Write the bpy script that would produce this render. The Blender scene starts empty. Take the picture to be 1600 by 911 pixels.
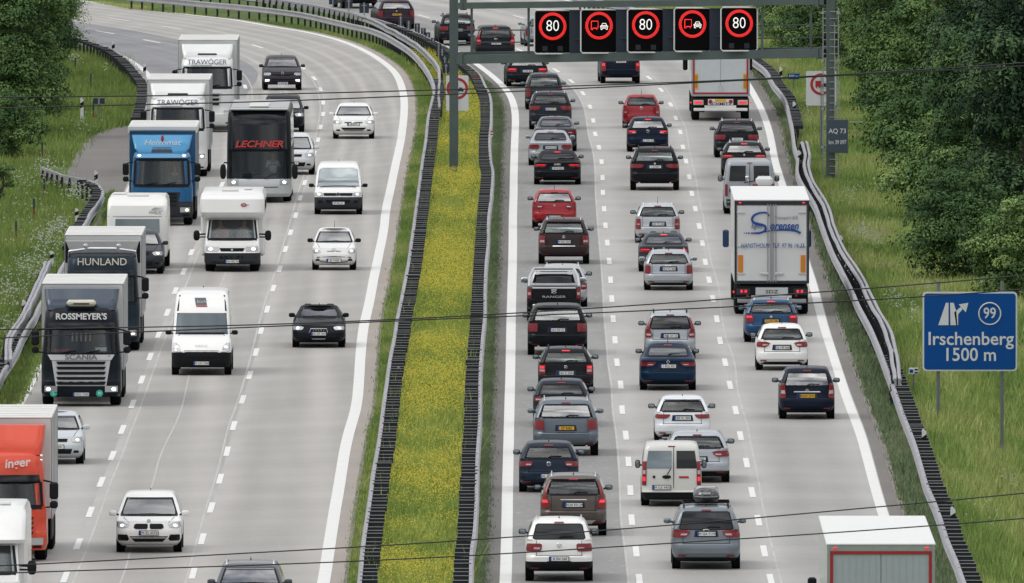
import bpy, bmesh, math, random
import numpy as np
from math import radians as rad, sin, cos, pi, sqrt
HAZE = 0
random.seed(7); RNG = np.random.default_rng(11)
sc = bpy.context.scene
COL = sc.collection

# ------------------------------------------------------------------ camera, sky, sun, exposure
F, CH, YH = 34350.0, 30.8, -900.0          # focal length in photo pixels, camera height, horizon row
PITCH = math.atan((455.5 - YH) / F)
cam = bpy.data.cameras.new('camera'); cam.lens = F / 1600 * 36; cam.sensor_width = 36
cam.clip_start = 5; cam.clip_end = 20000
camo = bpy.data.objects.new('camera', cam); COL.objects.link(camo)
camo.location = (0, 0, CH); camo.rotation_euler = (pi / 2 - PITCH, 0, 0); sc.camera = camo
SUN_EL, SUN_AZ = 52, 258                   # azimuth measured clockwise from +Y
world = bpy.data.worlds.new('World'); sc.world = world; world.use_nodes = True
nt = world.node_tree; N = nt.nodes; LK = nt.links
bg = N['Background']; sky = N.new('ShaderNodeTexSky'); sky.sky_type = 'NISHITA'; sky.sun_disc = False
sky.sun_elevation = rad(SUN_EL); sky.sun_rotation = rad(SUN_AZ); sky.air_density = 1.0; sky.dust_density = 2.0
geo = N.new('ShaderNodeTexCoord'); mp = N.new('ShaderNodeMapping'); mp.inputs['Scale'].default_value = (1.0, 1.0, 2.2)
cn = N.new('ShaderNodeTexNoise'); cn.inputs['Scale'].default_value = 3.2; cn.inputs['Detail'].default_value = 7; cn.inputs['Roughness'].default_value = .6
cr = N.new('ShaderNodeValToRGB'); cr.color_ramp.elements[0].position = .30; cr.color_ramp.elements[1].position = .52
cn2 = N.new('ShaderNodeTexNoise'); cn2.inputs['Scale'].default_value = 3.6; cn2.inputs['Detail'].default_value = 5
cr2 = N.new('ShaderNodeValToRGB'); cr2.color_ramp.elements[0].position = .32; cr2.color_ramp.elements[1].position = .68
cr2.color_ramp.elements[0].color = (4.2, 4.4, 4.8, 1); cr2.color_ramp.elements[1].color = (17.5, 17.3, 17.0, 1)
# an overcast sky is about three times brighter overhead than at the horizon
sx_ = N.new('ShaderNodeSeparateXYZ'); zr = N.new('ShaderNodeMapRange'); zr.inputs['To Min'].default_value = .42; zr.inputs['To Max'].default_value = 1.45; zs_ = N.new('ShaderNodeVectorMath'); zs_.operation = 'SCALE'
LK.new(geo.outputs['Generated'], sx_.inputs[0]); LK.new(sx_.outputs[2], zr.inputs['Value']); LK.new(cr2.outputs[0], zs_.inputs[0]); LK.new(zr.outputs[0], zs_.inputs['Scale'])
mx = N.new('ShaderNodeMix'); mx.data_type = 'RGBA'
LK.new(geo.outputs['Generated'], mp.inputs[0]); LK.new(mp.outputs[0], cn.inputs['Vector']); LK.new(mp.outputs[0], cn2.inputs['Vector'])
LK.new(cn.outputs[0], cr.inputs[0]); LK.new(cn2.outputs[0], cr2.inputs[0]); LK.new(cr.outputs[0], mx.inputs['Factor'])
LK.new(sky.outputs[0], mx.inputs['A']); LK.new(zs_.outputs[0], mx.inputs['B']); LK.new(mx.outputs['Result'], bg.inputs[0])
bg.inputs[1].default_value = .12
sl = bpy.data.lights.new('sun', 'SUN'); sl.energy = 1.0; sl.angle = rad(26); sl.color = (1, .96, .9)
so = bpy.data.objects.new('sun', sl); COL.objects.link(so)
so.rotation_euler = (rad(90 - SUN_EL), 0, rad(180 - SUN_AZ)); so.location = (0, 0, 200)
vs = sc.view_settings; vs.view_transform = 'Standard'; vs.look = 'None'; vs.exposure = -0.30; vs.gamma = 1; vs.use_curve_mapping = False
sc.cycles.max_bounces = 5; sc.cycles.diffuse_bounces = 2; sc.cycles.glossy_bounces = 3; sc.cycles.transparent_max_bounces = 8
sc.cycles.use_denoising = True

# ------------------------------------------------------------------ photo pixel -> place in the world
def ray(x, y):
    a, dx, dy = PITCH, x - 800, y - 455.5
    return dx, F * cos(a) - dy * sin(a), -F * sin(a) - dy * cos(a)
def G(x, y, z=0.0):
    r = ray(x, y); t = (z - CH) / r[2]; return (r[0] * t, r[1] * t, z)
def AT(x, y, d):
    r = ray(x, y); t = d / r[1]; return (r[0] * t, d, CH + r[2] * t)
def ppm(y): return (y - YH) / CH

# ------------------------------------------------------------------ materials
MATS = {}
def lin(c):                                  # sRGB 0-255 -> linear
    return tuple(((v / 255) / 12.92 if v / 255 <= .04045 else (((v / 255) + .055) / 1.055) ** 2.4) for v in c)
def mat(name, c=(.5, .5, .5), rough=.5, metal=0., coat=0., spec=.5, emit=None, es=1., var=.08, vscale=3., ior=1.5, bump=0., bscale=40):
    if name in MATS: return MATS[name]
    m = bpy.data.materials.new(name); m.use_nodes = True; t = m.node_tree; p = t.nodes['Principled BSDF']
    p.inputs['Base Color'].default_value = (*c, 1); p.inputs['Roughness'].default_value = rough
    p.inputs['Metallic'].default_value = metal; p.inputs['Coat Weight'].default_value = coat; p.inputs['Coat Roughness'].default_value = .06
    p.inputs['Specular IOR Level'].default_value = spec; p.inputs['IOR'].default_value = ior
    if emit: p.inputs['Emission Color'].default_value = (*emit, 1); p.inputs['Emission Strength'].default_value = es
    if var > 0:
        tc = t.nodes.new('ShaderNodeTexCoord'); n = t.nodes.new('ShaderNodeTexNoise'); n.inputs['Scale'].default_value = vscale; n.inputs['Detail'].default_value = 6
        mr = t.nodes.new('ShaderNodeMapRange'); mr.inputs['To Min'].default_value = 1 - var * 2; mr.inputs['To Max'].default_value = 1 + var * 2
        vm = t.nodes.new('ShaderNodeVectorMath'); vm.operation = 'SCALE'; vm.inputs[0].default_value = c
        t.links.new(tc.outputs['Object'], n.inputs['Vector']); t.links.new(n.outputs[0], mr.inputs['Value'])
        t.links.new(mr.outputs[0], vm.inputs['Scale']); t.links.new(vm.outputs[0], p.inputs['Base Color'])
        if bump:
            b = t.nodes.new('ShaderNodeTexNoise'); b.inputs['Scale'].default_value = bscale; bb = t.nodes.new('ShaderNodeBump')
            bb.inputs['Strength'].default_value = bump; bb.inputs['Distance'].default_value = .02
            t.links.new(tc.outputs['Object'], b.inputs['Vector']); t.links.new(b.outputs[0], bb.inputs['Height']); t.links.new(bb.outputs[0], p.inputs['Normal'])
    MATS[name] = m; return m
def paint(rgb, metal=.35):
    dk = max(rgb) < 75; return mat('paint_%d_%d_%d_%d' % (*rgb, int(metal * 10)), lin(rgb), .36 if dk else .32, metal * (.4 if dk else 1), .12 if dk else .5, .14 if dk else .4, var=.03, vscale=1.2)
def new_mat(name):
    m = bpy.data.materials.new(name); m.use_nodes = True; MATS[name] = m
    return m, m.node_tree.nodes, m.node_tree.links, m.node_tree.nodes['Principled BSDF']
M_TYRE = mat('tyre_rubber', (.007, .008, .009), .9, spec=.15)
M_RIM = mat('alloy_rim', (.35, .36, .37), .35, .8)
M_BLK = mat('black_plastic', (.008, .009, .011), .6, spec=.2)
M_DGREY = mat('dark_grey_plastic', (.030, .035, .042), .6, spec=.25)
M_CHROME = mat('chrome', (.75, .76, .78), .15, 1.)
M_WHITE = mat('white_plate', (.78, .79, .78), .4)
M_YEL = mat('yellow_plate', (.75, .42, .03), .4)
M_BLUE = mat('blue_strip', (.01, .07, .45), .4)
M_INK = mat('black_ink', (.02, .02, .025), .5)
M_STEEL = mat('galvanised_steel', (.32, .32, .345), .5, .2, var=.16, vscale=.8)
M_STEELD = mat('shaded_steel', (.014, .018, .024), .6, .1, var=.2, vscale=2)  # dark copy of the rail steel, shade on post and spacer faces put into colour
M_RED = mat('tail_red', (.22, .008, .014), .3, 0, .25)
M_REDLIT = mat('brake_light_on', (.6, .02, .03), .25, 0, .5, emit=(1., .03, .05), es=.9)
M_CLEAR = mat('clear_lens', (.55, .45, .45), .15, .2, .6)
M_HEAD = mat('headlamp_glass', (.50, .52, .54), .12, .5, .6)
M_HEADON = mat('headlamp_on', (.9, .85, .75), .3, emit=(1., .78, .55), es=2.2)
M_HEADW = mat('daylight_led_on', (.9, .9, .95), .3, emit=(.95, .97, 1.), es=2.4)
def glass_mat(name, c, ior, rough):
    return mat(name, c, rough, 0, 1.0, .8, var=0, ior=ior)
def refl_glass(name, base, metal, coat=.3):
    return mat(name, base, .05, metal, coat, .5, var=0, ior=1.5)
M_GLASS = refl_glass('car_glass', (.20, .24, .26), .55, .3)
M_GLASSF = refl_glass('windscreen_coated', (.46, .50, .51), .75, .4)
GV = [M_GLASS, refl_glass('car_glass_b', (.11, .135, .15), .5, .3), refl_glass('car_glass_c', (.34, .38, .38), .65, .3), refl_glass('car_glass_d', (.16, .19, .22), .5, .3)]
GFV = [M_GLASSF, refl_glass('windscreen_coated_b', (.32, .36, .37), .7, .4)]
M_GLASSD = mat('tinted_glass', (.006, .009, .012), .06, 0, .25, .3, var=0)
m, n_, l_, p_ = new_mat('windscreen_glass')
tr = n_.new('ShaderNodeBsdfTransparent'); tr.inputs[0].default_value = (.84, .90, .91, 1); gl = n_.new('ShaderNodeBsdfGlossy'); gl.inputs['Roughness'].default_value = .04
fr = n_.new('ShaderNodeFresnel'); fr.inputs['IOR'].default_value = 1.55; ms = n_.new('ShaderNodeMixShader')
l_.new(fr.outputs[0], ms.inputs[0]); l_.new(tr.outputs[0], ms.inputs[1]); l_.new(gl.outputs[0], ms.inputs[2]); l_.new(ms.outputs[0], n_['Material Output'].inputs[0])
M_PANE = m
def pane_mat(name, tint, ior):
    m, n_, l_, p_ = new_mat(name); tr = n_.new('ShaderNodeBsdfTransparent'); tr.inputs[0].default_value = (*tint, 1); gl = n_.new('ShaderNodeBsdfGlossy'); gl.inputs['Roughness'].default_value = .04
    fr = n_.new('ShaderNodeFresnel'); fr.inputs['IOR'].default_value = ior; ms = n_.new('ShaderNodeMixShader')
    l_.new(fr.outputs[0], ms.inputs[0]); l_.new(tr.outputs[0], ms.inputs[1]); l_.new(gl.outputs[0], ms.inputs[2]); l_.new(ms.outputs[0], n_['Material Output'].inputs[0]); return m
PR = [pane_mat('rear_pane', (.62, .70, .70), 2.1), pane_mat('rear_pane_dark', (.35, .40, .42), 1.8), pane_mat('rear_pane_bright', (.7, .76, .76), 4.5)]
PF = [pane_mat('front_pane', (.6, .66, .68), 6.5), pane_mat('front_pane_b', (.5, .56, .58), 4.5)]

# ------------------------------------------------------------------ mesh helpers
def link(o, parent=None):
    COL.objects.link(o)
    if parent is not None: o.parent = parent
    return o
def meta(o, label=None, cat=None, group=None, kind=None):
    if label: o['label'] = label
    if cat: o['category'] = cat
    if group: o['group'] = group
    if kind: o['kind'] = kind
    return o
def thing(name, label, cat, loc=(0, 0, 0), rz=0, group=None):
    o = bpy.data.objects.new(name, None); COL.objects.link(o); o.location = loc; o.rotation_euler = (0, 0, rz); o.empty_display_size = .3
    return meta(o, label, cat, group)
class MB:
    def __init__(s): s.v = []; s.f = []; s.m = []
    def add(s, vs, fs, mi=0):
        b = len(s.v); s.v += [tuple(v) for v in vs]; s.f += [tuple(b + i for i in f) for f in fs]; s.m += [mi] * len(fs); return s
    def box(s, c, d, mi=0, bev=0., taper=1.0, rz=0):
        x, y, z = c; a, b, h = d[0] / 2, d[1] / 2, d[2] / 2
        if bev <= 0:
            vs = [(i * a * (taper if k > 0 else 1), j * b * (taper if k > 0 else 1), k * h) for k in (-1, 1) for j in (-1, 1) for i in (-1, 1)]
            fs = [(0, 2, 3, 1), (4, 5, 7, 6), (0, 1, 5, 4), (2, 6, 7, 3), (0, 4, 6, 2), (1, 3, 7, 5)]
        else:
            e = min(bev, a * .9, b * .9, h * .9); vs = []; idx = {}
            for k in (-1, 1):
                for j in (-1, 1):
                    for i in (-1, 1):
                        for ax, q in enumerate(((i * a, j * (b - e), k * (h - e)), (i * (a - e), j * b, k * (h - e)), (i * (a - e), j * (b - e), k * h))):
                            idx[(i, j, k, ax)] = len(vs); vs.append(q)
            fs = []
            for ax in range(3):
                for sg in (-1, 1):
                    o = [q for q in range(3) if q != ax]; L = []
                    for (p, q) in ((-1, -1), (1, -1), (1, 1), (-1, 1)):
                        t = [0, 0, 0]; t[ax] = sg; t[o[0]] = p; t[o[1]] = q; L.append(idx[(*t, ax)])
                    fs.append(tuple(L))
            for ax in range(3):                      # edges
                o = [q for q in range(3) if q != ax]
                for p in (-1, 1):
                    for q in (-1, 1):
                        t1 = [0, 0, 0]; t2 = [0, 0, 0]; t1[o[0]] = t2[o[0]] = p; t1[o[1]] = t2[o[1]] = q; t1[ax] = -1; t2[ax] = 1
                        fs.append((idx[(*t1, o[0])], idx[(*t2, o[0])], idx[(*t2, o[1])], idx[(*t1, o[1])]))
            for k in (-1, 1):
                for j in (-1, 1):
                    for i in (-1, 1): fs.append((idx[(i, j, k, 0)], idx[(i, j, k, 1)], idx[(i, j, k, 2)]))
        if rz: vs = [(p[0] * cos(rz) - p[1] * sin(rz), p[0] * sin(rz) + p[1] * cos(rz), p[2]) for p in vs]
        return s.add([(p[0] + x, p[1] + y, p[2] + z) for p in vs], fs, mi)
    def cyl(s, c, r, h, axis='z', n=20, mi=0, r2=None):
        r2 = r if r2 is None else r2; vs = []
        for k, rr in ((-h / 2, r), (h / 2, r2)):
            for i in range(n):
                a = 2 * pi * i / n; u, w = rr * cos(a), rr * sin(a)
                p = (u, w, k) if axis == 'z' else ((k, u, w) if axis == 'x' else (w, k, u))
                vs.append((c[0] + p[0], c[1] + p[1], c[2] + p[2]))
        fs = [(i, (i + 1) % n, n + (i + 1) % n, n + i) for i in range(n)] + [tuple(range(n - 1, -1, -1)), tuple(range(n, 2 * n))]
        return s.add(vs, fs, mi)
    def lathe(s, c, prof, axis='x', n=24, mi=0):   # prof: (along axis, radius)
        vs = []
        for k, rr in prof:
            for i in range(n):
                a = 2 * pi * i / n; u, w = rr * cos(a), rr * sin(a)
                p = (u, w, k) if axis == 'z' else ((k, u, w) if axis == 'x' else (w, k, u))
                vs.append((c[0] + p[0], c[1] + p[1], c[2] + p[2]))
        fs = [(j * n + i, j * n + (i + 1) % n, (j + 1) * n + (i + 1) % n, (j + 1) * n + i) for j in range(len(prof) - 1) for i in range(n)]
        return s.add(vs, fs, mi)
    def tube(s, pts, r, n=6, mi=0, flat=None):
        P = [np.array(p, float) for p in pts]; vs = []
        for i, p in enumerate(P):
            t = P[min(i + 1, len(P) - 1)] - P[max(i - 1, 0)]; t /= (np.linalg.norm(t) + 1e-9)
            up = np.array((0, 0, 1.)) if abs(t[2]) < .9 else np.array((0, 1., 0))
            u = np.cross(t, up); u /= np.linalg.norm(u); w = np.cross(u, t)
            rr = r[i] if isinstance(r, (list, tuple)) else r
            for k in range(n):
                a = 2 * pi * (k + .5) / n; vs.append(p + u * rr * cos(a) + w * rr * sin(a) * (flat or 1))
        m_ = len(P)
        fs = [(j * n + i, (j + 1) * n + i, (j + 1) * n + (i + 1) % n, j * n + (i + 1) % n) for j in range(m_ - 1) for i in range(n)]
        fs += [tuple(range(n)), tuple(range(m_ * n - 1, (m_ - 1) * n - 1, -1))]
        return s.add(vs, fs, mi)
    def prism(s, poly, y0, y1, mi=0):              # polygon in x,z extruded along y
        n = len(poly); vs = [(x, y0, z) for x, z in poly] + [(x, y1, z) for x, z in poly]
        return s.add(vs, [(i, (i + 1) % n, n + (i + 1) % n, n + i) for i in range(n)] + [tuple(range(n - 1, -1, -1)), tuple(range(n, 2 * n))], mi)
    def ell(s, c, r, n=10, mi=0, pw=1.0):
        vs = []; m_ = n // 2
        sg = lambda v: math.copysign(abs(v) ** pw, v)
        for j in range(m_ + 1):
            ph = -pi / 2 + pi * j / m_
            for i in range(n):
                a = 2 * pi * i / n; vs.append((c[0] + r[0] * sg(cos(ph)) * sg(cos(a)), c[1] + r[1] * sg(cos(ph)) * sg(sin(a)), c[2] + r[2] * sg(sin(ph))))
        fs = [(j * n + i, j * n + (i + 1) % n, (j + 1) * n + (i + 1) % n, (j + 1) * n + i) for j in range(m_) for i in range(n)]
        return s.add(vs, fs, mi)
    def mesh(s, name, mats, smooth=None):
        me = bpy.data.meshes.new(name); me.from_pydata(s.v, [], s.f)
        for m_ in (mats if isinstance(mats, (list, tuple)) else [mats]): me.materials.append(m_)
        me.polygons.foreach_set('material_index', s.m)
        bm = bmesh.new(); bm.from_mesh(me); bmesh.ops.recalc_face_normals(bm, faces=bm.faces); bm.to_mesh(me); bm.free()
        if smooth is not None:
            me.polygons.foreach_set('use_smooth', [True] * len(me.polygons)); me.set_sharp_from_angle(angle=rad(smooth))
        me.update(); return me
    def build(s, name, mats, parent=None, smooth=None, loc=None):
        o = bpy.data.objects.new(name, s.mesh(name, mats, smooth)); link(o, parent)
        if loc: o.location = loc
        return o
def raw_mesh(name, v, f, m):                      # numpy quads / tris
    me = bpy.data.meshes.new(name); v = np.asarray(v, np.float32); f = np.asarray(f, np.int32)
    me.vertices.add(len(v)); me.vertices.foreach_set('co', v.ravel()); k = f.shape[1]
    me.loops.add(f.size); me.loops.foreach_set('vertex_index', f.ravel())
    me.polygons.add(len(f)); me.polygons.foreach_set('loop_start', np.arange(0, f.size, k, dtype=np.int32)); me.polygons.foreach_set('loop_total', np.full(len(f), k, np.int32))
    for q in (m if isinstance(m, (list, tuple)) else [m]): me.materials.append(q)
    me.update(calc_edges=True); return me
TXT = {}
def text(s, size, loc, m, parent, name='lettering', rz=0, bold=0., shear=0., ext=.004, sx=1., align='CENTER', roll=0.):
    key = (s, bold, shear, align)
    if key not in TXT:
        cu = bpy.data.curves.new('lettering', 'FONT'); cu.body = s; cu.align_x = align; cu.align_y = 'CENTER'; cu.size = 1
        cu.offset = bold; cu.shear = shear; cu.extrude = .02; cu.resolution_u = 3
        tmp = bpy.data.objects.new('tmp_text', cu); TXT[key] = bpy.data.meshes.new_from_object(tmp); bpy.data.objects.remove(tmp); bpy.data.curves.remove(cu)
    me = TXT[key]
    if (key, m.name) not in TXT:
        me2 = me.copy(); me2.materials.clear(); me2.materials.append(m); me2.name = 'lettering'; TXT[(key, m.name)] = me2
    o = bpy.data.objects.new(name, TXT[(key, m.name)]); link(o, parent)
    o.location = loc; o.rotation_euler = (pi / 2, roll, rz); o.scale = (size * sx, size, ext / .02); return o

# ------------------------------------------------------------------ lofted vehicle bodies
class Surf:
    def __init__(s, lv, L, W, H, bow=.06):
        a = np.array(lv, float); s.z = a[:, 0] * H; s.yr = a[:, 1]; s.yf = a[:, 2]; s.hw = a[:, 3] * W / 2; s.R = a[:, 4]; s.L = L; s.W = W; s.H = H; s.bow = bow
        for i in range(len(s.z)):
            t = s.yr[i] + s.yf[i]; lim = L - .95
            if t > lim: s.yr[i] *= lim / t; s.yf[i] *= lim / t
            s.R[i] = min(s.R[i], (L - s.yr[i] - s.yf[i]) / 2 - bow * 2 - .02) if L - s.yr[i] - s.yf[i] > .5 else .05
    def q(s, z): return [float(np.interp(z, s.z, k)) for k in (s.yr, s.yf, s.hw, s.R)]
    def e(s, x, hw, R):
        d = max(0, min(abs(x), hw) - (hw - R)); return R - sqrt(max(0, R * R - d * d)) + s.bow * (x / hw) ** 2
    def rear(s, x, z): yr, yf, hw, R = s.q(z); return yr + s.e(x, hw, R)
    def front(s, x, z): yr, yf, hw, R = s.q(z); return s.L - yf - s.e(x, hw, R)
    def ring(s, z):
        yr, yf, hw, R = s.q(z); xs = [-(hw - R) + 2 * (hw - R) * i / 6 for i in range(7)]
        cs = [(hw - R) + R * sin(pi / 2 * k / 4) for k in range(1, 5)]
        X = [-c for c in reversed(cs)] + xs + cs
        r = [(x, s.rear(x, z), z) for x in X]; f = [(x, s.front(x, z), z) for x in reversed(X)]
        ya, yb = r[-1][1], f[0][1]; sd = [(hw, ya + (yb - ya) * k / 5, z) for k in range(1, 5)]
        ya, yb = f[-1][1], r[0][1]; se = [(-hw, ya + (yb - ya) * k / 5, z) for k in range(1, 5)]
        return r + sd + f + se
    def mesh(s, mb, z0, z1, mi=0, cap0=True, cap1=True, hole=None, extra=(), hole2=None, capm=None):
        zs = sorted(set([z0, z1] + [float(z) for z in s.z if z0 < z < z1] + [z for z in extra if z0 < z < z1])); out = []
        for i, z in enumerate(zs[:-1]): out += [z, (z + zs[i + 1]) / 2]
        out.append(zs[-1]); rings = [s.ring(z) for z in out]; n = len(rings[0]); b = len(mb.v)
        for r in rings: mb.v += r
        for j in range(len(rings) - 1):
            for i in range(n):
                k = (i + 1) % n
                if hole2 and 23 <= i < 29 and hole2[0] - 1e-6 <= out[j] and out[j + 1] <= hole2[1] + 1e-6: continue
                if hole and i >= 4 and i < 10 and hole[0] - 1e-6 <= out[j] and out[j + 1] <= hole[1] + 1e-6: continue
                mb.f.append((b + j * n + i, b + j * n + k, b + (j + 1) * n + k, b + (j + 1) * n + i)); mb.m.append(mi)
        if cap0: mb.f.append(tuple(b + i for i in range(n - 1, -1, -1))); mb.m.append(mi)
        if cap1: mb.f.append(tuple(b + (len(rings) - 1) * n + i for i in range(n))); mb.m.append(mi if capm is None else capm)
        return mb
    def patch(s, mb, rows, front=False, off=.012, mi=0, nx=8, nz=3, up=0.):
        # rows: (z, x0, x1); a thin closed sheet that follows the body end
        R = []
        for i in range(len(rows) - 1):
            for k in range(nz):
                t = k / nz; R.append([a + (b - a) * t for a, b in zip(rows[i], rows[i + 1])])
        R.append(list(rows[-1])); g = []
        for lay in (0, 1):
            for z, x0, x1 in R:
                for i in range(nx + 1):
                    x = x0 + (x1 - x0) * i / nx
                    if front: y = s.front(x, z) + (off if lay else -.02)
                    else: y = s.rear(x, z) - (off if lay else -.02)
                    g.append((x, y, z + (up if lay else 0)))
        a, c = len(R), nx + 1; b = len(mb.v); mb.v += g; o = a * c; F_ = []
        for j in range(a - 1):
            for i in range(nx):
                q = (j * c + i, j * c + i + 1, (j + 1) * c + i + 1, (j + 1) * c + i)
                F_.append(q); F_.append(tuple(o + v for v in q))
        per = [i for i in range(c)] + [j * c + nx for j in range(1, a)] + [(a - 1) * c + i for i in range(nx - 1, -1, -1)] + [j * c for j in range(a - 2, 0, -1)]
        for i in range(len(per)): p, q = per[i], per[(i + 1) % len(per)]; F_.append((p, q, o + q, o + p))
        mb.f += [tuple(b + v for v in f) for f in F_]; mb.m += [mi] * len(F_); return mb
    def sidepatch(s, mb, rows, sgn, off=.008, mi=0):       # rows: (z, y0, y1)
        g = []; ny = 4
        for lay in (0, 1):
            for z, y0, y1 in rows:
                hw = s.q(z)[2]
                for i in range(ny + 1): g.append((sgn * (hw + (off if lay else -.02)), y0 + (y1 - y0) * i / ny, z))
        a, c = len(rows), ny + 1; b = len(mb.v); mb.v += g; o = a * c; F_ = []
        for j in range(a - 1):
            for i in range(ny): q = (j * c + i, j * c + i + 1, (j + 1) * c + i + 1, (j + 1) * c + i); F_ += [q, tuple(o + v for v in q)]
        per = [i for i in range(c)] + [j * c + ny for j in range(1, a)] + [(a - 1) * c + i for i in range(ny - 1, -1, -1)] + [j * c for j in range(a - 2, 0, -1)]
        for i in range(len(per)): p, q = per[i], per[(i + 1) % len(per)]; F_.append((p, q, o + q, o + p))
        mb.f += [tuple(b + v for v in f) for f in F_]; mb.m += [mi] * len(F_); return mb

LOW = [(.13, .34, .35, .86, .22), (.19, .10, .12, .95, .30), (.27, .0, .0, 1, .32), (.39, .0, .0, 1, .32), (.43, .045, .03, 1, .30), (.56, .07, .13, 1, .27)]
ST = {
 'hatch': (LOW + [(.65, .10, .70, .975, .24), (.68, .13, 1.05, .95, .22), (.80, .26, 1.45, .87, .2), (.90, .40, 1.80, .78, .2), (.96, .50, 2.10, .71, .22), (.985, .62, 2.3, .64, .25), (1.0, .95, 2.6, .48, .3)], .67, .90),
 'estate': (LOW + [(.65, .09, .75, .975, .24), (.68, .11, 1.15, .95, .22), (.80, .22, 1.55, .87, .2), (.90, .34, 1.95, .78, .2), (.96, .42, 2.2, .71, .22), (.985, .55, 2.4, .64, .25), (1.0, .9, 2.7, .48, .3)], .67, .90),
 'suv': ([(.17, .30, .35, .84, .22), (.22, .08, .10, .95, .28), (.29, .0, .0, 1, .3), (.40, .0, .0, 1, .3), (.43, .05, .03, 1, .28), (.56, .07, .1, 1, .26)] + [(.65, .10, .6, .97, .24), (.68, .12, 1.05, .95, .22), (.80, .22, 1.4, .88, .2), (.91, .36, 1.75, .80, .2), (.96, .45, 2.0, .74, .22), (.985, .56, 2.2, .67, .25), (1.0, .9, 2.5, .5, .3)], .67, .90),
 'sedan': (LOW + [(.66, .06, .75, .975, .26), (.70, .12, 1.05, .94, .25), (.715, .50, 1.15, .92, .22), (.80, .85, 1.50, .85, .2), (.90, 1.20, 1.90, .76, .2), (.955, 1.45, 2.15, .70, .22), (.985, 1.7, 2.4, .63, .25), (1.0, 2.0, 2.6, .48, .3)], .725, .92),
 'mpv': (LOW + [(.62, .09, .50, .985, .24), (.65, .10, .85, .97, .22), (.78, .18, 1.3, .90, .2), (.90, .30, 1.75, .81, .2), (.96, .38, 2.0, .74, .22), (.985, .5, 2.2, .66, .25), (1.0, .85, 2.5, .5, .3)], .63, .90),
 'van': ([(.10, .25, .3, .88, .15), (.15, .05, .06, .97, .2), (.20, .0, .0, 1, .22), (.30, .0, .0, 1, .22), (.33, .03, .03, 1, .18), (.44, .03, .12, .995, .16), (.52, .03, .35, .99, .16), (.61, .04, .85, .975, .15), (.75, .06, 1.25, .94, .14), (.90, .10, 1.62, .88, .14), (.96, .13, 1.85, .83, .16), (.985, .2, 2.0, .77, .2), (1.0, .5, 2.4, .6, .25)], .54, .89),
}
WHEELS = {}
def wheel_meshes(r):
    if r not in WHEELS:
        t = MB().lathe((0, 0, 0), [(-.11, r * .6), (-.115, r * .85), (-.09, r * .985), (-.03, r), (.03, r), (.09, r * .985), (.115, r * .85), (.11, r * .6), (-.11, r * .6)])
        w = MB()
        for sg in (-1, 1):
            w.lathe((0, 0, 0), [(sg * .10, r * .62), (sg * .085, r * .58), (sg * .07, r * .5), (sg * .085, r * .12), (sg * .09, .0001)])
        WHEELS[r] = (t.mesh('tyre', M_TYRE, 40), w.mesh('rim', M_RIM, 40))
    return WHEELS[r]
def wheel(parent, x, y, r, sx=1.0):
    t, w = wheel_meshes(r); o = bpy.data.objects.new('wheel', t); link(o, parent); o.location = (x, y, r); o.scale = (sx, 1, 1)
    q = bpy.data.objects.new('rim', w); link(q, o)
def plate(parent, x, y, z, s, kind='w', front=False, w=.5):
    sg = 1 if front else -1; b = MB(); b.box((0, 0, 0), (w + .04, .02, .135), 0, .006); b.box((0, sg * .0125, 0), (w, .008, .105), 1)
    if kind != 'r': b.box(((-w / 2 + .022) * (-1 if front else 1), sg * .0185, 0), (.044, .006, .105), 2)
    o = b.build('license_plate', [M_BLK, M_YEL if kind == 'y' else M_WHITE, M_BLUE], parent, loc=(x, y, z))
    text(s, .098, (.022 * (1 if not front else -1), sg * .0185, -.004), M_INK, o, rz=pi if front else 0, ext=.003, sx=.98)
def badge(parent, kind, x, y, z, front=False, k=1.):
    sg = 1 if front else -1; b = MB()
    def ringxz(cx, r, t=.012, n=16):
        pts = [(cx + r * cos(2 * pi * i / n), sg * .008, r * sin(2 * pi * i / n)) for i in range(n + 1)]; b.tube(pts, t, 5)
    if kind == 'rings':
        for i in range(4): ringxz((i - 1.5) * .065 * k, .042 * k, .007)
    elif kind == 'vw':
        ringxz(0, .06 * k, .008); b.tube([(-.035 * k, sg * .008, .035 * k), (-.012 * k, sg * .008, -.045 * k), (0, sg * .008, -.01 * k), (.012 * k, sg * .008, -.045 * k), (.035 * k, sg * .008, .035 * k)], .007, 5)
        b.tube([(-.014 * k, sg * .008, .05 * k), (0, sg * .008, .012 * k), (.014 * k, sg * .008, .05 * k)], .006, 5)
    elif kind == 'diamond':
        b.tube([(0, sg * .008, .07 * k), (.045 * k, sg * .008, 0), (0, sg * .008, -.07 * k), (-.045 * k, sg * .008, 0), (0, sg * .008, .07 * k)], .012, 5)
    elif kind == 'chevron':
        for dz in (0, -.035): b.tube([(-.06 * k, sg * .008, dz - .02), (0, sg * .008, dz + .03), (.06 * k, sg * .008, dz - .02)], .011, 5)
    elif kind == 'star':
        ringxz(0, .05 * k, .006)
        for a in (90, 210, 330): b.tube([(0, sg * .008, 0), (.048 * k * cos(rad(a)), sg * .008, .048 * k * sin(rad(a)))], .006, 5)
    elif kind == 'oval':
        b.tube([(.075 * k * cos(2 * pi * i / 16), sg * .008, .035 * k * sin(2 * pi * i / 16)) for i in range(17)], .009, 5)
        b.tube([(0, sg * .008, .03 * k), (0, sg * .008, -.03 * k)], .007, 5)
    elif kind == 'bar': b.box((0, sg * .006, 0), (.55 * k, .015, .02), 0, .004)
    else:
        b.cyl((0, sg * .004, 0), .042 * k, .012, 'y', 18)
    return b.build('badge', M_CHROME, parent, loc=(x, y, z))

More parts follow.
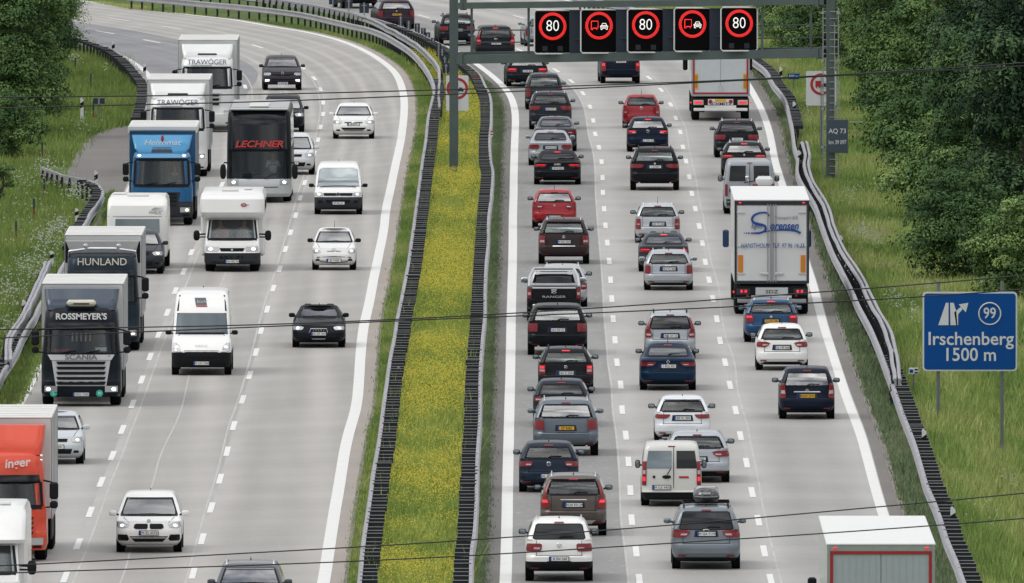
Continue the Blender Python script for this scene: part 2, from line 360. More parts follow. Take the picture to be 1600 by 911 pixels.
TAIL = {
 'wide': [(.49, .56, .97), (.53, .52, .985), (.60, .52, .98), (.615, .58, .96)],
 'golf': [(.525, .66, .97), (.55, .56, .985), (.61, .55, .98), (.63, .62, .96)],
 'block': [(.475, .69, .96), (.49, .67, .985), (.625, .68, .985), (.64, .70, .96)],
 'tall': [(.43, .77, .96), (.45, .745, .985), (.62, .755, .985), (.635, .78, .96)],
 'pillar': [(.46, .80, .97), (.49, .72, .985), (.57, .74, .985), (.64, .84, .985), (.76, .88, .975), (.88, .88, .965)],
 'bmw': [(.53, .66, .96), (.55, .50, .985), (.60, .46, .985), (.625, .60, .96)],
 'slim': [(.535, .60, .96), (.56, .50, .985), (.61, .44, .985), (.625, .46, .96)],
 'wedge': [(.52, .62, .97), (.56, .52, .985), (.61, .47, .985), (.635, .62, .96)],
 'vert': [(.29, .86, .985), (.31, .845, .99), (.46, .845, .99), (.48, .86, .985)],
 'low': [(.36, .78, .97), (.39, .76, .985), (.60, .78, .985), (.62, .8, .97)],
 'drop': [(.42, .80, .97), (.46, .76, .985), (.60, .80, .985), (.68, .86, .985), (.70, .88, .98)],
 'round': [(.55, .76, .90), (.57, .71, .95), (.62, .70, .96), (.645, .72, .94), (.66, .78, .88)],
}
def mirror(parent, s, sgn, y, z, col, w=.21, h=.15):
    hw = s.q(z)[2]; b = MB(); b.ell((0, 0, 0), (w / 2, .06, h / 2), 14, 0, .6); b.tube([(-sgn * (w / 2 - .02), 0, -.02), (-sgn * (w / 2 + .06), 0, -.05)], .025, 6, 1)
    o = b.build('mirror', [col, M_BLK], parent, 50, (sgn * (hw + w / 2 + .035), y, z))
    MB().ell((0, -.035 if not parent.get('_f') else -.035, 0), (w / 2 - .02, .035, h / 2 - .02), 12, 0, .6).build('mirror_glass', M_GLASS, o, 50)
CARN = 0
def car(cx, by, wpx, style, H, L, rgb, label, cat='car', front=False, rz=0., tail='wide', pl='M AB 123', pk='w', pz=.5, bd=None, bdz=.62, rails=False, lit=False,
        low=None, roof=None, glass='n', metal=.35, clear=True, seam=True, lamp='w', mir=None, W=None, name='car', wipe=True, antenna=False, spoil=False, wt=None, headp=None,
        grille=None, bump=None, wr=.32, lowb=None, winx=(.80, .83), group='cars on the motorway', px=0., lowz=.20, chrome=None, exh=0, extra=None):
    k = ppm(by); W = W or wpx / k; gx, gy, _ = G(cx, by); lv, belt, wtop = ST[style]
    r = round(wr, 2); ax_r, ax_f = .85, L - .88
    root = thing(name, label, cat, (0, 0, 0), 0, group)
    # origin at the middle of the car: the wheels nearest the camera stand on the photographed line
    off = (L / 2 - ax_r - r * .5) if not front else (ax_f + r * .5 - L / 2)
    th = rz + (pi if front else 0); root.location = (gx - sin(rz) * off, gy + cos(rz) * off, 0); root.rotation_euler = (0, 0, th)
    # every part is built with y running 0..L; shift by -L/2
    col = paint(rgb, metal); s = Surf(lv, L, W, H); D = (0, -L / 2, 0)
    def put(mb, nm, m, sm=35, par=root):
        o = mb.build(nm, m, par, sm)
        if par is root: o.location = D
        return o
    zb = belt * H
    for i_ in range(len(s.z)):
        if s.z[i_] > zb + .01 and s.z[i_] < .97 * H and style not in ('van', 'high'): s.R[i_] = .11
    b = MB(); z0 = s.z[0]
    if lowb: s.mesh(b, z0, lowb * H, 2, True, False); s.mesh(b, lowb * H, zb, 0, False, True, capm=1)
    else: s.mesh(b, z0, zb, capm=1)
    for y in (ax_r, ax_f):
        for sg in (-1, 1): b.cyl((sg * (W / 2 - .012), y, r + .03), r + .06, .03, 'x', 24, 1)
    for sg in (-1, 1): b.box((sg * (W / 2 - .1), (ax_r + ax_f) / 2, z0 + .05), (.16, ax_f - ax_r - .9, .1), 1)
    put(b, 'body', [col, M_BLK, low or M_BLK])
    rc = roof or col
    wt = wt or wtop; see = glass == 'n' and style not in ('van', 'high'); za, zc = (belt + .018) * H, wt * H; zf = (belt + .012) * H
    put(s.mesh(MB(), zb, H, 0, False, True, hole=(za, zc) if see else None, hole2=(zf, zc) if see else None, extra=(za, zc, zf)), 'roof', rc)
    if see:
        yc = s.q(zb)[0] + .55 * (L - s.q(zb)[0] - s.q(zb)[1]); yb = s.q(zc)[0] + .42
        for sg in (-1, 1):
            o = put(MB().box((sg * .37, yc, zb + .13), (.46, .12, .26), 0, .05), 'seat', M_DGREY); MB().box((sg * .37, yc, zb + .33), (.26, .09, .17), 0, .04).build('headrest', M_DGREY, o)
            if random.random() < .75: put(MB().box((sg * .36, yb, zb + .10), (.28, .08, .16), 0, .04), 'headrest', M_DGREY)
        put(MB().box((0, L - s.q(zb)[1] - .45, zb + .02), (W * .72, .5, .06), 0, .02), 'dashboard', M_DGREY)
    # windows on both ends and both sides
    global CARN; CARN += 1
    G_ = GV[(CARN * 7) % 4] if glass == 'n' else M_GLASSD
    za, zc = (belt + .018) * H, wt * H
    ha, hc = s.q(za)[2], s.q(zc)[2]
    wa, wb = ha * winx[0], hc * winx[1]
    rw = [(za, -wa * .93, wa * .93), (za + .03, -wa, wa), (zc - .03, -wb, wb), (zc, -wb * .95, wb * .95)]
    if not front:
        if tail != 'none2':
            fr_ = [(za - .02, -wa * .95, wa * .95), (za + .02, -wa - .03, wa + .03), (zc - .01, -wb - .03, wb + .03), (zc + .025, -wb * .95, wb * .95)]
            if see:
                b = MB(); s.patch(b, [(za - .02, -wa * .95, wa * .95), (za + .025, -wa, wa)], False, .02, nx=10, nz=1); s.patch(b, [(zc - .025, -wb, wb), (zc + .02, -wb * .95, wb * .95)], False, .02, nx=10, nz=1)
                for sg in (-1, 1):
                    rws = []
                    for z in np.linspace(za, zc, 5):
                        q_ = s.q(z); x0 = (q_[2] - q_[3]) - .02; x1 = wa + (wb - wa) * (z - za) / (zc - za) + .02; x1 = max(x1, x0 + .03); rws.append((z, min(sg * x0, sg * x1), max(sg * x0, sg * x1)))
                    s.patch(b, rws, False, .018, nx=3, nz=2)
                put(b, 'window_seal', M_BLK)
            elif style != 'van': put(s.patch(MB(), fr_, False, .006, nx=10, nz=4), 'window_seal', M_BLK)
        if style == 'van':
            o_ = .05
            for x0, x1 in ((-wa, -o_ * .8), (o_ * .8, wa)):
                q = wb / wa; put(s.patch(MB(), [(za, x0 * .98 + .01, x1 * .98), (za + .04, x0, x1), (zc - .04, x0 * q, x1 * q), (zc, x0 * q * .97, x1 * q * .97)], False, .012, nx=6), 'rear_window', G_)
        else: put(s.patch(MB(), rw, False, .014, nx=10, nz=4), 'rear_window', PR[(CARN * 5) % 3] if see else G_)
        if wipe: 
            zz = za + .03; put(MB().tube([(px, s.rear(0, zz) - .035, zz), (px + .1, s.rear(.1, zz + .03) - .035, zz + .035), (px + .38, s.rear(.38, zz + .035) - .035, zz + .025)], .012, 5), 'wiper', M_BLK)
    fa = ha * .90; fb = hc * .88; zf = (belt + .012) * H
    ws = [(zf, -fa * .95, fa * .95), (zf + .03, -fa, fa), (zc - .02, -fb, fb), (zc + .02, -fb * .93, fb * .93)]
    if front and see:
        b = MB()
        for z0_, z1_, w_ in ((zf - .02, zf + .03, fa), (zc - .02, zc + .03, fb)): s.patch(b, [(z0_, -w_, w_), (z1_, -w_, w_)], True, .018, nx=10, nz=1)
        for sg in (-1, 1):
            rws = []
            for z in np.linspace(zf, zc, 5):
                q_ = s.q(z); x0 = (q_[2] - q_[3]) - .02; x1 = fa + (fb - fa) * (z - zf) / (zc - zf) + .01; x1 = max(x1, x0 + .03); rws.append((z, min(sg * x0, sg * x1), max(sg * x0, sg * x1)))
            s.patch(b, rws, True, .016, nx=3, nz=2)
        put(b, 'window_seal', M_BLK)
    elif front: put(s.patch(MB(), [(zf - .02, -fa - .01, fa + .01), (zc + .03, -fb - .01, fb + .01)], True, .006, nx=10, nz=6), 'window_seal', M_BLK)
    put(s.patch(MB(), ws, True, .012, nx=10, nz=4), 'windscreen', (PF[CARN % 2] if front else PR[0]) if see else ((GFV[CARN % 2] if glass == 'n' else GV[1]) if front else G_))
    if front: put(MB().tube([(-fa * .8, s.front(.5, zf) + .03, zf + .015), (-fa * .1, s.front(.1, zf) + .04, zf + .045), (fa * .75, s.front(.4, zf) + .03, zf + .02)], .010, 5), 'wiper', M_BLK)
    for sg in (-1, 1):
        b = MB(); rr = []
        for z in (za + .01, (za + zc) / 2, zc): a = s.q(z); rr.append((z, a[0] + a[3] + .12, L - a[1] - a[3] - .10))
        put(s.sidepatch(b, rr, sg), 'side_window', G_)
    rdef = s.rear
    if not front:
        for sg in (-1, 1):
            rows = []
            for z, x0, x1 in TAIL[tail]:
                h = s.q(z * H)[2]; a, c = (x0 * h, x1 * h); rows.append((z * H, min(sg * a, sg * c), max(sg * a, sg * c)))
            o = put(s.patch(MB(), rows, False, .022, nx=6, nz=2), 'tail_light', M_RED)
            zm0, zm1 = TAIL[tail][0][0], TAIL[tail][-1][0]
            if tail in ('pillar',): zm1 = .62
            za2, zb2 = zm0 + (zm1 - zm0) * .28, zm0 + (zm1 - zm0) * .52
            def xr(z):
                x0 = np.interp(z, [t[0] for t in TAIL[tail]], [t[1] for t in TAIL[tail]]); x1 = np.interp(z, [t[0] for t in TAIL[tail]], [t[2] for t in TAIL[tail]])
                return x0, x1
            def sub(z1, z2, f0, f1, nm, m_):
                rws = []
                for z in (z1, z2):
                    x0, x1 = xr(z); h = s.q(z * H)[2]; a = (x0 + (x1 - x0) * f0) * h; c = (x0 + (x1 - x0) * f1) * h; rws.append((z * H, min(sg * a, sg * c), max(sg * a, sg * c)))
                q = s.patch(MB(), rws, False, .029, nx=4, nz=2).build(nm, m_, o, 35)
            if clear: sub(za2, zb2, .1, .5 if tail in ('wide', 'golf', 'bmw', 'slim', 'wedge') else .85, 'reversing_lamp', M_CLEAR)
            if lit: sub(zm0 + (zm1 - zm0) * .6, zm0 + (zm1 - zm0) * .88, .15, .85, 'brake_lamp', M_REDLIT)
        if seam:   # shut line of the boot lid
            zt_, zl = (belt - .01) * H, .425 * H
            for sg in (-1, 1):
                x = sg * s.q(zt_)[2] * .70
                b = MB().tube([(x, s.rear(x, z) - .002, z) for z in np.linspace(zl, zt_, 7)], .008, 4)
                put(b, 'shut_line', M_BLK)
            put(MB().tube([(x, s.rear(x, zl) - .002, zl) for x in np.linspace(-s.W * .35, s.W * .35, 9)], .009, 4), 'shut_line', M_BLK)
        zl = lowz * H
        put(s.patch(MB(), [(s.z[0] + .01, -W * .36, W * .36), (.5 * (s.z[0] + zl), -W * .41, W * .41), (zl, -W * .33, W * .33)], False, .015, nx=10), 'bumper_trim', low or M_BLK)
        for sg in (-1, 1):
            x0, x1 = sorted((sg * W * .30, sg * W * .42)); put(s.patch(MB(), [((lowz + .01) * H, x0, x1), ((lowz + .035) * H, x0, x1)], False, .02, nx=4, nz=1), 'reflector', M_RED)
        if exh:
            for sg in ((-1, 1) if exh == 2 else (-1,)): put(MB().cyl((sg * W * .32, .10, s.z[0] + .02), .04, .2, 'y', 12), 'exhaust_pipe', M_CHROME)
        zz = pz * H; yy = s.rear(0, zz); 
        put(s.patch(MB(), [(zz - .085, -.33, .33), (zz + .09, -.30, .30)], False, .006, nx=6, nz=1), 'plate_recess', M_DGREY)
        plate(root, 0, yy - .02 - L / 2, zz, pl, pk)
        if bd: zz = bdz * H; badge(root, bd, 0, s.rear(0, zz) - .01 - L / 2, zz)
        if chrome: zz = chrome * H; put(s.patch(MB(), [(zz, -.42, .42), (zz + .03, -.40, .40)], False, .02, nx=6, nz=1), 'trim_strip', M_CHROME)
        if style != 'van': zz = (wt + .025) * H
        else: zz = (wt + .02) * H
        put(s.patch(MB(), [(zz, -.13, .13), (zz + .03, -.12, .12)], False, .02, nx=4, nz=1), 'high_brake_light', M_REDLIT if lit else M_RED)
        if spoil:
            zz = (wt + .035) * H; put(s.patch(MB(), [(zz, -wb * 1.02, wb * 1.02), (zz + .05, -wb, wb)], False, .09, nx=8, nz=1), 'spoiler', rc)
    else:
        hp = headp or [(.45, .66, .97), (.47, .60, .985), (.52, .56, .98), (.545, .70, .96)]
        for sg in (-1, 1):
            def rr_(rws, f0=0., f1=1.):
                out = []
                for z, x0, x1 in rws:
                    h = s.q(z * H)[2]; a = (x0 + (x1 - x0) * f0) * h; c = (x0 + (x1 - x0) * f1) * h; out.append((z * H, min(sg * a, sg * c), max(sg * a, sg * c)))
                return out
            o = put(s.patch(MB(), rr_(hp), True, .018, nx=6, nz=2), 'headlight', M_HEAD)
            if lamp:
                zc_ = (hp[1][0] + hp[2][0]) / 2 * H; xc = sg * (hp[1][1] * .5 + hp[1][2] * .5) * s.q(zc_)[2]
                b = MB().ell((xc, s.front(xc, zc_) + .02, zc_), (.06, .03, .04), 12); b.build('lamp', M_HEADON if lamp == 'y' else M_HEADW, o, 60)
        for nm, rows in (grille or [('grille', [(.46, -.42, .42), (.52, -.45, .45)]), ('lower_grille', [(.22, -.55, .55), (.32, -.62, .62)])]):
            put(s.patch(MB(), [(z * H, x0 * W / 2, x1 * W / 2) for z, x0, x1 in rows], True, .014, nx=8, nz=2), nm, M_BLK)
        if bump is not None: put(s.patch(MB(), [(z * H, x0 * W / 2, x1 * W / 2) for z, x0, x1 in bump], True, .010, nx=12, nz=2), 'bumper', low or M_DGREY)
        for sg in (-1, 1):
            x0, x1 = sorted((sg * W * .33, sg * W * .42)); 
            if bump is None: put(s.patch(MB(), [(.24 * H, x0, x1), (.29 * H, x0, x1)], True, .02, nx=4, nz=1), 'fog_light', M_BLK)
        zl = zf; 
        for sg in (-1, 1): put(MB().tube([(sg * W * (.30 + .09 * t), s.front(sg * W * .3, .53 * H + t * (belt - .54) * H) + .0, .53 * H + t * (belt - .54) * H) for t in np.linspace(0, 1, 5)], .006, 4), 'shut_line', M_BLK)
        zz = pz * H; plate(root, px, s.front(px, zz) + .03 - L / 2, zz, pl, pk, True)
        if bd: zz = bdz * H; badge(root, bd, 0, s.front(0, zz) + .02 - L / 2, zz, True, 1.3)
    mc = mir or col
    my = (L - s.q(zb)[1] - .25) - L / 2
    for sg in (-1, 1): mirror(root, s, sg, my, zb + .07, mc)
    for y in (ax_r, ax_f):
        for sg in (-1, 1): wheel(root, sg * (W / 2 - .115), y - L / 2, r)
    if rails:
        for sg in (-1, 1):
            pts = []
            for t, hgt in ((.0, -.02), (.05, .05), (.2, .06), (.5, .065), (.8, .06), (.95, .05), (1., -.03)):
                y0 = s.q(.96 * H)[0] + .12; y1 = L - s.q(.96 * H)[1] - .1; pts.append((sg * s.q(.97 * H)[2] * .93, y0 + (y1 - y0) * t, .975 * H + hgt))
            put(MB().tube(pts, .022, 6), 'roof_rail', M_CHROME if rails == 'c' else M_BLK, 60)
    if antenna:
        y0 = s.q(.985 * H)[0] + .3; put(MB().tube([(0, y0, H - .01), (0, y0 - .12, H + .25)], [.012, .004], 5), 'antenna', M_BLK)
    else:
        y0 = s.q(.985 * H)[0] + .25; put(MB().prism([(-.02, H - .02), (.02, H - .02), (.006, H + .05), (-.006, H + .05)], y0, y0 + .12), 'antenna', M_BLK)
    if extra: extra(root, s, D, put, col)
    return root

# ------------------------------------------------------------------ surface materials of the setting
def ground_mat(name, stops, scale, bump=0.0):
    m, n, l, p = new_mat(name); tc = n.new('ShaderNodeTexCoord'); a = n.new('ShaderNodeTexNoise'); a.inputs['Scale'].default_value = scale; a.inputs['Detail'].default_value = 8; a.inputs['Roughness'].default_value = .65
    r = n.new('ShaderNodeValToRGB'); e = r.color_ramp.elements; e[0].position = stops[0][0]; e[0].color = (*stops[0][1], 1); e[1].position = stops[-1][0]; e[1].color = (*stops[-1][1], 1)
    for ps, c in stops[1:-1]: q = e.new(ps); q.color = (*c, 1)
    l.new(tc.outputs['Object'], a.inputs['Vector']); l.new(a.outputs[0], r.inputs[0]); l.new(r.outputs[0], p.inputs['Base Color']); p.inputs['Roughness'].default_value = .9
    p.inputs['Specular IOR Level'].default_value = .2; return m
M_GROUND = ground_mat('meadow_soil', [(.3, (.05, .08, .02)), (.5, (.08, .125, .03)), (.7, (.12, .16, .045))], .35)
M_VERGE = ground_mat('verge_gravel', [(.3, (.09, .08, .065)), (.55, (.17, .155, .13)), (.75, (.24, .22, .19))], 1.2)
def road_mat(name, base, tracks=.10, streak=0., rough=.62):
    # u = metres across the lane strip, v = metres along it
    m, n, l, p = new_mat(name); uv = n.new('ShaderNodeUVMap'); sp = n.new('ShaderNodeSeparateXYZ'); l.new(uv.outputs[0], sp.inputs[0])
    def math_(op, a, b=None, c=None):
        q = n.new('ShaderNodeMath'); q.operation = op
        for i, v in enumerate((a, b, c)):
            if v is None: continue
            if isinstance(v, (int, float)): q.inputs[i].default_value = v
            else: l.new(v, q.inputs[i])
        return q.outputs[0]
    def noise(sx, sy, sc_, det=5):
        mpn = n.new('ShaderNodeMapping'); mpn.inputs['Scale'].default_value = (sx, sy, 1); a = n.new('ShaderNodeTexNoise'); a.inputs['Scale'].default_value = sc_; a.inputs['Detail'].default_value = det
        l.new(uv.outputs[0], mpn.inputs[0]); l.new(mpn.outputs[0], a.inputs['Vector']); return a.outputs[0]
    big = noise(.6, .035, 1.0, 4); fine = noise(6, 1.2, 1.6, 6); slab = noise(.001, .2, 1.0, 0)
    # darker wheel paths and oil band, period 3.75 m across
    ph = math_('MULTIPLY', sp.outputs[0], 2 * pi / 3.75); cs = math_('COSINE', ph); c2 = math_('COSINE', math_('MULTIPLY', ph, 2))
    tr_ = math_('ADD', math_('MULTIPLY', cs, tracks * .8), math_('MULTIPLY', c2, tracks * .35))
    v = math_('ADD', math_('MULTIPLY', math_('SUBTRACT', big, .5), .42), math_('MULTIPLY', math_('SUBTRACT', fine, .5), .16))
    v = math_('ADD', v, math_('MULTIPLY', math_('SUBTRACT', slab, .5), .22)); v = math_('ADD', v, tr_)
    jt = math_('FRACT', math_('DIVIDE', sp.outputs[1], 5.0)); j = math_('LESS_THAN', jt, .014); v = math_('SUBTRACT', v, math_('MULTIPLY', j, .32))
    if streak:
        s_ = noise(.9, .35, 3.2, 7); s2 = math_('GREATER_THAN', s_, .62); v = math_('ADD', v, math_('MULTIPLY', s2, streak))
    v = math_('ADD', v, 1.0); vm = n.new('ShaderNodeVectorMath'); vm.operation = 'SCALE'; vm.inputs[0].default_value = base; l.new(v, vm.inputs['Scale']); l.new(vm.outputs[0], p.inputs['Base Color'])
    p.inputs['Roughness'].default_value = rough; p.inputs['Specular IOR Level'].default_value = .35
    return m
M_CONC = road_mat('concrete_warm', (.368, .354, .330), .12)
M_CONC2 = road_mat('concrete_grey', (.362, .352, .334), .13)
M_CONC3 = road_mat('concrete_slow_lane', (.348, .342, .328), .17)
M_PATCH = road_mat('worn_asphalt', (.245, .242, .236), .06, .25)
M_ASPH = road_mat('bluish_asphalt', (.225, .225, .235), .05)
M_SHOULD = road_mat('old_shoulder', (.17, .16, .15), .03, .06, .8)
M_PINK = road_mat('pale_shoulder', (.33, .29, .26), .03)
M_LINE = mat('road_paint', (.76, .76, .74), .5, var=.05, vscale=1.)
M_SEAL = mat('joint_sealant', (.46, .46, .44), .6, var=.15, vscale=.4)
M_KERB = mat('gutter_stone', (.20, .185, .165), .8, var=.25, vscale=1.5)

# ------------------------------------------------------------------ curves traced on the ground
def smooth(pts, step=6.0):
    P = np.array(pts, float); t = np.concatenate([[0], np.cumsum(np.linalg.norm(np.diff(P, axis=0), axis=1))])
    n = len(P); m_ = np.zeros_like(P)
    for i in range(n):
        a, b = max(i - 1, 0), min(i + 1, n - 1); m_[i] = (P[b] - P[a]) / (t[b] - t[a] + 1e-9)
    out = []
    for i in range(n - 1):
        h = t[i + 1] - t[i]; k = max(1, int(h / step))
        for j in range(k):
            u = j / k; h00 = 2 * u**3 - 3 * u**2 + 1; h10 = u**3 - 2 * u**2 + u; h01 = -2 * u**3 + 3 * u**2; h11 = u**3 - u**2
            out.append(h00 * P[i] + h10 * h * m_[i] + h01 * P[i + 1] + h11 * h * m_[i + 1])
    out.append(P[-1]); return np.array(out)
def path(px, z=0., step=6.0): return smooth([G(x, y, z)[:2] for x, y in px], step)
def extend(px, x, y): return px
def atY(P, Y):
    o = np.argsort(P[:, 1]); return np.interp(Y, P[o, 1], P[o, 0])
def ribbon(name, A, B, m, z, parent=None, kind='structure', thick=0., nu=1):
    # surface between two polylines A (left) and B (right) given at equal counts; uv in metres
    n = len(A); vs, fs, uvs = [], [], []; d = 0
    for i in range(n):
        if i: d += float(np.linalg.norm((A[i] + B[i]) / 2 - (A[i - 1] + B[i - 1]) / 2))
        w = float(np.linalg.norm(B[i] - A[i]))
        for k in range(nu + 1):
            q = A[i] + (B[i] - A[i]) * k / nu; vs.append((q[0], q[1], z)); uvs.append((k / nu * w, d))
    c = nu + 1
    for i in range(n - 1):
        for k in range(nu): fs.append((i * c + k, i * c + k + 1, (i + 1) * c + k + 1, (i + 1) * c + k))
    me = bpy.data.meshes.new(name); me.from_pydata(vs, [], fs); me.materials.append(m); ul = me.uv_layers.new(name='UVMap')
    for lp in me.loops: ul.data[lp.index].uv = uvs[lp.vertex_index]
    o = bpy.data.objects.new(name, me); link(o, parent)
    if kind: o['kind'] = kind
    return o
def resample(P, n=140):
    d = np.concatenate([[0], np.cumsum(np.linalg.norm(np.diff(P, axis=0), axis=1))]); t = np.linspace(0, d[-1], n)
    return np.stack([np.interp(t, d, P[:, 0]), np.interp(t, d, P[:, 1])], 1)
def offset(P, w):
    T = np.gradient(P, axis=0); T /= np.linalg.norm(T, axis=1)[:, None]; Nn = np.stack([T[:, 1], -T[:, 0]], 1); return P + Nn * w
# traced lines (photo pixels, near to far)
LW_L = [(480, 1010), (506, 911), (525, 783), (544, 683), (557, 628), (567.5, 520), (576, 475), (592, 400), (609, 300), (622.5, 237), (628, 212), (632, 175), (630, 148), (617.5, 115), (595, 95), (562, 76), (525, 62), (475, 50), (425, 42), (362, 31), (300, 24), (200, 10), (110, 0), (20, -9), (-160, -24)]
LD_R = [(270, 1010), (302, 896), (316, 843), (330, 794), (344, 749), (355, 706), (365, 666), (379, 625), (390, 587), (400, 551), (408, 517), (417.5, 484), (427, 451), (437, 421), (446, 390), (454, 364), (462, 337), (469, 310), (476, 286), (484, 262), (491, 240), (497, 219), (501, 199), (505, 179), (505, 161), (501, 140), (491, 123), (472.5, 106), (444, 89), (402.5, 73), (345, 58), (269, 44), (186, 31), (90, 18), (-30, 6), (-200, -10)]
LD_L = [(60, 1010), (102, 902), (122, 851), (141, 801), (158, 754), (175.5, 713), (191, 672), (207, 632), (221.5, 594), (234.5, 558), (248, 523), (261.5, 489), (274, 455), (287, 425), (299, 395), (311, 367), (321, 340), (331, 314), (347, 289), (356, 262), (364, 238), (372, 212), (379, 187), (384, 162), (383, 136), (368, 113), (338, 92), (290, 76), (237, 65), (164, 51), (80, 38), (-60, 22), (-240, 4)]
LE_L = [(-132, 1010), (-98, 900), (-52, 792), (0, 690), (45, 606), (64, 563), (100, 480), (150, 384), (201, 300), (225, 240), (236, 190), (238, 150), (232, 118), (205, 96), (172, 80), (120, 66), (60, 54), (-60, 38), (-260, 18)]
LW_R = [(786, 1010), (790, 905), (792, 828), (794, 722), (797, 600), (798.6, 500), (800.6, 428), (802, 314), (804, 228), (805.5, 190), (804, 171), (797, 150), (783, 132), (760, 112), (728, 90), (696, 73), (640, 50), (560, 28), (440, 6), (280, -16)]
D12 = [(1010, 1010), (999, 907), (994, 862), (987, 813), (985, 767), (982, 722), (978, 681), (972, 641), (970, 602), (964, 567), (961, 532), (958, 499), (956, 467.5), (954, 438), (952, 408.5), (949, 380), (946, 353), (944, 327), (942, 301.5), (941.5, 278), (940, 253.5), (936, 231), (930, 210), (927, 189), (922, 167.5), (911, 146.5), (893, 127.5), (869, 110.5), (842, 94), (812.5, 79), (770, 60), (722, 43), (662, 26), (590, 10), (480, -8), (360, -24)]
D23 = [(1232, 1010), (1204.5, 907), (1194, 862), (1185, 814), (1175, 770), (1166.5, 724), (1157, 682), (1149.5, 642), (1140.5, 602.5), (1133, 567), (1125, 533), (1120, 499), (1114, 467.5), (1108, 438), (1102, 410), (1097.5, 380.5), (1092.5, 354), (1086.5, 327), (1081, 303), (1077, 277), (1072, 252.5), (1067, 230.5), (1063, 207), (1056, 185), (1048, 164), (1033, 141), (1014, 122), (992, 104), (964, 86), (928, 68), (872, 46), (811, 27), (740, 10), (640, -8), (520, -24)]
LE_R = [(1450, 1010), (1420, 910), (1380, 805), (1346, 683), (1334, 650), (1320, 613), (1305, 568), (1287, 510), (1271, 448), (1256, 400), (1240, 345), (1222, 288), (1211, 253), (1202, 207), (1190, 172), (1176, 145), (1160, 120), (1135, 92), (1100, 66), (1050, 44), (980, 22), (880, 0), (760, -20)]
pLW_L, pLD_R, pLD_L, pLE_L = [path(q) for q in (LW_L, LD_R, LD_L, LE_L)]
pLW_R, pD12, pD23, pLE_R = [path(q) for q in (LW_R, D12, D23, LE_R)]
R_ = lambda P, n=150: resample(P, n)

# ground: one sheet, flat along the motorway, with a shallow ditch beyond the right-hand barrier
def smst(t): t = min(1, max(0, t)); return t * t * (3 - 2 * t)
pRail_y = None
RR1 = [(1555, 1010), (1507, 911), (1495, 878), (1480, 843), (1470, 810), (1460, 783), (1450, 760), (1440, 728), (1432, 703), (1425, 683), (1412, 648), (1400, 613), (1385, 573), (1375, 545), (1360, 510), (1342, 478), (1330, 450), (1314, 418), (1300, 390), (1285, 350), (1275, 320), (1262, 300), (1252, 285), (1246, 268), (1247, 245), (1242, 228), (1237, 192), (1232, 170), (1225, 150), (1210, 132), (1197, 110), (1176, 93), (1150, 74), (1110, 52), (1060, 34), (990, 12), (900, -8)]
pRR1 = path(RR1, .75)
def gz(x, y):
    r = atY(pRR1, y); return -1.7 * smst((x - r - 1.0) / 3.6) * (1 - smst((y - 700) / 60))
XS = [-4000, -600, -120, -60, -40] + list(range(-32, 9, 4)) + [9 + .75 * i for i in range(24)] + [30, 40, 60, 120, 600, 4000]
YS = [-500, 200, 420] + list(range(500, 1300, 12)) + [1400, 1700, 2500, 6000]
gv = [(x, y, gz(x, y) if 500 <= y <= 1200 else 0.) for y in YS for x in XS]; nx_ = len(XS)
gf = [(j * nx_ + i, j * nx_ + i + 1, (j + 1) * nx_ + i + 1, (j + 1) * nx_ + i) for j in range(len(YS) - 1) for i in range(nx_ - 1)]
meta(MB().add(gv, gf).build('ground', M_GROUND, smooth=60), kind='structure')

# carriageways: butted lane strips, then painted markings and joints above them
A, B_, C_, D_ = R_(pLW_L), R_(pLD_R), R_(pLD_L), R_(pLE_L)
ribbon('fast_lane_left_carriageway', R_(offset(pLD_R, 0)), R_(offset(pLW_L, .16)), M_CONC, .010, nu=2)
ribbon('middle_lane_left_carriageway', C_, B_, M_CONC, .010, nu=2)
ribbon('slow_lane_left_carriageway', R_(offset(pLE_L, -.2)), C_, M_CONC2, .010, nu=2)
ribbon('pale_shoulder_strip', R_(offset(pLW_L, .16)), R_(offset(pLW_L, .52)), M_PINK, .010)
ribbon('kerb_line_left_carriageway', R_(offset(pLW_L, .52)), R_(offset(pLW_L, .62)), M_KERB, .014)
ribbon('left_edge_strip', R_(offset(pLE_L, -.55)), R_(offset(pLE_L, -.2)), M_SHOULD, .010)
ribbon('passing_lane_right_carriageway', R_(offset(pLW_R, -.15)), R_(offset(pD12, -.32)), M_PATCH, .010, nu=2)
ribbon('joint_strip_right_carriageway', R_(offset(pD12, -.32)), R_(pD12), M_CONC3, .010)
ribbon('middle_lane_right_carriageway', R_(pD12), R_(pD23), M_CONC2, .010, nu=2)
ribbon('slow_lane_right_carriageway', R_(pD23), R_(offset(pLE_R, .18)), M_CONC3, .010, nu=2)
ribbon('narrow_shoulder_right_carriageway', R_(offset(pLE_R, .18)), R_(offset(pLE_R, .50)), M_SHOULD, .010)
ribbon('gutter_right_carriageway', R_(offset(pLE_R, .50)), R_(offset(pLE_R, .66)), M_KERB, .016)
ribbon('median_edge_strip', R_(offset(pLW_R, -.55)), R_(offset(pLW_R, -.15)), M_SHOULD, .010)
# parking bay asphalt beside the slow lane on the left
bay = [(218, 302), (190, 304), (150, 300), (104, 275), (118, 238), (136, 215), (172, 200), (214, 196), (262, 200)]
bv = [G(x, y, .006) for x, y in bay]; m_ = MB(); m_.add(bv, [tuple(range(len(bv)))]); o = m_.build('parking_bay', M_SHOULD); meta(o, kind='structure')
ul = o.data.uv_layers.new(name='UVMap')
for lp in o.data.loops: v = o.data.vertices[lp.vertex_index].co; ul.data[lp.index].uv = (v.x, v.y)
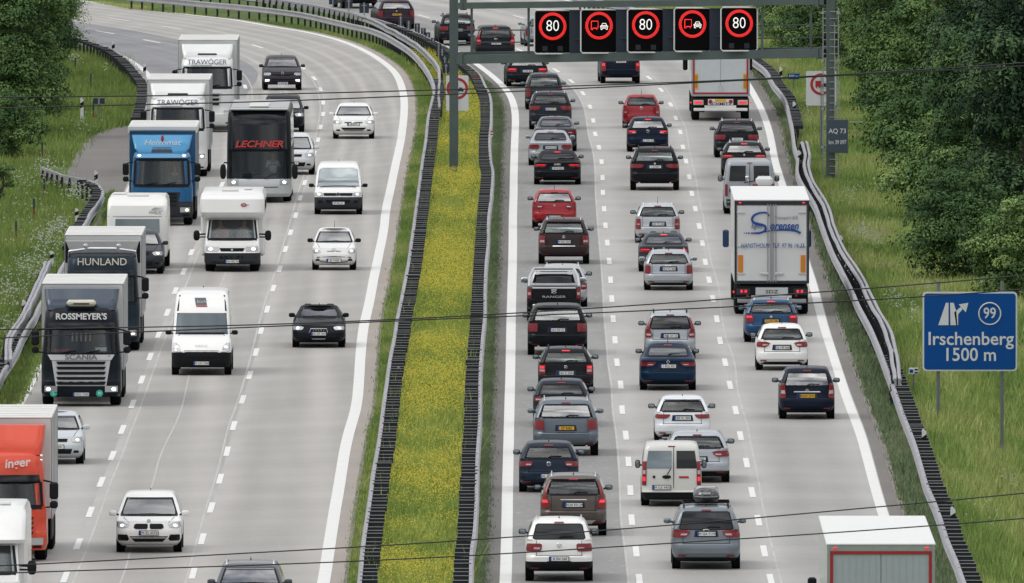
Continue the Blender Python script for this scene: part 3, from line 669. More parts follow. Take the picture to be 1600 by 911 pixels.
# the bluish asphalt stretch of the left bend
seg = pLD_L[pLD_L[:, 1] > 1030]; seg2 = pLE_L[pLE_L[:, 1] > 1030]
mid = path([(262, 100), (340, 92), (400, 110), (300, 66), (190, 44), (60, 30), (-160, 10)][2:], 0)
ribbon('asphalt_patch_left_bend', resample(path([(232, 150), (234, 118), (207, 97), (172, 81), (120, 67), (60, 55), (-60, 39)], 0), 60), resample(path([(384, 150), (402, 112), (352, 84), (275, 62), (190, 45), (110, 33), (0, 20)], 0), 60), M_ASPH, .014)

def wavy(P, amp, seed):
    r = np.random.default_rng(seed); n = len(P); t = np.cumsum(r.normal(0, 1, n)); k = np.ones(9) / 9; t = np.convolve(t - np.convolve(t, np.ones(31) / 31, 'same'), k, 'same')
    t = t / (np.abs(t).max() + 1e-6) * amp; return offset(P, 1.) * t[:, None] - P * t[:, None] + P
def line(name, P, w, m=M_LINE, z=.018, amp=.03, seed=1):
    Q = wavy(resample(P, 260), amp, seed); return ribbon(name, offset(Q, -w / 2), offset(Q, w / 2), m, z)
line('edge_line_left_carriageway', pLW_L, .34, seed=3); line('edge_line_right_carriageway', pLW_R, .32, seed=4, amp=.02)
line('edge_line_slow_lane', pLE_R, .30, seed=5, amp=.02); line('edge_line_bay_side', pLE_L, .26, seed=6, amp=.02)
for i, (P, o_, a) in enumerate(((pLD_R, -.14, .07), (pLD_L, .28, .07), (offset(pLD_R, -1.9), 0, .1), (pD23, .24, .07), (pD12, -.3, .05), )):
    line('joint_line', offset(P, o_), .06 if i != 2 else .05, M_SEAL, .015, a, 20 + i)
def dashes(px, w=.15, skip=(), ln=6.0, far=1200, z=.020):
    P = path(px, 0, 3.0); D = np.concatenate([[0], np.cumsum(np.linalg.norm(np.diff(P, axis=0), axis=1))]); mb = MB()
    for x, y in px:
        if y > 940 or y < -12: continue
        g = np.array(G(x, y)[:2]); i = int(np.argmin(np.linalg.norm(P - g, axis=1))); d0 = D[i]
        c = []
        for t in np.linspace(d0 - ln / 2, d0 + ln / 2, 4): c.append(np.array([np.interp(t, D, P[:, 0]), np.interp(t, D, P[:, 1])]))
        c = np.array(c); a, b = offset(c, -w / 2), offset(c, w / 2)
        for k in range(3): mb.add([(*a[k], z), (*b[k], z), (*b[k + 1], z), (*a[k + 1], z)], [(0, 1, 2, 3)])
    return mb
for nm, px in (('lane_dashes_left_carriageway', LD_R), ('lane_dashes_slow_lane', LD_L), ('lane_dashes_right_carriageway', D12), ('lane_dashes_truck_lane', D23)):
    meta(dashes(px, .17).build(nm, M_LINE), kind='structure')

# ------------------------------------------------------------------ guard rails
def beam_mesh(P, zt, w=.09, h=.31, n=260, wob=.0, seed=0, ztop=None):
    Q = resample(P, n); r = np.random.default_rng(seed)
    if wob: Q = wavy(Q, wob, seed)
    dz = np.convolve(r.normal(0, 1, len(Q) + 8), np.ones(9) / 9, 'valid')[:len(Q)] * .03
    prof = [(-w / 2, 0), (w / 2, 0), (w * .9, -.05), (w * .35, -.11), (w * .35, -.2), (w * .9, -.26), (w / 2, -h), (-w / 2, -h), (-w / 2, -.2), (-w / 2, -.1)]
    T = np.gradient(Q, axis=0); T /= np.linalg.norm(T, axis=1)[:, None]; Nn = np.stack([T[:, 1], -T[:, 0]], 1); v = []; k = len(prof)
    for i in range(len(Q)):
        for a, b in prof: v.append((Q[i][0] + Nn[i][0] * a, Q[i][1] + Nn[i][1] * a, zt + b + dz[i]))
    f = [(i * k + j, i * k + (j + 1) % k, (i + 1) * k + (j + 1) % k, (i + 1) * k + j) for i in range(len(Q) - 1) for j in range(k)] + [tuple(range(k)), tuple(range(len(v) - 1, len(v) - k - 1, -1))]
    return MB().add(v, f)
def guardrail(label, px, rungs=(), side=-1, arm=.5, zt=.75, face=1, w=.09, seed=1, wob=.03, group='steel guard rails along the motorway', ground=None, posts=True, gap=2.0, double=0.):
    P = path(px, zt, 4.0); root = thing('guardrail', label, 'guard rail', (float(P[0][0]), float(P[0][1]), 0), 0, group)
    inv = -np.array([P[0][0], P[0][1]]); Pl = P + inv
    Pb = offset(P, 0) + inv
    beam_mesh(Pb if face > 0 else Pb[::-1], zt, w, seed=seed, wob=wob).build('rail_beam', M_STEEL, root, 40)
    if double: Pc = offset(P, double) + inv; beam_mesh(Pc if face < 0 else Pc[::-1], zt + .01, w, seed=seed + 50, wob=wob).build('rail_beam', M_STEEL, root, 40)
    D = np.concatenate([[0], np.cumsum(np.linalg.norm(np.diff(Pl, axis=0), axis=1))]); T = np.gradient(Pl, axis=0); T /= np.linalg.norm(T, axis=1)[:, None]
    # spacer arm post and plain post, each one mesh shared by its copies
    def post_mesh(a, ln):
        b = MB(); b.box((a * .55, 0, zt / 2 - .1 - .25), (.10, .06, zt + .3), 0)
        if ln: b.box((a * .5, 0, zt - .085), (abs(a), .05, .165), 0); b.box((a * .5, -.012, zt + .004), (abs(a) + .02, .055, .016), 1)  # dark arm face painted as shade, pale cap as its lit top edge
        else: b.box((a * .3, 0, zt - .17), (.12, .05, .2), 0)
        return b.mesh('post', [M_STEELD, M_STEEL])
    mA, mB = post_mesh(side * arm, True), post_mesh(side * .16, False)
    if posts:
        items = []; t = gap / 2
        while t < D[-1]:
            x, y = np.interp(t, D, Pl[:, 0]), np.interp(t, D, Pl[:, 1]); i = min(len(T) - 1, int(np.searchsorted(D, t)))
            tx, ty = T[i]; th = math.atan2(ty, tx) - pi / 2; Y = y - inv[1]
            row = YH + F * CH / Y; items.append((Y, x, y, th, any(a <= row <= b for a, b in rungs))); t += gap
        vis = [q for q in items if 560 < q[0]]; vis.sort(); near = vis[:98]; far = vis[98:] 
        for q in near:
            o = bpy.data.objects.new('post', mA if q[4] else mB); link(o, root); o.location = (q[1] + RNG.normal(0, .012), q[2], RNG.normal(0, .012)); o.rotation_euler = (0, 0, q[3] + RNG.normal(0, .02))
        if far:
            fb = MB()
            for q in far:
                me = mA if q[4] else mB; c, s_ = cos(q[3]), sin(q[3]); b0 = len(fb.v); dz = RNG.normal(0, .012)
                for v in me.vertices: fb.v.append((q[1] + v.co.x * c - v.co.y * s_, q[2] + v.co.x * s_ + v.co.y * c, v.co.z + dz))
                for p in me.polygons: fb.f.append(tuple(b0 + i for i in p.vertices)); fb.m.append(p.material_index)
            meta(fb.build('far_posts', [M_STEELD, M_STEEL], root), kind='stuff')
    return root
ML = [(548, 1010), (562, 909), (569, 843), (575, 803), (580, 770), (585, 733), (594, 683), (601, 628), (610, 562), (617.5, 525), (621, 500), (627.5, 470), (636, 425), (640.5, 400), (644, 375), (651, 325), (656, 287), (661, 250), (666.5, 214), (670, 180), (676, 155), (679, 138), (670, 112), (650, 86), (625, 66), (587, 47), (525, 31), (475, 20), (400, 10), (300, 1), (200, -8)]
MF = [(686, 168), (686, 140), (686, 107), (675, 90), (650, 67), (612, 45), (575, 27), (525, 14), (475, 4), (450, 0), (380, -8), (300, -16)]
MR = [(732, 1010), (736, 905), (737.5, 858), (741, 833), (744, 758), (747.5, 688), (749, 628), (751, 575), (756, 500), (760, 407), (762, 375), (765, 325), (768.5, 287), (769.5, 267), (766, 250), (765.5, 214), (767.5, 190), (765, 150), (757, 132), (750, 117), (740, 107), (731, 101), (717, 85), (690, 69), (650, 50), (590, 30), (500, 10), (400, -6)]
guardrail('galvanised barrier left of the yellow flower strip, dark cross braces stacked like a ladder', ML, [(148, 2000)], 1, .46, face=-1, seed=1)
guardrail('upper rail of the two curving barriers in the bend, behind the grass verge', MF, [], 1, .4, seed=2, wob=.02, face=-1)
guardrail('galvanised barrier right of the yellow flower strip, cross braces on its left', MR, [(60, 2000)], -1, .46, face=1, seed=3)
guardrail('pale inner rail beside the slow lane on the right, starts beyond the far truck', RR1, [(85, 222), (588, 2000)], 1, .48, face=-1, seed=4)
RR2 = [(1398, 592), (1396, 575), (1392, 545), (1382, 513), (1367, 485), (1350, 453), (1347, 443), (1330, 415), (1312, 388), (1297, 353), (1287, 320), (1272, 295), (1264, 281), (1257, 257), (1259, 239), (1253, 221)]
guardrail('thick high double rail behind the inner rail on the right grass verge', RR2, [], -1, .2, zt=.95, w=.085, seed=5, face=-1, gap=2., double=.15)
LB = [(-60, 705), (-25, 640), (-5, 598), (10, 570), (25, 547), (37, 520), (60, 480), (80, 445), (100, 410), (118, 375), (136, 341), (151, 318), (161, 298), (154, 288), (136, 281), (101, 274), (64, 261)]
guardrail('barrier at the left verge whose far end curls back beside the parking bay', LB, [(310, 418), (555, 700)], -1, .38, face=1, seed=6)
LA = [(9, 562), (12, 525), (32, 495), (57, 442), (72, 408)]
guardrail('short second rail behind the left verge barrier, beside the dark truck', LA, [], -1, .3, zt=.9, w=.085, seed=7, gap=2., double=.14)
LC = [(222, 184), (230, 160), (231, 131), (219, 114), (203, 96), (177, 78), (143, 65), (102, 54), (60, 46), (0, 36), (-80, 24)]
guardrail('dark curved barrier at the far left bend, ending behind the white trucks', LC, [(70, 300)], -1, .5, face=1, seed=8)

# ------------------------------------------------------------------ gantry, signs, posts
M_GAN = mat('green_grey_steel', lin((84, 97, 95)), .5, .1, var=.12, vscale=1.5)
M_PANEL = mat('slate_panel', lin((38, 50, 66)), .5, var=.05)
M_LED = mat('led_red', (.8, .02, .02), .4, emit=(1., .035, .03), es=1.25, var=0)
M_LEDD = mat('led_housing', (.25, .006, .01), .5, emit=(.5, .0, .01), es=.25, var=0)
M_LEDW = mat('led_white', (.9, .9, .85), .4, emit=(1., .97, .93), es=.85, var=0)
M_DISP = mat('display_black', (.003, .003, .004), .6, spec=.08)
M_FRAMEW = mat('white_frame', (.72, .74, .75), .4)
def beam(mb, a, b, w, h, mi=0):
    a, b = np.array(a, float), np.array(b, float); t = b - a; L = np.linalg.norm(t); t /= L
    up = np.array((0, 0, 1.)) if abs(t[2]) < .9 else np.array((0, 1., 0)); u = np.cross(t, up); u /= np.linalg.norm(u); v = np.cross(u, t); vs = []
    for p in (a, b):
        for i, j in ((-1, -1), (1, -1), (1, 1), (-1, 1)): vs.append(p + u * i * w / 2 + v * j * h / 2)
    return mb.add(vs, [(0, 1, 2, 3), (7, 6, 5, 4), (0, 4, 5, 1), (1, 5, 6, 2), (2, 6, 7, 3), (3, 7, 4, 0)])
dL, dR = 900.4, 893.0
def GP(x, y, back=0.):                       # point in the gantry's plane
    t = (x - 709) / (1297 - 709); return np.array(AT(x, y, dL + (dR - dL) * t + back))
gan = thing('sign_gantry', 'grey green steel gantry frame spanning the right carriageway on two tall legs', 'gantry', (float(GP(709, 275)[0]), dL, 0))
gi = -np.array(gan.location)
def gpart(nm, segs, m=M_GAN):
    b = MB()
    for a, c, w, h in segs: beam(b, a + gi, c + gi, w, h)
    return b.build(nm, m, gan)
gpart('leg', [(GP(709, -70), np.array([GP(709, 0)[0], dL, -.2]), .36, .40)])
gpart('leg', [(GP(1298, -70), np.array([GP(1298, 0)[0], dR, -.5]), .36, .40)])
gpart('beam', [(GP(716, 9), GP(1290, 2), .35, .26)]); gpart('beam', [(GP(716, 93), GP(1290, 83), .35, .36)])
gpart('rear_beam', [(GP(716, 84, 1.1), GP(1290, 76, 1.1), .2, .14)])
for x in (737, 826, 1191, 1267): gpart('strut', [(GP(x, 12), GP(x, 88), .1, .1)])
for a, b_ in (((716, 47), (826, 47)), ((716, 66), (826, 66)), ((1183, 40), (1286, 38)), ((1183, 60), (1286, 58))):
    gpart('handrail', [(GP(*a, back=1.), GP(*b_, back=1.), .05, .05)])
for y in (7, 92): gpart('flange', [(GP(722, y), GP(726, y), .42, .46)])
for y in (2, 83): gpart('flange', [(GP(1278, y), GP(1282, y), .42, .44)])
b = MB()
for x in (1286, 1310): beam(b, GP(x, 12, -.2) + gi, GP(x, 278, -.2) + gi, .045, .045)
for k in range(24): y = 18 + k * 11; beam(b, GP(1286, y, -.2) + gi, GP(1310, y, -.2) + gi, .03, .03)
beam(b, GP(1304, 35, -.5) + gi, GP(1304, 190, -.5) + gi, .03, .03)
for y in (20, 95, 145, 170, 230): beam(b, GP(1284, y, -.2) + gi, GP(1288, y, -.2) + gi, .1, .1); beam(b, GP(1308, y, -.2) + gi, GP(1312, y, -.2) + gi, .1, .1)
b.build('ladder', M_STEEL, gan)
for x in (899.5, 972.5, 1045.5, 1118.5):
    yt = 15 - (x - 863) * .012; gpart('mounting_panel', [(GP(x, yt + 1, .1), GP(x, yt + 68, .1), .52, .12)], M_PANEL)
gpart('walkway', [(GP(835, 62, .5), GP(1183, 55, .5), .9, .06)], M_PANEL)
def ring_pts(r, n=40, z=0): return [(r * cos(2 * pi * i / n), 0, r * sin(2 * pi * i / n) + z) for i in range(n + 1)]
def display(cx, cy, kind, label, top):
    p = GP(cx, cy + 9, -.35); k = F / p[1]; w, h = 57 / k, 68 / k
    o = thing('display_sign', label, 'display sign', tuple(p), 0, 'illuminated speed displays on the gantry')
    MB().box((0, .1, 0), (w, .22, h), 0, .03).build('housing', M_DISP, o)
    b = MB(); r = .05
    b.tube([(-w / 2 + .08, -.02, -h / 2), (w / 2 - .08, -.02, -h / 2), (w / 2, -.02, -h / 2 + .08), (w / 2, -.02, h / 2 - .08), (w / 2 - .08, -.02, h / 2), (-w / 2 + .08, -.02, h / 2), (-w / 2, -.02, h / 2 - .08), (-w / 2, -.02, -h / 2 + .08), (-w / 2 + .08, -.02, -h / 2)], .032, 6)
    b.build('frame', M_FRAMEW, o)
    zc = 9 / k; R0 = 19.3 / k
    MB().tube([(x, -.03, z) for x, _, z in ring_pts(R0, 48, zc)], .055, 6).build('led_ring', M_LEDD, o)
    dots = MB()
    for rr in (R0 - .042, R0, R0 + .042):
        for i in range(56): a = 2 * pi * (i + (.5 if rr == R0 else 0)) / 56; dots.cyl((rr * cos(a), -.085, zc + rr * sin(a)), .020, .012, 'y', 6)
    dots.build('red_led', M_LED, o)
    if kind == '80':
        text('80', 25 / k, (0, -.04, zc), M_LEDW, o, 'digits', bold=-.012, sx=.86)
        for sg in (-1, 1): MB().box((sg * 12 / k, -.02, -26 / k), (8 / k, .02, 8 / k)).build('lamp_grid', M_DGREY, o)
    else:
        x0, b = -12 / k, MB()
        L = lambda pts, r=.018: b.tube([(x / k, -.05, zc + z / k) for x, z in pts], r, 5)
        L([(-12, 7), (-1.5, 7), (-1.5, -4), (-3.5, -4), (-3.5, -6.5)]); L([(-3.5, -4), (-10, -4)]); L([(-12, 7), (-12, -6.5), (-10, -6.5), (-10, -4)])
        b.build('truck_symbol', M_LED, o); b = MB()
        L([(3, -6), (3, -3), (2, -1), (4, 0), (5.5, 3.4), (10.5, 3.4), (12, 0), (14, -1), (13, -3), (13, -6), (11, -6), (11, -4), (5, -4), (5, -6), (3, -6)], .015); L([(4, 0), (12, 0)], .015); L([(3.2, -2), (12.8, -2)], .015)
        b.build('car_symbol', M_LEDW, o)
    return o
display(863.5, 41, '80', 'leftmost lit display on the gantry, red ring around white 80', 16)
display(936, 40, 'truck', 'lit no overtaking display for trucks, second from left on the gantry', 14)
display(1009, 39, '80', 'middle lit display on the gantry, red ring around white 80', 13)
display(1082, 37.5, 'truck', 'lit no overtaking display for trucks, fourth from left on the gantry', 11)
display(1155, 36.5, '80', 'rightmost lit display on the gantry, red ring around white 80', 10)

M_SB = mat('sign_blue', lin((0, 74, 146)), .5, var=.03, spec=.2); M_SR = mat('sign_red', (.42, .02, .03), .4, var=.03); M_SW = mat('sign_white', (.66, .68, .69), .45, var=.04)
M_POST = mat('grey_post', (.16, .18, .19), .5, .3)
def panel(b, w, h, r, y0, y1, mi=0):
    pts = []
    for cx_, cz, a0 in ((w / 2 - r, h / 2 - r, 0), (-w / 2 + r, h / 2 - r, 90), (-w / 2 + r, -h / 2 + r, 180), (w / 2 - r, -h / 2 + r, 270)):
        for k in range(5): a = rad(a0 + k * 22.5); pts.append((cx_ + r * cos(a), cz + r * sin(a)))
    return b.prism(pts, y0, y1, mi)
# blue exit sign
d = F / 50.5; p = AT(1515.5, 518, d); k = 50.5
sg_ = thing('exit_sign', 'big blue exit sign reading Irschenberg 1500 m with a white 99 in a circle', 'road sign', (p[0], d, gz(p[0], d)))
zc = p[2] - sg_.location.z
panel(MB(), 148 / k, 124 / k, .12, .0, .06).build('border', M_SW, sg_, loc=(0, 0, zc)); panel(MB(), 143 / k, 119 / k, .09, -.012, .03).build('face', M_SB, sg_, loc=(0, 0, zc))
for px, zb_ in ((1466, 655), (1566, 715)):
    X = (px - 1515.5) / k; MB().cyl((X, .12, 0), .055, 1, 'z', 14).build('post', M_POST, sg_); q = sg_.children[-1]; q.scale = (1, 1, zc + 1.55 + 1.2); q.location = (0, 0, (zc + 1.55 - 1.2) / 2)
text('Irschenberg', 29 / k, (1 / k, -.016, zc - 12 / k), M_SW, sg_, bold=.012, sx=.98); text('1500 m', 29 / k, (0, -.016, zc - 37 / k), M_SW, sg_, bold=.012, sx=.95)
text('99', 24 / k, (31 / k, -.016, zc + 28 / k), M_SW, sg_, bold=.012, sx=.85)
MB().tube([(x + 31 / k, -.018, z) for x, _, z in ring_pts(17 / k, 40, zc + 28 / k)], .022, 5).build('number_ring', M_SW, sg_)
b = MB(); S_ = lambda pts: b.prism([((x - 1515.5) / k, zc + (518 - y) / k) for x, y in pts], -.02, -.013)
S_([(1478, 473), (1482, 473), (1482, 508), (1466, 508)]); S_([(1484.5, 473), (1490, 473), (1494, 486), (1496, 508), (1485, 508)])
S_([(1491, 488), (1501, 479.5), (1504, 483), (1497, 491), (1497, 508), (1494, 508)]); S_([(1498, 475.5), (1513, 473), (1509, 488)])
b.build('exit_symbol', M_SW, sg_)
# no-overtaking signs, small signs
def no_pass(cx, top, bot, w, base, d, label, zbase=0., trk=True, off=0):
    k = F / d; p = AT(cx, (top + bot) / 2, d); o = thing('road_sign', label, 'road sign', (p[0], d, zbase)); zc = p[2] - zbase; h = (bot - top) / k
    panel(MB(), w / k, h, .05, 0, .04).build('board', M_SW, o, loc=(0, 0, zc))
    MB().cyl((0, .07, (zc - .5) / 2), .05, zc + .5, 'z', 10).build('post', M_POST, o)
    r = .40; c = zc + h / 2 - .55
    b = MB(); n = 40
    vs = [((r + q) * cos(2 * pi * i / n), -.012, c + (r + q) * sin(2 * pi * i / n)) for q in (-.055, .055) for i in range(n)]
    b.add(vs + [(x, -.002, z) for x, y, z in vs], [(i, (i + 1) % n, n + (i + 1) % n, n + i) for i in range(n)] + [(n + i, n + (i + 1) % n, 3 * n + (i + 1) % n, 3 * n + i) for i in range(n)] + [(i, (i + 1) % n, 2 * n + (i + 1) % n, 2 * n + i) for i in range(n)])
    b.build('red_ring', M_SR, o)
    b = MB(); b.box((-.13, -.01, c + .02), (.22, .016, .24)); b.box((-.20, -.01, c - .13), (.05, .016, .06)); b.box((-.06, -.01, c - .13), (.05, .016, .06)); b.build('truck_symbol', M_SR, o)
    b = MB(); b.box((.15, -.01, c - .06), (.24, .016, .10)); b.box((.15, -.01, c + .01), (.14, .016, .06)); b.box((.07, -.01, c - .12), (.04, .016, .04)); b.box((.23, -.01, c - .12), (.04, .016, .04)); b.build('car_symbol', M_INK, o)
    MB().box((0, -.05, zc - .1), (.03, .03, h * .8)).build('strap', M_POST, o)
    return o
no_pass(1283, 111, 165, 47, 200, 918., 'white no overtaking sign with red ring beside the right gantry leg')
no_pass(714.5, 118, 173, 35, 200, 930., 'white no overtaking sign half hidden behind the left gantry leg')
p = AT(1308.5, 213, 892.); o = thing('kilometre_board', 'dark grey board reading AQ 73 km 39 097 on the right gantry leg', 'sign', (p[0], 892., p[2])); k = F / 892
MB().box((0, 0, 0), (33 / k, .04, 52 / k), 0, .01).build('board', mat('slate_board', lin((66, 78, 92)), .5, var=.04), o)
text('AQ 73', 10.5 / k, (0, -.024, 8 / k), M_SW, o, sx=.95, bold=.01); text('km 39 097', 9.2 / k, (0, -.024, -9.5 / k), M_SW, o, sx=.70, bold=.01)
MB().cyl((18 / k + .15, .02, 22 / k), .02, .8, 'x', 8).build('bracket', M_STEEL, o)
def small_sign(cx, top, bot, w, base, label, m, extra=None, cat='marker sign', txt=None):
    x, y, _ = G(cx, base); z0 = gz(x, y); k = F / y; h = (bot - top) / k; zt = CH + (-(top + bot) / 2 + YH) / k
    o = thing('marker_sign', label, cat, (x, y, z0)); zc = zt - z0
    MB().box((0, 0, zc), (w / k, .03, h), 0, .01).build('board', m, o); MB().cyl((0, .05, zc / 2 - .1), .03, zc + .2, 'z', 8).build('post', M_POST, o)
    if extra: extra(o, zc, k)
    return o
def ex1(o, zc, k):
    MB().box((-3.5 / k, -.02, zc), (5.5 / k, .01, 5 / k)).build('blue_field', M_SB, o)
    for dz in (2.5, -2.5):
        MB().box((4 / k, -.02, zc + dz / k), (5 / k, .01, 2.4 / k)).build('number_field', M_DGREY, o)
small_sign(1427.5, 575, 585, 15, 618, 'tiny white and blue marker sign on a post left of the big exit sign', M_SW, ex1)
small_sign(1240, 114.5, 123.5, 18, 147, 'small blue sign on a dark post beyond the right barrier', M_SB, lambda o, zc, k: text('500 m', 6 / k, (0, -.02, zc), M_SW, o, bold=.02))
def ex2(o, zc, k): MB().box((0, -.02, zc), (2.4 / k, .01, 10 / k)).build('divider', M_STEEL, o)
small_sign(154.5, 153, 162, 18, 186, 'small dark double marker board on a post in the left meadow', M_PANEL, ex2)

M_DEL = mat('delineator_white', (.70, .71, .70), .5)
dm = MB(); dm.prism([(-.06, 0), (.06, 0), (.06, .93), (-.02, 1.02), (-.06, .98)], -.05, .05, 0); DELM = dm.mesh('delineator', M_DEL)
db = MB(); db.prism([(-.063, .55), (.063, .64), (.063, .86), (-.063, .77)], -.053, .053); DELB = db.mesh('black_band', M_BLK)
DLAB = [((128, 190), 1., 'white marker post with black band in the left meadow near the dark double board'), ((177, 92), .8, 'marker post standing above the curved far left barrier'), ((226, 128), .8, 'marker post at the near end of the far left curved barrier'),
        ((150, 300), .8, 'marker post beside the curl of the left barrier at the parking bay'), ((120, 352), .6, 'marker post at the left barrier just below its curl'), ((81, 420), .6, 'marker post on the left barrier right above the dark truck roof'),
        ((37.5, 512), .9, 'marker post between the two rails beside the truck lettered in white'), ((1220, 140), 1., 'farthest marker post among the right barrier cross braces'), ((1241, 196), 1., 'second farthest marker post on the right barrier'),
        ((1249, 275), 1., 'marker post where the thick double rail starts'), ((1285, 345), 1., 'marker post between the double rails beside the white truck roof'), ((1314, 413), 1., 'marker post between the double rails beside the white truck doors'),
        ((1355, 494), 1., 'marker post between the double rails right of the white hatchback'), ((1393, 594), 1., 'marker post at the near end of the thick double rail'), ((1444, 726), 1., 'marker post in the right barrier braces below the exit sign'), ((1489, 852), 1., 'nearest marker post in the right barrier braces')]
for (x, y), s_, lab in DLAB:
    g = G(x, y); o = bpy.data.objects.new('marker_post', DELM); link(o); o.location = g; o.scale = (1.15, 1, 1.0 * s_ + .05); meta(o, lab, 'marker post', 'roadside marker posts')
    q = bpy.data.objects.new('black_band', DELB); link(q, o)
M_STB = mat('stake_blue', (.01, .035, .07), .6); M_STR = mat('stake_red', (.22, .04, .02), .6)
sa = MB().cyl((0, 0, .15), .032, .5, 'z', 8).mesh('stake', M_STR); sb = MB().cyl((0, 0, .6), .034, .4, 'z', 8).mesh('blue_top', M_STB)
for (x, y), lab in (((117.5, 117), 'farthest blue and red stake beside the big left tree'), ((142, 142), 'blue and red stake in the left meadow above the double board'), ((85, 150), 'blue and red stake at the foot of the left tree'), ((146, 187), 'blue and red stake beside the white marker post in the meadow'),
                   ((66, 252), 'blue and red stake just above the curled barrier end'), ((69, 311), 'blue and red stake just below the curled barrier end'), ((53, 342), 'blue and red stake amid the meadow, fourth from the bottom left corner upwards'), ((25, 378), 'nearest blue and red stake at the lower left of the meadow'), ((7, 243), 'blue and red stake at the left picture edge')):
    g = G(x, y); o = bpy.data.objects.new('stake', sa); link(o); o.location = g; meta(o, lab, 'stake', 'blue and red stakes in the left meadow'); q = bpy.data.objects.new('blue_top', sb); link(q, o)
g = G(744, 147); o = MB().box((0, 0, .45), (.09, .05, .9), 0, .01).build('red_marker', M_SR, loc=g); meta(o, 'slim red marker upright at the right median barrier near the gantry leg', 'marker')
g = G(766.5, 240); o = thing('reflector_marker', 'small red and white striped marker on the right median barrier', 'marker', g)
for i in range(4): MB().box((.05, -.1, .75 + i * .06), (.12, .02, .055)).build('stripe', M_SR if i % 2 else M_SW, o)
g = G(622.5, 612); meta(MB().box((0, 0, .33), (.07, .05, .95), 0, .01).build('marker_stake', M_STEEL, loc=g), 'single pale grey upright post among the cross braces of the left median barrier', 'post')
# anti-glare boards along the bend
GS = [(569, 13, 15, 15, 30), (592, 20, 10, 19, 35), (610, 29, 9, 22, 44), (626, 35, 8, 22, 50), (638.5, 42, 8, 20, 56), (652, 47, 8, 21, 62), (661.5, 54, 7.5, 20, 70), (668.5, 62, 7.5, 23, 80), (677, 69, 7, 20, 90), (685.5, 78, 8, 20, 100), (691, 87, 9, 20, 108), (695, 98, 11, 22, 116), (697, 110, 12, 24, 128), (545, 6, 12, 14, 25), (520, 0, 12, 14, 20)]
GL = ['far left anti glare board', ]
for i, (x, y, w, h, by) in enumerate(GS):
    p = AT(x, y, G(x, by)[1]); k = F / p[1]; o = thing('glare_board', ('wide dark glare board on a pole in front of the dark cars at the top' if w >= 10 and y < 22 else 'tall dark glare board right beside the left gantry leg' if x > 690 else 'dark narrow glare board on a thin pole along the bend barrier'), 'glare board', (p[0], p[1], 0), 0, 'glare boards along the bend')
    MB().box((0, 0, p[2]), (w / k, .06, h / k), 0, .01).build('board', M_PANEL, o); MB().cyl((0, -.06, p[2] / 2 + .15), .035, p[2] + .3, 'z', 8).build('pole', M_STEEL, o)
    MB().box((0, -.07, p[2] + h * .3 / k), (w * .5 / k, .04, .04)).build('clip', M_STEEL, o)
# power cables crossing in front of the view
CAB = [([(-700, 160), (0, 152), (400, 147.5), (700, 140), (1050, 129), (1350, 114.5), (1600, 98), (2300, 40)], 'uppermost thin dark cable across the far traffic'),
       ([(-700, 196), (0, 169), (400, 159), (700, 147.5), (950, 136), (1350, 116), (1600, 103), (2300, 52)], 'second thin dark cable from the top, closely below the uppermost'),
       ([(-700, 530), (0, 515), (400, 507.5), (700, 495), (950, 480), (1350, 451), (1600, 430), (2300, 360)], 'third thin dark cable from the top, across the middle'),
       ([(-700, 560), (0, 528), (400, 511), (700, 498), (950, 488), (1350, 469), (1600, 452), (2300, 392)], 'fourth thin dark cable from the top, across the middle'),
       ([(-700, 912), (0, 884), (400, 863.5), (700, 846), (1041, 821), (1350, 794), (1600, 770.5), (2300, 696)], 'fifth thin dark cable from the top, near the bottom'),
       ([(-700, 928), (0, 896), (400, 883), (700, 870), (1100, 845.5), (1350, 829), (1600, 810), (2300, 748)], 'lowest thin dark cable near the bottom')]
M_CABLE = mat('cable_dark', (.03, .032, .035), .6)
for pts, lab in CAB:
    P = smooth(pts, 60.); P3 = [AT(x, y, 300.) for x, y in P]; o = MB().tube(P3, .0085, 6).build('power_cable', M_CABLE, smooth=60); meta(o, lab, 'cable', 'power cables over the motorway')

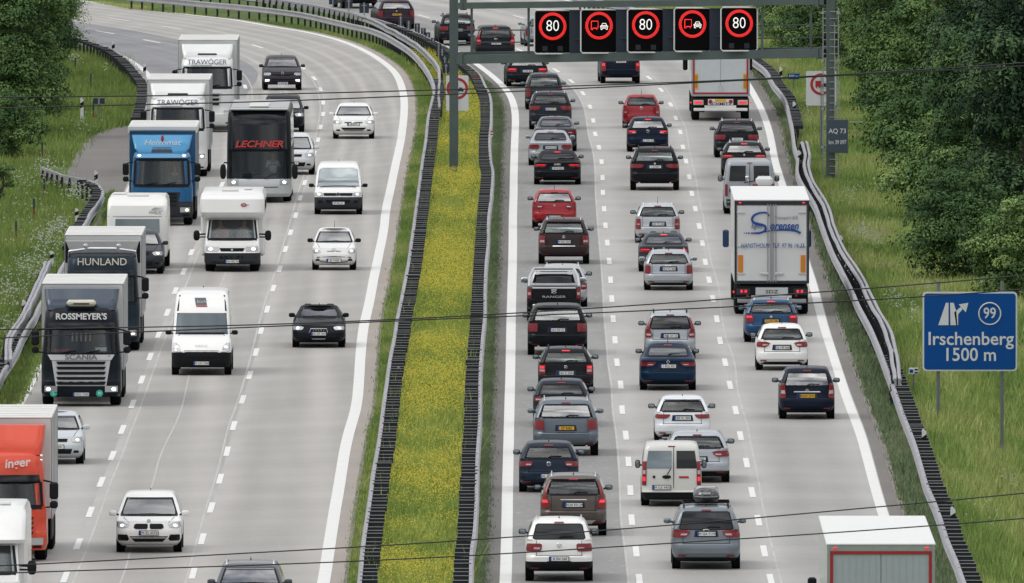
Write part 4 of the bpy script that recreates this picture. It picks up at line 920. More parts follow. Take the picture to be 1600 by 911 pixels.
# ------------------------------------------------------------------ trucks, coach, camper, caravan
M_CANV = mat('white_canvas', (.70, .70, .68), .55, var=.09, vscale=.9)
M_BOXW = mat('white_box_panel', (.66, .67, .67), .4, 0, .15, var=.08, vscale=.9)
M_CHAS = mat('chassis_dark', (.010, .011, .013), .8, spec=.15)
M_ORR = mat('orange_reflector', (.75, .22, .0), .45, emit=(1, .3, 0), es=.0, var=0); M_ORB = mat('orange_border', (.85, .16, .04), .45, var=0)
def place(root, cx, by, y0=1.3, rz=0.):
    gx, gy, _ = G(cx, by); root.location = (gx + sin(rz) * y0, gy - cos(rz) * y0, 0); root.rotation_euler = (0, 0, rz)
def skin_layer(me):
    bm = bmesh.new(); bm.from_mesh(me); bm.verts.layers.skin.verify(); bm.to_mesh(me); bm.free()
def person(label, loc, shirt, parent_rz=0., arms=True, hair=(.03, .02, .015)):
    # seated bust facing -Y, grown from a skeleton with the Skin modifier
    V = [(0, 0, 0), (0, 0, .28), (0, .02, .5), (0, .0, .60), (0, -.01, .66), (0, -.02, .78), (.19, .02, .48), (.25, -.12, .24), (.17, -.38, .26), (.14, -.46, .28), (-.19, .02, .48), (-.25, -.12, .24), (-.17, -.38, .26), (-.14, -.46, .28), (0, -.03, .86)]
    E = [(0, 1), (1, 2), (2, 3), (3, 4), (4, 5), (5, 14), (2, 6), (6, 7), (7, 8), (8, 9), (2, 10), (10, 11), (11, 12), (12, 13)]
    R = [(.17, .13), (.18, .13), (.15, .11), (.06, .06), (.07, .08), (.085, .105), (.075, .07), (.05, .05), (.035, .035), (.045, .03), (.075, .07), (.05, .05), (.035, .035), (.045, .03), (.055, .07)]
    me = bpy.data.meshes.new('person'); me.from_pydata(V, E, []); skin_layer(me)
    for i, r in enumerate(R): me.skin_vertices[0].data[i].radius = r
    me.skin_vertices[0].data[0].use_root = True
    skin = mat('skin', (.48, .27, .19), .55, var=.03); me.materials.append(skin); o = bpy.data.objects.new('person', me); link(o); o.location = loc; o.rotation_euler = (0, 0, parent_rz)
    o.modifiers.new('skin', 'SKIN'); s = o.modifiers.new('sub', 'SUBSURF'); s.levels = 1; s.render_levels = 1; meta(o, label, 'person')
    sm = bpy.data.meshes.new('shirt'); sm.from_pydata([V[i] for i in (0, 1, 2, 6, 7, 10, 11)], [(0, 1), (1, 2), (2, 3), (3, 4), (2, 5), (5, 6)], []); skin_layer(sm)
    for j, i in enumerate((0, 1, 2, 6, 7, 10, 11)): sm.skin_vertices[0].data[j].radius = (R[i][0] + .02, R[i][1] + .02)
    sm.skin_vertices[0].data[0].use_root = True; sm.materials.append(mat('shirt_%d' % int(shirt[0] * 100), shirt, .8)); q = bpy.data.objects.new('shirt', sm); link(q, o)
    q.modifiers.new('skin', 'SKIN'); s = q.modifiers.new('sub', 'SUBSURF'); s.levels = 1; s.render_levels = 1
    h = MB().ell((0, .01, .83), (.085, .10, .095), 12); h.ell((.033, -.118, .775), (.012, .008, .008), 6); h.ell((-.033, -.118, .775), (.012, .008, .008), 6); h.box((0, -.112, .70), (.045, .012, .008)); h.build('hair', mat('hair', hair, .7), o, 60)
    MB().prism([(-.012, .72), (.012, .72), (.006, .77), (-.006, .77)], -.15, -.10).build('nose', skin, o)
    return o
def world_of(root, p): a = root.rotation_euler[2]; return (root.location[0] + p[0] * cos(a) - p[1] * sin(a), root.location[1] + p[0] * sin(a) + p[1] * cos(a), p[2])
def truck_wheels(root, W, ys, r=.5, n='wheel'):
    t, w = wheel_meshes(r)
    for y in ys:
        for sg in (-1, 1):
            o = bpy.data.objects.new(n, t); link(o, root); o.location = (sg * (W / 2 - .19), y, r); o.scale = (1.5, 1, 1); q = bpy.data.objects.new('rim', w); link(q, o)
def cargo_box(root, W, z0, z1, y0, L, m, roofm=None, frontm=None, ribs=0, name='cargo_box'):
    MB().box((0, y0 + L / 2, (z0 + z1) / 2), (W, L, z1 - z0), 0, .03).build(name, m, root)
    b = MB().box((0, y0 + L / 2, z1 + .008), (W + .03, L + .03, .05), 0, .02); 
    for k in range(int(L / 1.1)): b.box((0, y0 + .6 + k * 1.1, z1 + .038), (W - .1, .05, .012))
    b.build('box_roof', roofm or m, root)
    b = MB()
    for sg in (-1, 1):
        b.box((sg * (W / 2 + .008), y0 + L / 2, z0 + .06), (.03, L, .14)); b.box((sg * (W / 2 + .008), y0 + L / 2, z1 - .06), (.03, L, .1))
        for k in range(ribs + 1): b.box((sg * (W / 2 + .006), y0 + .04 + (L - .08) * k / max(1, ribs), (z0 + z1) / 2), (.03, .05, z1 - z0 - .1))
    b.build('side_rail', mat('alloy_frame', (.42, .44, .45), .4, .6), root)
    MB().box((0, y0 + L / 2, z0 - .12), (W * .8, L * .96, .22)).build('chassis', M_CHAS, root)
    b = MB()
    for sg in (-1, 1): b.box((sg * (W / 2 - .04), y0 + L * .35, .68), (.04, L * .4, .5))
    b.build('side_guard', M_DGREY, root)
def cab(root, W, zt, rgb, wz=(1.62, 2.5), y0=0., grille=None, visor=True, spoiler=None, lampz=.58, metal=.2, ww=None, mirz=2.05, ribs=6, mirside=(-1, 1), lower=None, gw=.7, grm=None, head='y', bumperm=None, mirm=None, lowband=0):
    col = paint(rgb, metal); wz0, wz1 = wz
    lv = [(.32, .10, 0, .96, .3), (.45, .0, 0, 1, .32), (.80, .0, 0, 1, .3), (.84, .03, 0, 1, .3), (wz0 - .12, .06, 0, .99, .28), (wz0, .09, 0, .98, .26), (wz1, .28, 0, .93, .26), (wz1 + .12, .30, 0, .93, .26), (zt - .18, .46, 0, .91, .3), (zt - .05, .60, 0, .87, .3), (zt, .85, 0, .78, .3)]
    lv = sorted(lv); L = 2.15; s = Surf([(a, b_ + 0, c_, d_, e_) for a, b_, c_, d_, e_ in lv], L, W, 1., .10)
    D = (0, y0, 0)
    def put(mb, nm, m, sm=35, par=root):
        o = mb.build(nm, m, par, sm)
        if par is root: o.location = D
        return o
    put(s.mesh(s.mesh(MB(), lv[0][0], lowband, 1, True, False), lowband, zt, 0, False, True, hole=(wz0, wz1)) if lowband else s.mesh(MB(), lv[0][0], zt, hole=(wz0, wz1)), 'cab', [col, M_DGREY])
    hw = s.q(wz0)[2]; xw = hw - .14
    # interior behind the open windscreen
    b = MB(); b.box((0, .75, wz0 - .03), (W * .86, .9, .10)); b.box((0, 1.75, wz0 + .35), (W * .88, .05, 1.3)); b.box((W * .22, 1.35, wz0 + .35), (.5, .18, .9), 0, .06); b.box((-W * .22, 1.35, wz0 + .35), (.5, .18, .9), 0, .06)
    put(b, 'interior', M_DGREY)
    put(MB().tube([(W * .22 + .2 * cos(t), .95 + .06 * sin(t), wz0 + .12 + .16 * sin(t)) for t in np.linspace(0, 2 * pi, 17)], .015, 5), 'steering_wheel', M_BLK)
    x0, x1 = xw, s.q(wz1)[2] - .12
    o = put(s.patch(MB(), [(wz0 + .02, -x0, x0), (wz1 - .02, -x1, x1)], False, .012, nx=10, nz=4), 'windscreen', M_PANE)
    b = MB(); s.patch(b, [(wz0 - .09, -x0 - .03, x0 + .03), (wz0 + .03, -x0 - .03, x0 + .03)], False, .02, nx=10, nz=1); s.patch(b, [(wz1 - .03, -x1 - .03, x1 + .03), (wz1 + .06, -x1 - .02, x1 + .02)], False, .02, nx=10, nz=1)
    for sg in (-1, 1): s.patch(b, [(wz0, min(sg * x0, sg * (x0 + .07)), max(sg * x0, sg * (x0 + .07))), (wz1, min(sg * x1, sg * (x1 + .07)), max(sg * x1, sg * (x1 + .07)))], False, .02, nx=2, nz=4)
    put(b, 'window_seal', M_BLK)
    for q in (-.6, .1): put(MB().tube([(q * xw, s.rear(q * xw, wz0) - .04, wz0 + .01), ((q + .45) * xw, s.rear((q + .45) * xw, wz0 + .08) - .05, wz0 + .10)], .016, 5), 'wiper', M_BLK)
    for sg in (-1, 1): put(s.sidepatch(MB(), [(wz0 + .05, .62, 1.55), (wz1 - .1, .72, 1.5)], sg), 'side_window', M_GLASS)
    if visor: put(s.patch(MB(), [(wz1 + .02, -x1 - .02, x1 + .02), (wz1 + .2, -x1, x1)], False, .14, nx=8, nz=2), 'sun_visor', M_GLASSD if visor == 'd' else col)
    if grille:
        g0, g1, n = grille; b = MB(); s.patch(b, [(g0, -gw * .86, gw * .86), (g1, -gw, gw)], False, .012, nx=8, nz=2, mi=0); hgt = (g1 - g0) / n
        for k in range(n): s.patch(b, [(g0 + hgt * (k + .22), -gw * .86 + .06, gw * .86 - .06), (g0 + hgt * (k + .78), -gw * .9 + .05, gw * .9 - .05)], False, .045, nx=8, nz=1, mi=1)
        put(b, 'grille', [grm or M_DGREY, M_BLK])
    bm_ = bumperm or col
    put(s.patch(MB(), [(.36, -W * .44, W * .44), (lampz - .10, -W * .46, W * .46)], False, .03, nx=10, nz=2), 'bumper', bm_)
    for sg in (-1, 1):
        a, c = sorted((sg * W * .30, sg * W * .46)); o = put(s.patch(MB(), [(lampz - .09, a, c), (lampz + .10, a, c)], False, .035, nx=5, nz=2), 'headlight', M_HEAD)
        if head: xx = sg * W * .41; MB().ell((xx, s.rear(xx, lampz) - .05, lampz), (.075, .03, .055), 12).build('lamp', M_HEADON if head == 'y' else M_HEADW, o, 60)
        a, c = sorted((sg * W * .34, sg * W * .44)); put(s.patch(MB(), [(.38, a, c), (.44, a, c)], False, .045, nx=3, nz=1), 'fog_light', M_BLK)
    for sg in mirside:
        b = MB(); b.box((0, 0, .18), (.24, .14, .46), 0, .05); b.box((0, 0, -.2), (.22, .14, .2), 0, .05); b.tube([(-sg * .28, .15, .45), (-sg * .1, .02, .42), (0, 0, .38)], .025, 6); b.tube([(-sg * .26, .15, -.28), (0, 0, -.26)], .02, 6)
        o = b.build('mirror', mirm or M_BLK, root, None, (sg * (W / 2 + .19), y0 + .28, mirz))
    if spoiler:
        zs, frgb, kind = spoiler; m = paint(frgb, metal); hh = zs - zt
        sl_ = [(zt - .10, .75, 0, .86, .2), (zt + hh * .25, .85, 0, .90, .25), (zt + hh * .7, 1.15, 0, .93, .25), (zs, 1.55, 0, .94, .2)]
        ss = Surf(sl_, 2.3, W, 1., -.18 if kind != 'round' else .12); put(ss.mesh(MB(), zt - .10, zs), 'roof_spoiler', m)
        if kind == 'slot': put(ss.patch(MB(), [(zt + hh * .12, -.42, .42), (zt + hh * .24, -.40, .40)], False, .02, nx=6, nz=1), 'air_slot', M_BLK)
    truck_wheels(root, W, (y0 + 1.35,))
    return s, put
M_SILV = mat('silver_grille', (.55, .56, .57), .45, .15)
def truck_front(cx, by, rgb, name_txt, label, H=4.0, Wc=2.46, Wb=2.55, zt=3.25, boxm=M_BOXW, roofm=M_CANV, Lb=7.5, cat='truck', **kw):
    root = thing('truck', label, cat, (0, 0, 0), 0, 'trucks on the motorway'); place(root, cx, by, .9)
    s, put = cab(root, Wc, zt, rgb, **kw); cargo_box(root, Wb, 1.05, H, 2.55, Lb, boxm, roofm, ribs=4)
    truck_wheels(root, Wb, (Lb - .5, Lb + .8)); return root, s, put

# two white trucks with the same lettering
for cx, by, H, lab, fl in ((324, 206, 3.95, 'far white truck with lettering above its windscreen, dark dot of a roof slot', 1), (278, 276, 3.92, 'white truck directly behind the blue truck, grey lettering above the windscreen', 2)):
    root, s, put = truck_front(cx, by, (226, 228, 227), '', lab, H=H, Wc=2.42, zt=3.30, spoiler=(3.80, (224, 226, 225), 'slot'), wz=(1.98, 2.80), visor=None, grille=(1.15, 1.72, 3), gw=.66, grm=paint((205, 207, 206), .1), lampz=.86, mirz=2.3)
    text('TRAWÖGER', .30, (0, s.rear(0, 3.0) - .05, 3.05), mat('lettering_grey', (.15, .17, .25), .5), root, bold=.008, sx=1.02)
    MB().box((-.25, s.rear(0, 2.9) - .02, 2.90), (.9, .012, .022)).build('sub_line', mat('lettering_grey'), root)
# blue truck
M_BLU = paint((0, 84, 134), .0)
root, s, put = truck_front(253, 352, (0, 92, 142), '', 'bright blue truck with white canvas roof edge and pale blue roof sign', H=3.72, Wc=2.38, zt=2.84, boxm=M_BLU, spoiler=None, wz=(1.58, 2.52), visor=None, grille=(.75, 1.30, 4), gw=.72, grm=M_DGREY, lampz=.62, bumperm=M_DGREY, mirz=2.0, lowband=.94)
ss = Surf([(2.74, .65, 0, .72, .1), (2.95, .75, 0, .84, .1), (3.45, 1.35, 0, .93, .1)], 2.3, 2.5, 1., .05); o = ss.mesh(MB(), 2.74, 3.45).build('roof_spoiler', paint((52, 140, 190), .0), root, 35)
ss.patch(MB(), [(2.78, -.42, .42), (3.0, -.36, .36)], False, .015, nx=6, nz=2).build('air_slot', M_PANEL, o)
text('Heizomat', .30, (0, ss.rear(0, 3.15) - .06, 3.18), M_WHITE, o, shear=.3, bold=.01, sx=1.2)
MB().ell((.02, ss.rear(0, 3.3) - .1, 3.33), (.06, .02, .13), 8).build('flame_mark', M_SR, o)
s.patch(MB(), [(2.62, -.98, .98), (2.76, -.98, .98)], False, .08, nx=10, nz=2).build('light_strip', paint((70, 140, 185), .0), root, 35)
for sg in (-1, 1): MB().ell((sg * .86, s.rear(.8, 2.7) - .1, 2.70), (.07, .03, .04), 8).build('marker_lamp', M_HEADW, root, 60)
MB().box((0, 2.50, 3.68), (2.66, .12, .22), 0, .05).build('canvas_edge', M_CANV, root)
for sg in (-1, 1): MB().box((sg * 1.30, 6.2, 3.62), (.06, 7.5, .26), 0, .02).build('canvas_edge', M_CANV, root)
person('truck driver in dark shirt behind the windscreen of the bright blue truck', world_of(root, (.5, 1.05, 1.45)), (.08, .08, .1))
# HUNLAND truck
root, s, put = truck_front(160, 548, (32, 44, 56), '', 'dark slate truck with chrome roof bars and pale capitals across its roof fairing', H=3.78, Wc=2.5, zt=3.22, wz=(1.65, 2.5), grille=(.8, 1.5, 5), gw=.75, lampz=.62, spoiler=None, visor='d', metal=.5)
text('HUNLAND', .34, (0, s.rear(0, 2.95) - .07, 2.97), mat('lettering_cream', (.75, .70, .58), .4), root, bold=.004, sx=1.0)
b = MB(); b.tube([(-1.1, .75, 3.32), (-.4, .6, 3.42), (.4, .6, 3.42), (1.1, .75, 3.32)], .035, 6); b.tube([(-1.1, .75, 3.32), (-1.15, 1.2, 2.9)], .03, 6); b.tube([(1.1, .75, 3.32), (1.15, 1.2, 2.9)], .03, 6); b.build('roof_bar', M_CHROME, root, 60)
for x in (-.55, .55): MB().ell((x, .55, 3.50), (.09, .06, .08), 10).build('roof_lamp', M_HEAD, root, 60); MB().cyl((x, .6, 3.36), .02, .12, 'z', 8).build('lamp_stem', M_CHROME, root)
MB().prism([(-1.12, 3.36), (1.05, 3.36), (1.22, 3.62), (-1.22, 3.62)], 1.4, 2.3).build('roof_spoiler', mat('pale_fairing', (.45, .46, .46), .3, .2, .5), root)
for sg in (-1, 1): MB().prism([(sg * 1.02, 2.9), (sg * 1.24, 2.9), (sg * 1.24, 3.6), (sg * 1.2, 3.6)], 1.5, 2.4).build('side_fairing', M_BLK, root)
# ROSSMEYER'S truck
root, s, put = truck_front(127.5, 634, (20, 27, 36), '', "black truck with silver grille bars, lettered ROSSMEYER'S above the visor", H=3.76, Wc=2.5, zt=3.12, wz=(1.68, 2.44), grille=(.66, 1.46, 5), gw=.92, grm=M_SILV, lampz=.56, spoiler=(3.66, (58, 70, 84), 'x'), visor='d', metal=.5, bumperm=paint((26, 34, 44), .4), mirz=1.98, head='w')
text("ROSSMEYER'S", .27, (0, s.rear(0, 2.84) - .09, 2.82), M_WHITE, root, bold=.03, sx=1.0)
text('SCANIA', .22, (0, s.rear(0, 1.55) - .06, 1.56), M_POST, root, bold=.02, sx=1.3)
s.patch(MB(), [(1.47, -.95, .95), (1.64, -1.05, 1.05)], False, .03, nx=8, nz=1).build('nameplate', M_SILV, root, 35)
MB().box((0, .62, 3.24), (.92, .34, .2), 0, .07).build('roof_unit', mat('cream_plastic', (.62, .60, .50), .5), root)
MB().box((0, .44, 3.22), (.5, .03, .04)).build('vent_slot', M_BLK, root)
for x, t_ in ((-.86, 'L'), (.58, 'VI')):
    o = MB().cyl((x, s.rear(x, .42) - .045, .43), .11, .02, 'y', 20).build('round_sticker', mat('green_sticker', (.02, .42, .30), .5), root); text(t_, .13, (x, s.rear(x, .42) - .06, .43), M_WHITE, o, bold=.01)
plate(root, 0, s.rear(0, .42) - .07, .40, 'MZG T500', 'w')
b = MB()
for i in range(5): b.box((-.28 + i * .14, .34, 2.18), (.05, .02, .26))
b.build('pennant', mat('pennant_cloth', (.55, .38, .28), .8), root); MB().box((-.62, .30, 1.76), (.5, .03, .10), 0, .01).build('dash_sign', M_SR, root); MB().box((.62, .30, 1.80), (.36, .03, .12), 0, .01).build('dash_sign', M_WHITE, root)
# orange truck, cut by the left picture edge
root, s, put = truck_front(5, 876, (214, 66, 30), '', 'orange truck with white lettering cut off by the left picture edge', H=3.80, Wc=2.40, zt=2.98, wz=(1.52, 2.16), grille=(.72, 1.25, 4), gw=1.0, grm=paint((214, 66, 30), .1), lampz=.56, spoiler=(3.66, (214, 66, 30), 'x'), visor='d', metal=.05, mirz=1.75, head=None)
text('inger', .34, (.05, s.rear(0, 2.7) - .10, 2.64), M_WHITE, root, bold=.02, shear=.15, align='LEFT', roll=-.1)
for i in range(2): MB().ell((1.05, .45, 2.86 - i * .12), (.05, .05, .05), 8).build('horn', M_CHROME, root, 60)

# coach
root = thing('coach', 'tall dark glass coach with silver lower front and red lettering across it', 'coach'); place(root, 405.5, 315, 1.9)
W = 2.56; lv = [(.25, .12, .1, .94, .3), (.38, .0, .05, 1, .35), (.92, .02, .05, 1, .35), (.96, .05, .05, 1, .3), (2.05, .16, .05, .99, .28), (2.12, .15, .05, .99, .28), (3.3, .42, .05, .97, .25), (3.60, .60, .08, .95, .25), (3.68, .75, .1, .9, .3)]
s = Surf(lv, 12., W, 1., .16); csil = paint((196, 200, 202), .3)
s.mesh(MB(), .25, .96).build('lower_body', csil, root, 35); s.mesh(MB(), .96, 3.68, 0, False, True, hole=(.96, 2.05)).build('upper_body', paint((14, 20, 28), .2), root, 35)
s.patch(MB(), [(2.14, -1.12, 1.12), (3.52, -1.06, 1.06)], False, .012, nx=10, nz=6).build('upper_window', M_GLASSD, root, 35)
s.patch(MB(), [(.98, -1.1, 1.1), (2.04, -1.06, 1.06)], False, .012, nx=10, nz=5).build('windscreen', M_PANE, root, 35)
b = MB(); b.box((0, 1., 1.12), (2.3, .8, .12)); b.box((0, 2.1, 1.7), (2.4, .05, 1.2)); b.box((0, .6, 1.02), (2.2, .6, .1)); b.build('interior', M_DGREY, root)
MB().tube([(.55 + .24 * cos(t), .85 + .1 * sin(t), 1.32 + .2 * sin(t)) for t in np.linspace(0, 2 * pi, 17)], .016, 5).build('steering_wheel', M_BLK, root)
person('coach driver in white shirt at the steering wheel behind the lower windscreen', world_of(root, (.55, 1.25, 1.12)), (.62, .66, .70))
text('LECHNER', .36, (0, s.rear(0, 2.32) - .08, 2.33), mat('lettering_red', (.55, .05, .05), .4, emit=(.5, .03, .03), es=0), root, bold=.03, shear=.25, sx=1.22)
MB().box((0, 6., 3.71), (2.3, 11.2, .08), 0, .03).build('roof_skin', csil, root)
for y in (1.6, 4.2): MB().box((0, y, 3.80), (.8, 1.0, .1), 0, .04).build('roof_hatch', M_CANV, root)
MB().box((0, .95, 3.72), (2.3, .3, .06), 0, .02).build('roof_edge', csil, root)
for sg in (-1, 1):
    a, c = sorted((sg * .82, sg * 1.15)); o = s.patch(MB(), [(.72, a, c), (.94, a, c)], False, .02, nx=4, nz=2).build('headlight', M_HEAD, root, 35); MB().ell((sg * 1.0, s.rear(1., .83) - .03, .83), (.08, .03, .06), 10).build('lamp', M_HEADW, o, 60)
    b = MB(); b.ell((0, 0, 0), (.12, .10, .30), 14, 0, .7); b.tube([(-sg * .2, .1, .34), (-sg * .05, 0, .36), (0, 0, .25)], .03, 6); b.build('mirror', M_BLK, root, 50, (sg * 1.42, .1, 1.25))
    s.sidepatch(MB(), [(2.2, .9, 11.2), (3.4, .9, 11.2)], sg).build('side_window', M_GLASSD, root)
for q in (-.5, .2): MB().tube([(q, s.rear(q, 1.0) - .05, 1.0), (q + .5, s.rear(q + .5, 1.1) - .06, 1.18)], .016, 5).build('wiper', M_BLK, root)
s.patch(MB(), [(.62, -.75, .75), (.65, -.75, .75)], False, .01, nx=6, nz=1).build('shut_line', M_BLK, root)
truck_wheels(root, W, (2.3, 8.2)); MB().box((0, 6, .5), (2.1, 11, .4)).build('underbody', M_CHAS, root)

# white camper van
def camper(cx, by, label, W, H, full=True, rgb=(238, 238, 236), slope=False, txt=True):
    root = thing('camper', label, 'camper'); place(root, cx, by, .95); col = paint(rgb, .05)
    lv = [(.28, .1, 0, .95, .2), (.36, .0, 0, 1, .25), (.72, .0, 0, 1, .25), (.76, .05, 0, 1, .22), (.98, .12, 0, .99, .2), (1.12, .55, 0, .98, .2), (1.20, .75, 0, .97, .18), (1.86, 1.25, 0, .91, .18), (2.0, 1.5, 0, .88, .2)]
    Wc = 2.02; s = Surf(lv, 3.2, Wc, 1., .12)
    s.mesh(s.mesh(MB(), .28, .70, 1, True, False), .70, 2.0, 0, False, True, hole=(1.20, 1.86)).build('cab', [col, M_DGREY], root, 35)
    s.patch(MB(), [(1.22, -.86, .86), (1.84, -.78, .78)], False, .012, nx=10, nz=4).build('windscreen', M_PANE, root, 35)
    b = MB(); s.patch(b, [(1.13, -.9, .9), (1.22, -.9, .9)], False, .015, nx=8, nz=1)
    for sg in (-1, 1): s.patch(b, [(1.2, min(sg * .86, sg * .93), max(sg * .86, sg * .93)), (1.86, min(sg * .78, sg * .85), max(sg * .78, sg * .85))], False, .015, nx=2, nz=3)
    b.build('window_seal', M_BLK, root, 35)
    b = MB(); b.box((0, 1.25, 1.12), (1.8, .8, .12)); b.box((0, 2.5, 1.5), (1.85, .05, .9)); b.build('interior', M_DGREY, root)
    s.patch(MB(), [(.40, -.80, .80), (.66, -.84, .84)], False, .03, nx=10, nz=2).build('bumper', M_DGREY, root, 35)
    s.patch(MB(), [(.76, -.40, .40), (.88, -.46, .46)], False, .02, nx=6, nz=1).build('grille', M_BLK, root, 35); s.patch(MB(), [(.48, -.5, .5), (.60, -.52, .52)], False, .03, nx=6, nz=1).build('lower_grille', M_BLK, root, 35)
    badge(root, 'disc', 0, s.rear(0, .82) - .03, .82)
    for sg in (-1, 1):
        a, c = sorted((sg * .50, sg * .95)); o = s.patch(MB(), [(.76, a, c), (.93, a, c * .98)], False, .025, nx=5, nz=2).build('headlight', M_HEAD, root, 35); MB().ell((sg * .78, s.rear(.78, .85) - .05, .85), (.085, .03, .055), 10).build('lamp', M_HEADON, o, 60)
        b = MB(); b.ell((0, 0, 0), (.12, .09, .19), 12, 0, .7); b.tube([(-sg * .32, .1, .05), (0, 0, .03)], .03, 6); b.tube([(-sg * .32, .1, -.06), (0, 0, -.06)], .025, 6); b.build('mirror', M_BLK, root, 50, (sg * 1.30, 1.15, 1.30))
        s.sidepatch(MB(), [(1.28, 1.35, 2.2), (1.8, 1.6, 2.2)], sg).build('side_window', M_GLASS, root)
    plate(root, 0, s.rear(0, .4) - .05, .40, 'WA MD 764', 'w')
    MB().box((0, 5.0, 1.55), (W, 5.0, 2.1), 0, .08).build('living_box', col, root)
    bl = [(1.90, 1.20, 0, .90, .2), (1.98, .95, 0, .98, .25), (2.15, .80, 0, 1, .25), (2.62, .90, 0, 1, .25), (2.76, 1.15, 0, .98, .25), (H, 1.7, 0, .92, .3)]
    if slope: bl = [(1.88, 1.35, 0, .88, .2), (1.93, 1.05, 0, .95, .25), (2.02, 1.0, 0, .98, .25), (2.60, 1.75, 0, .99, .25), (2.70, 1.95, 0, .97, .25), (H, 2.3, 0, .92, .3)]
    sb_ = Surf(bl, 7.4, W, 1., .10); sb_.mesh(MB(), 1.90, H).build('overcab_bunk', col, root, 35)
    if txt: o = MB().tube([(.42 + .09 * cos(t), sb_.rear(.4, 2.4) - .02, 2.42 + .055 * sin(t)) for t in np.linspace(0, 2 * pi, 15)], .016, 5).build('round_logo', M_SR, root); MB().box((.46, sb_.rear(.4, 2.4) - .02, 2.42), (.30, .01, .02)).build('logo_bar', M_SR, root)
    MB().box((-.1, 2.6, H + .04), (.62, .5, .09), 0, .03).build('roof_hatch', M_CANV, root); MB().box((.55, 4.0, H + .04), (.3, .5, .07), 0, .03).build('roof_vent', M_CANV, root)
    for sg in (-1, 1): MB().box((sg * (W / 2 - .25), 1.20, 1.95), (.10, .05, .03)).build('marker_lamp', M_ORR, root)
    truck_wheels(root, 2.0, (1.1, 4.9), .34); MB().box((0, 4, .45), (1.9, 6, .3)).build('underbody', M_CHAS, root)
    return root
root = camper(363, 424, 'white overcab camper with round red logo on its bulging bunk', 2.34, 2.86)
person('driver in dark clothing behind the windscreen of the overcab camper', world_of(root, (.42, 1.75, 1.0)), (.06, .07, .1)); person('passenger in a red top behind the windscreen of the overcab camper', world_of(root, (-.42, 1.75, 1.0)), (.55, .06, .08))
camper(-29, 966, 'white camper cut by the bottom left corner, black mirror sticking out', 2.3, 2.78, slope=True, txt=False)

# caravan with its front window
root = thing('caravan', 'white touring caravan with grey front window and a small grey wing emblem', 'caravan'); place(root, 216.5, 416, .0)
gx, gy, _ = G(216.5, 416); W = 2.22; root.location = (gx, gy - 2.6, 0); col = paint((236, 236, 232), .05)
lv = [(.45, .0, 0, .96, .1), (.62, .05, 0, 1, .12), (1.85, .12, 0, 1, .12), (2.3, .25, 0, .99, .15), (2.5, .5, 0, .97, .2), (2.60, .9, 0, .9, .3)]
s = Surf(lv, 5.4, W, 1., .06); s.mesh(MB(), .45, 2.60).build('body', col, root, 35)
s.patch(MB(), [(1.28, -.82, .82), (1.82, -.80, .80)], False, .02, nx=6, nz=2).build('window', M_GLASS, root, 35)
s.patch(MB(), [(1.90, -1.06, 1.06), (1.925, -1.06, 1.06)], False, .015, nx=6, nz=1).build('trim_strip', M_STEEL, root, 35)
text('WILK', .17, (.62, s.rear(0, 2.15) - .03, 2.05), M_SILV, root, bold=.03, shear=.4, sx=1.2)
MB().prism([(.5, 2.16), (.95, 2.22), (.62, 2.24)], s.rear(0, 2.2) - .04, s.rear(0, 2.2)).build('wing_emblem', M_SILV, root)
for x, y, a, c in ((0, 1.6, .8, .6), (-.7, 3.4, .5, .5)): MB().box((x, y, 2.63), (a, c, .10), 0, .04).build('roof_hatch', M_CANV, root)
truck_wheels(root, W + .1, (2.6,), .33); MB().box((0, 2.7, .42), (1.9, 5, .16)).build('underbody', M_CHAS, root)
b = MB(); b.tube([(-.7, 0, .42), (0, -1.1, .42), (.7, 0, .42)], .05, 6); b.box((0, -.5, .62), (1.2, .5, .35), 0, .05); b.build('drawbar', M_DGREY, root)

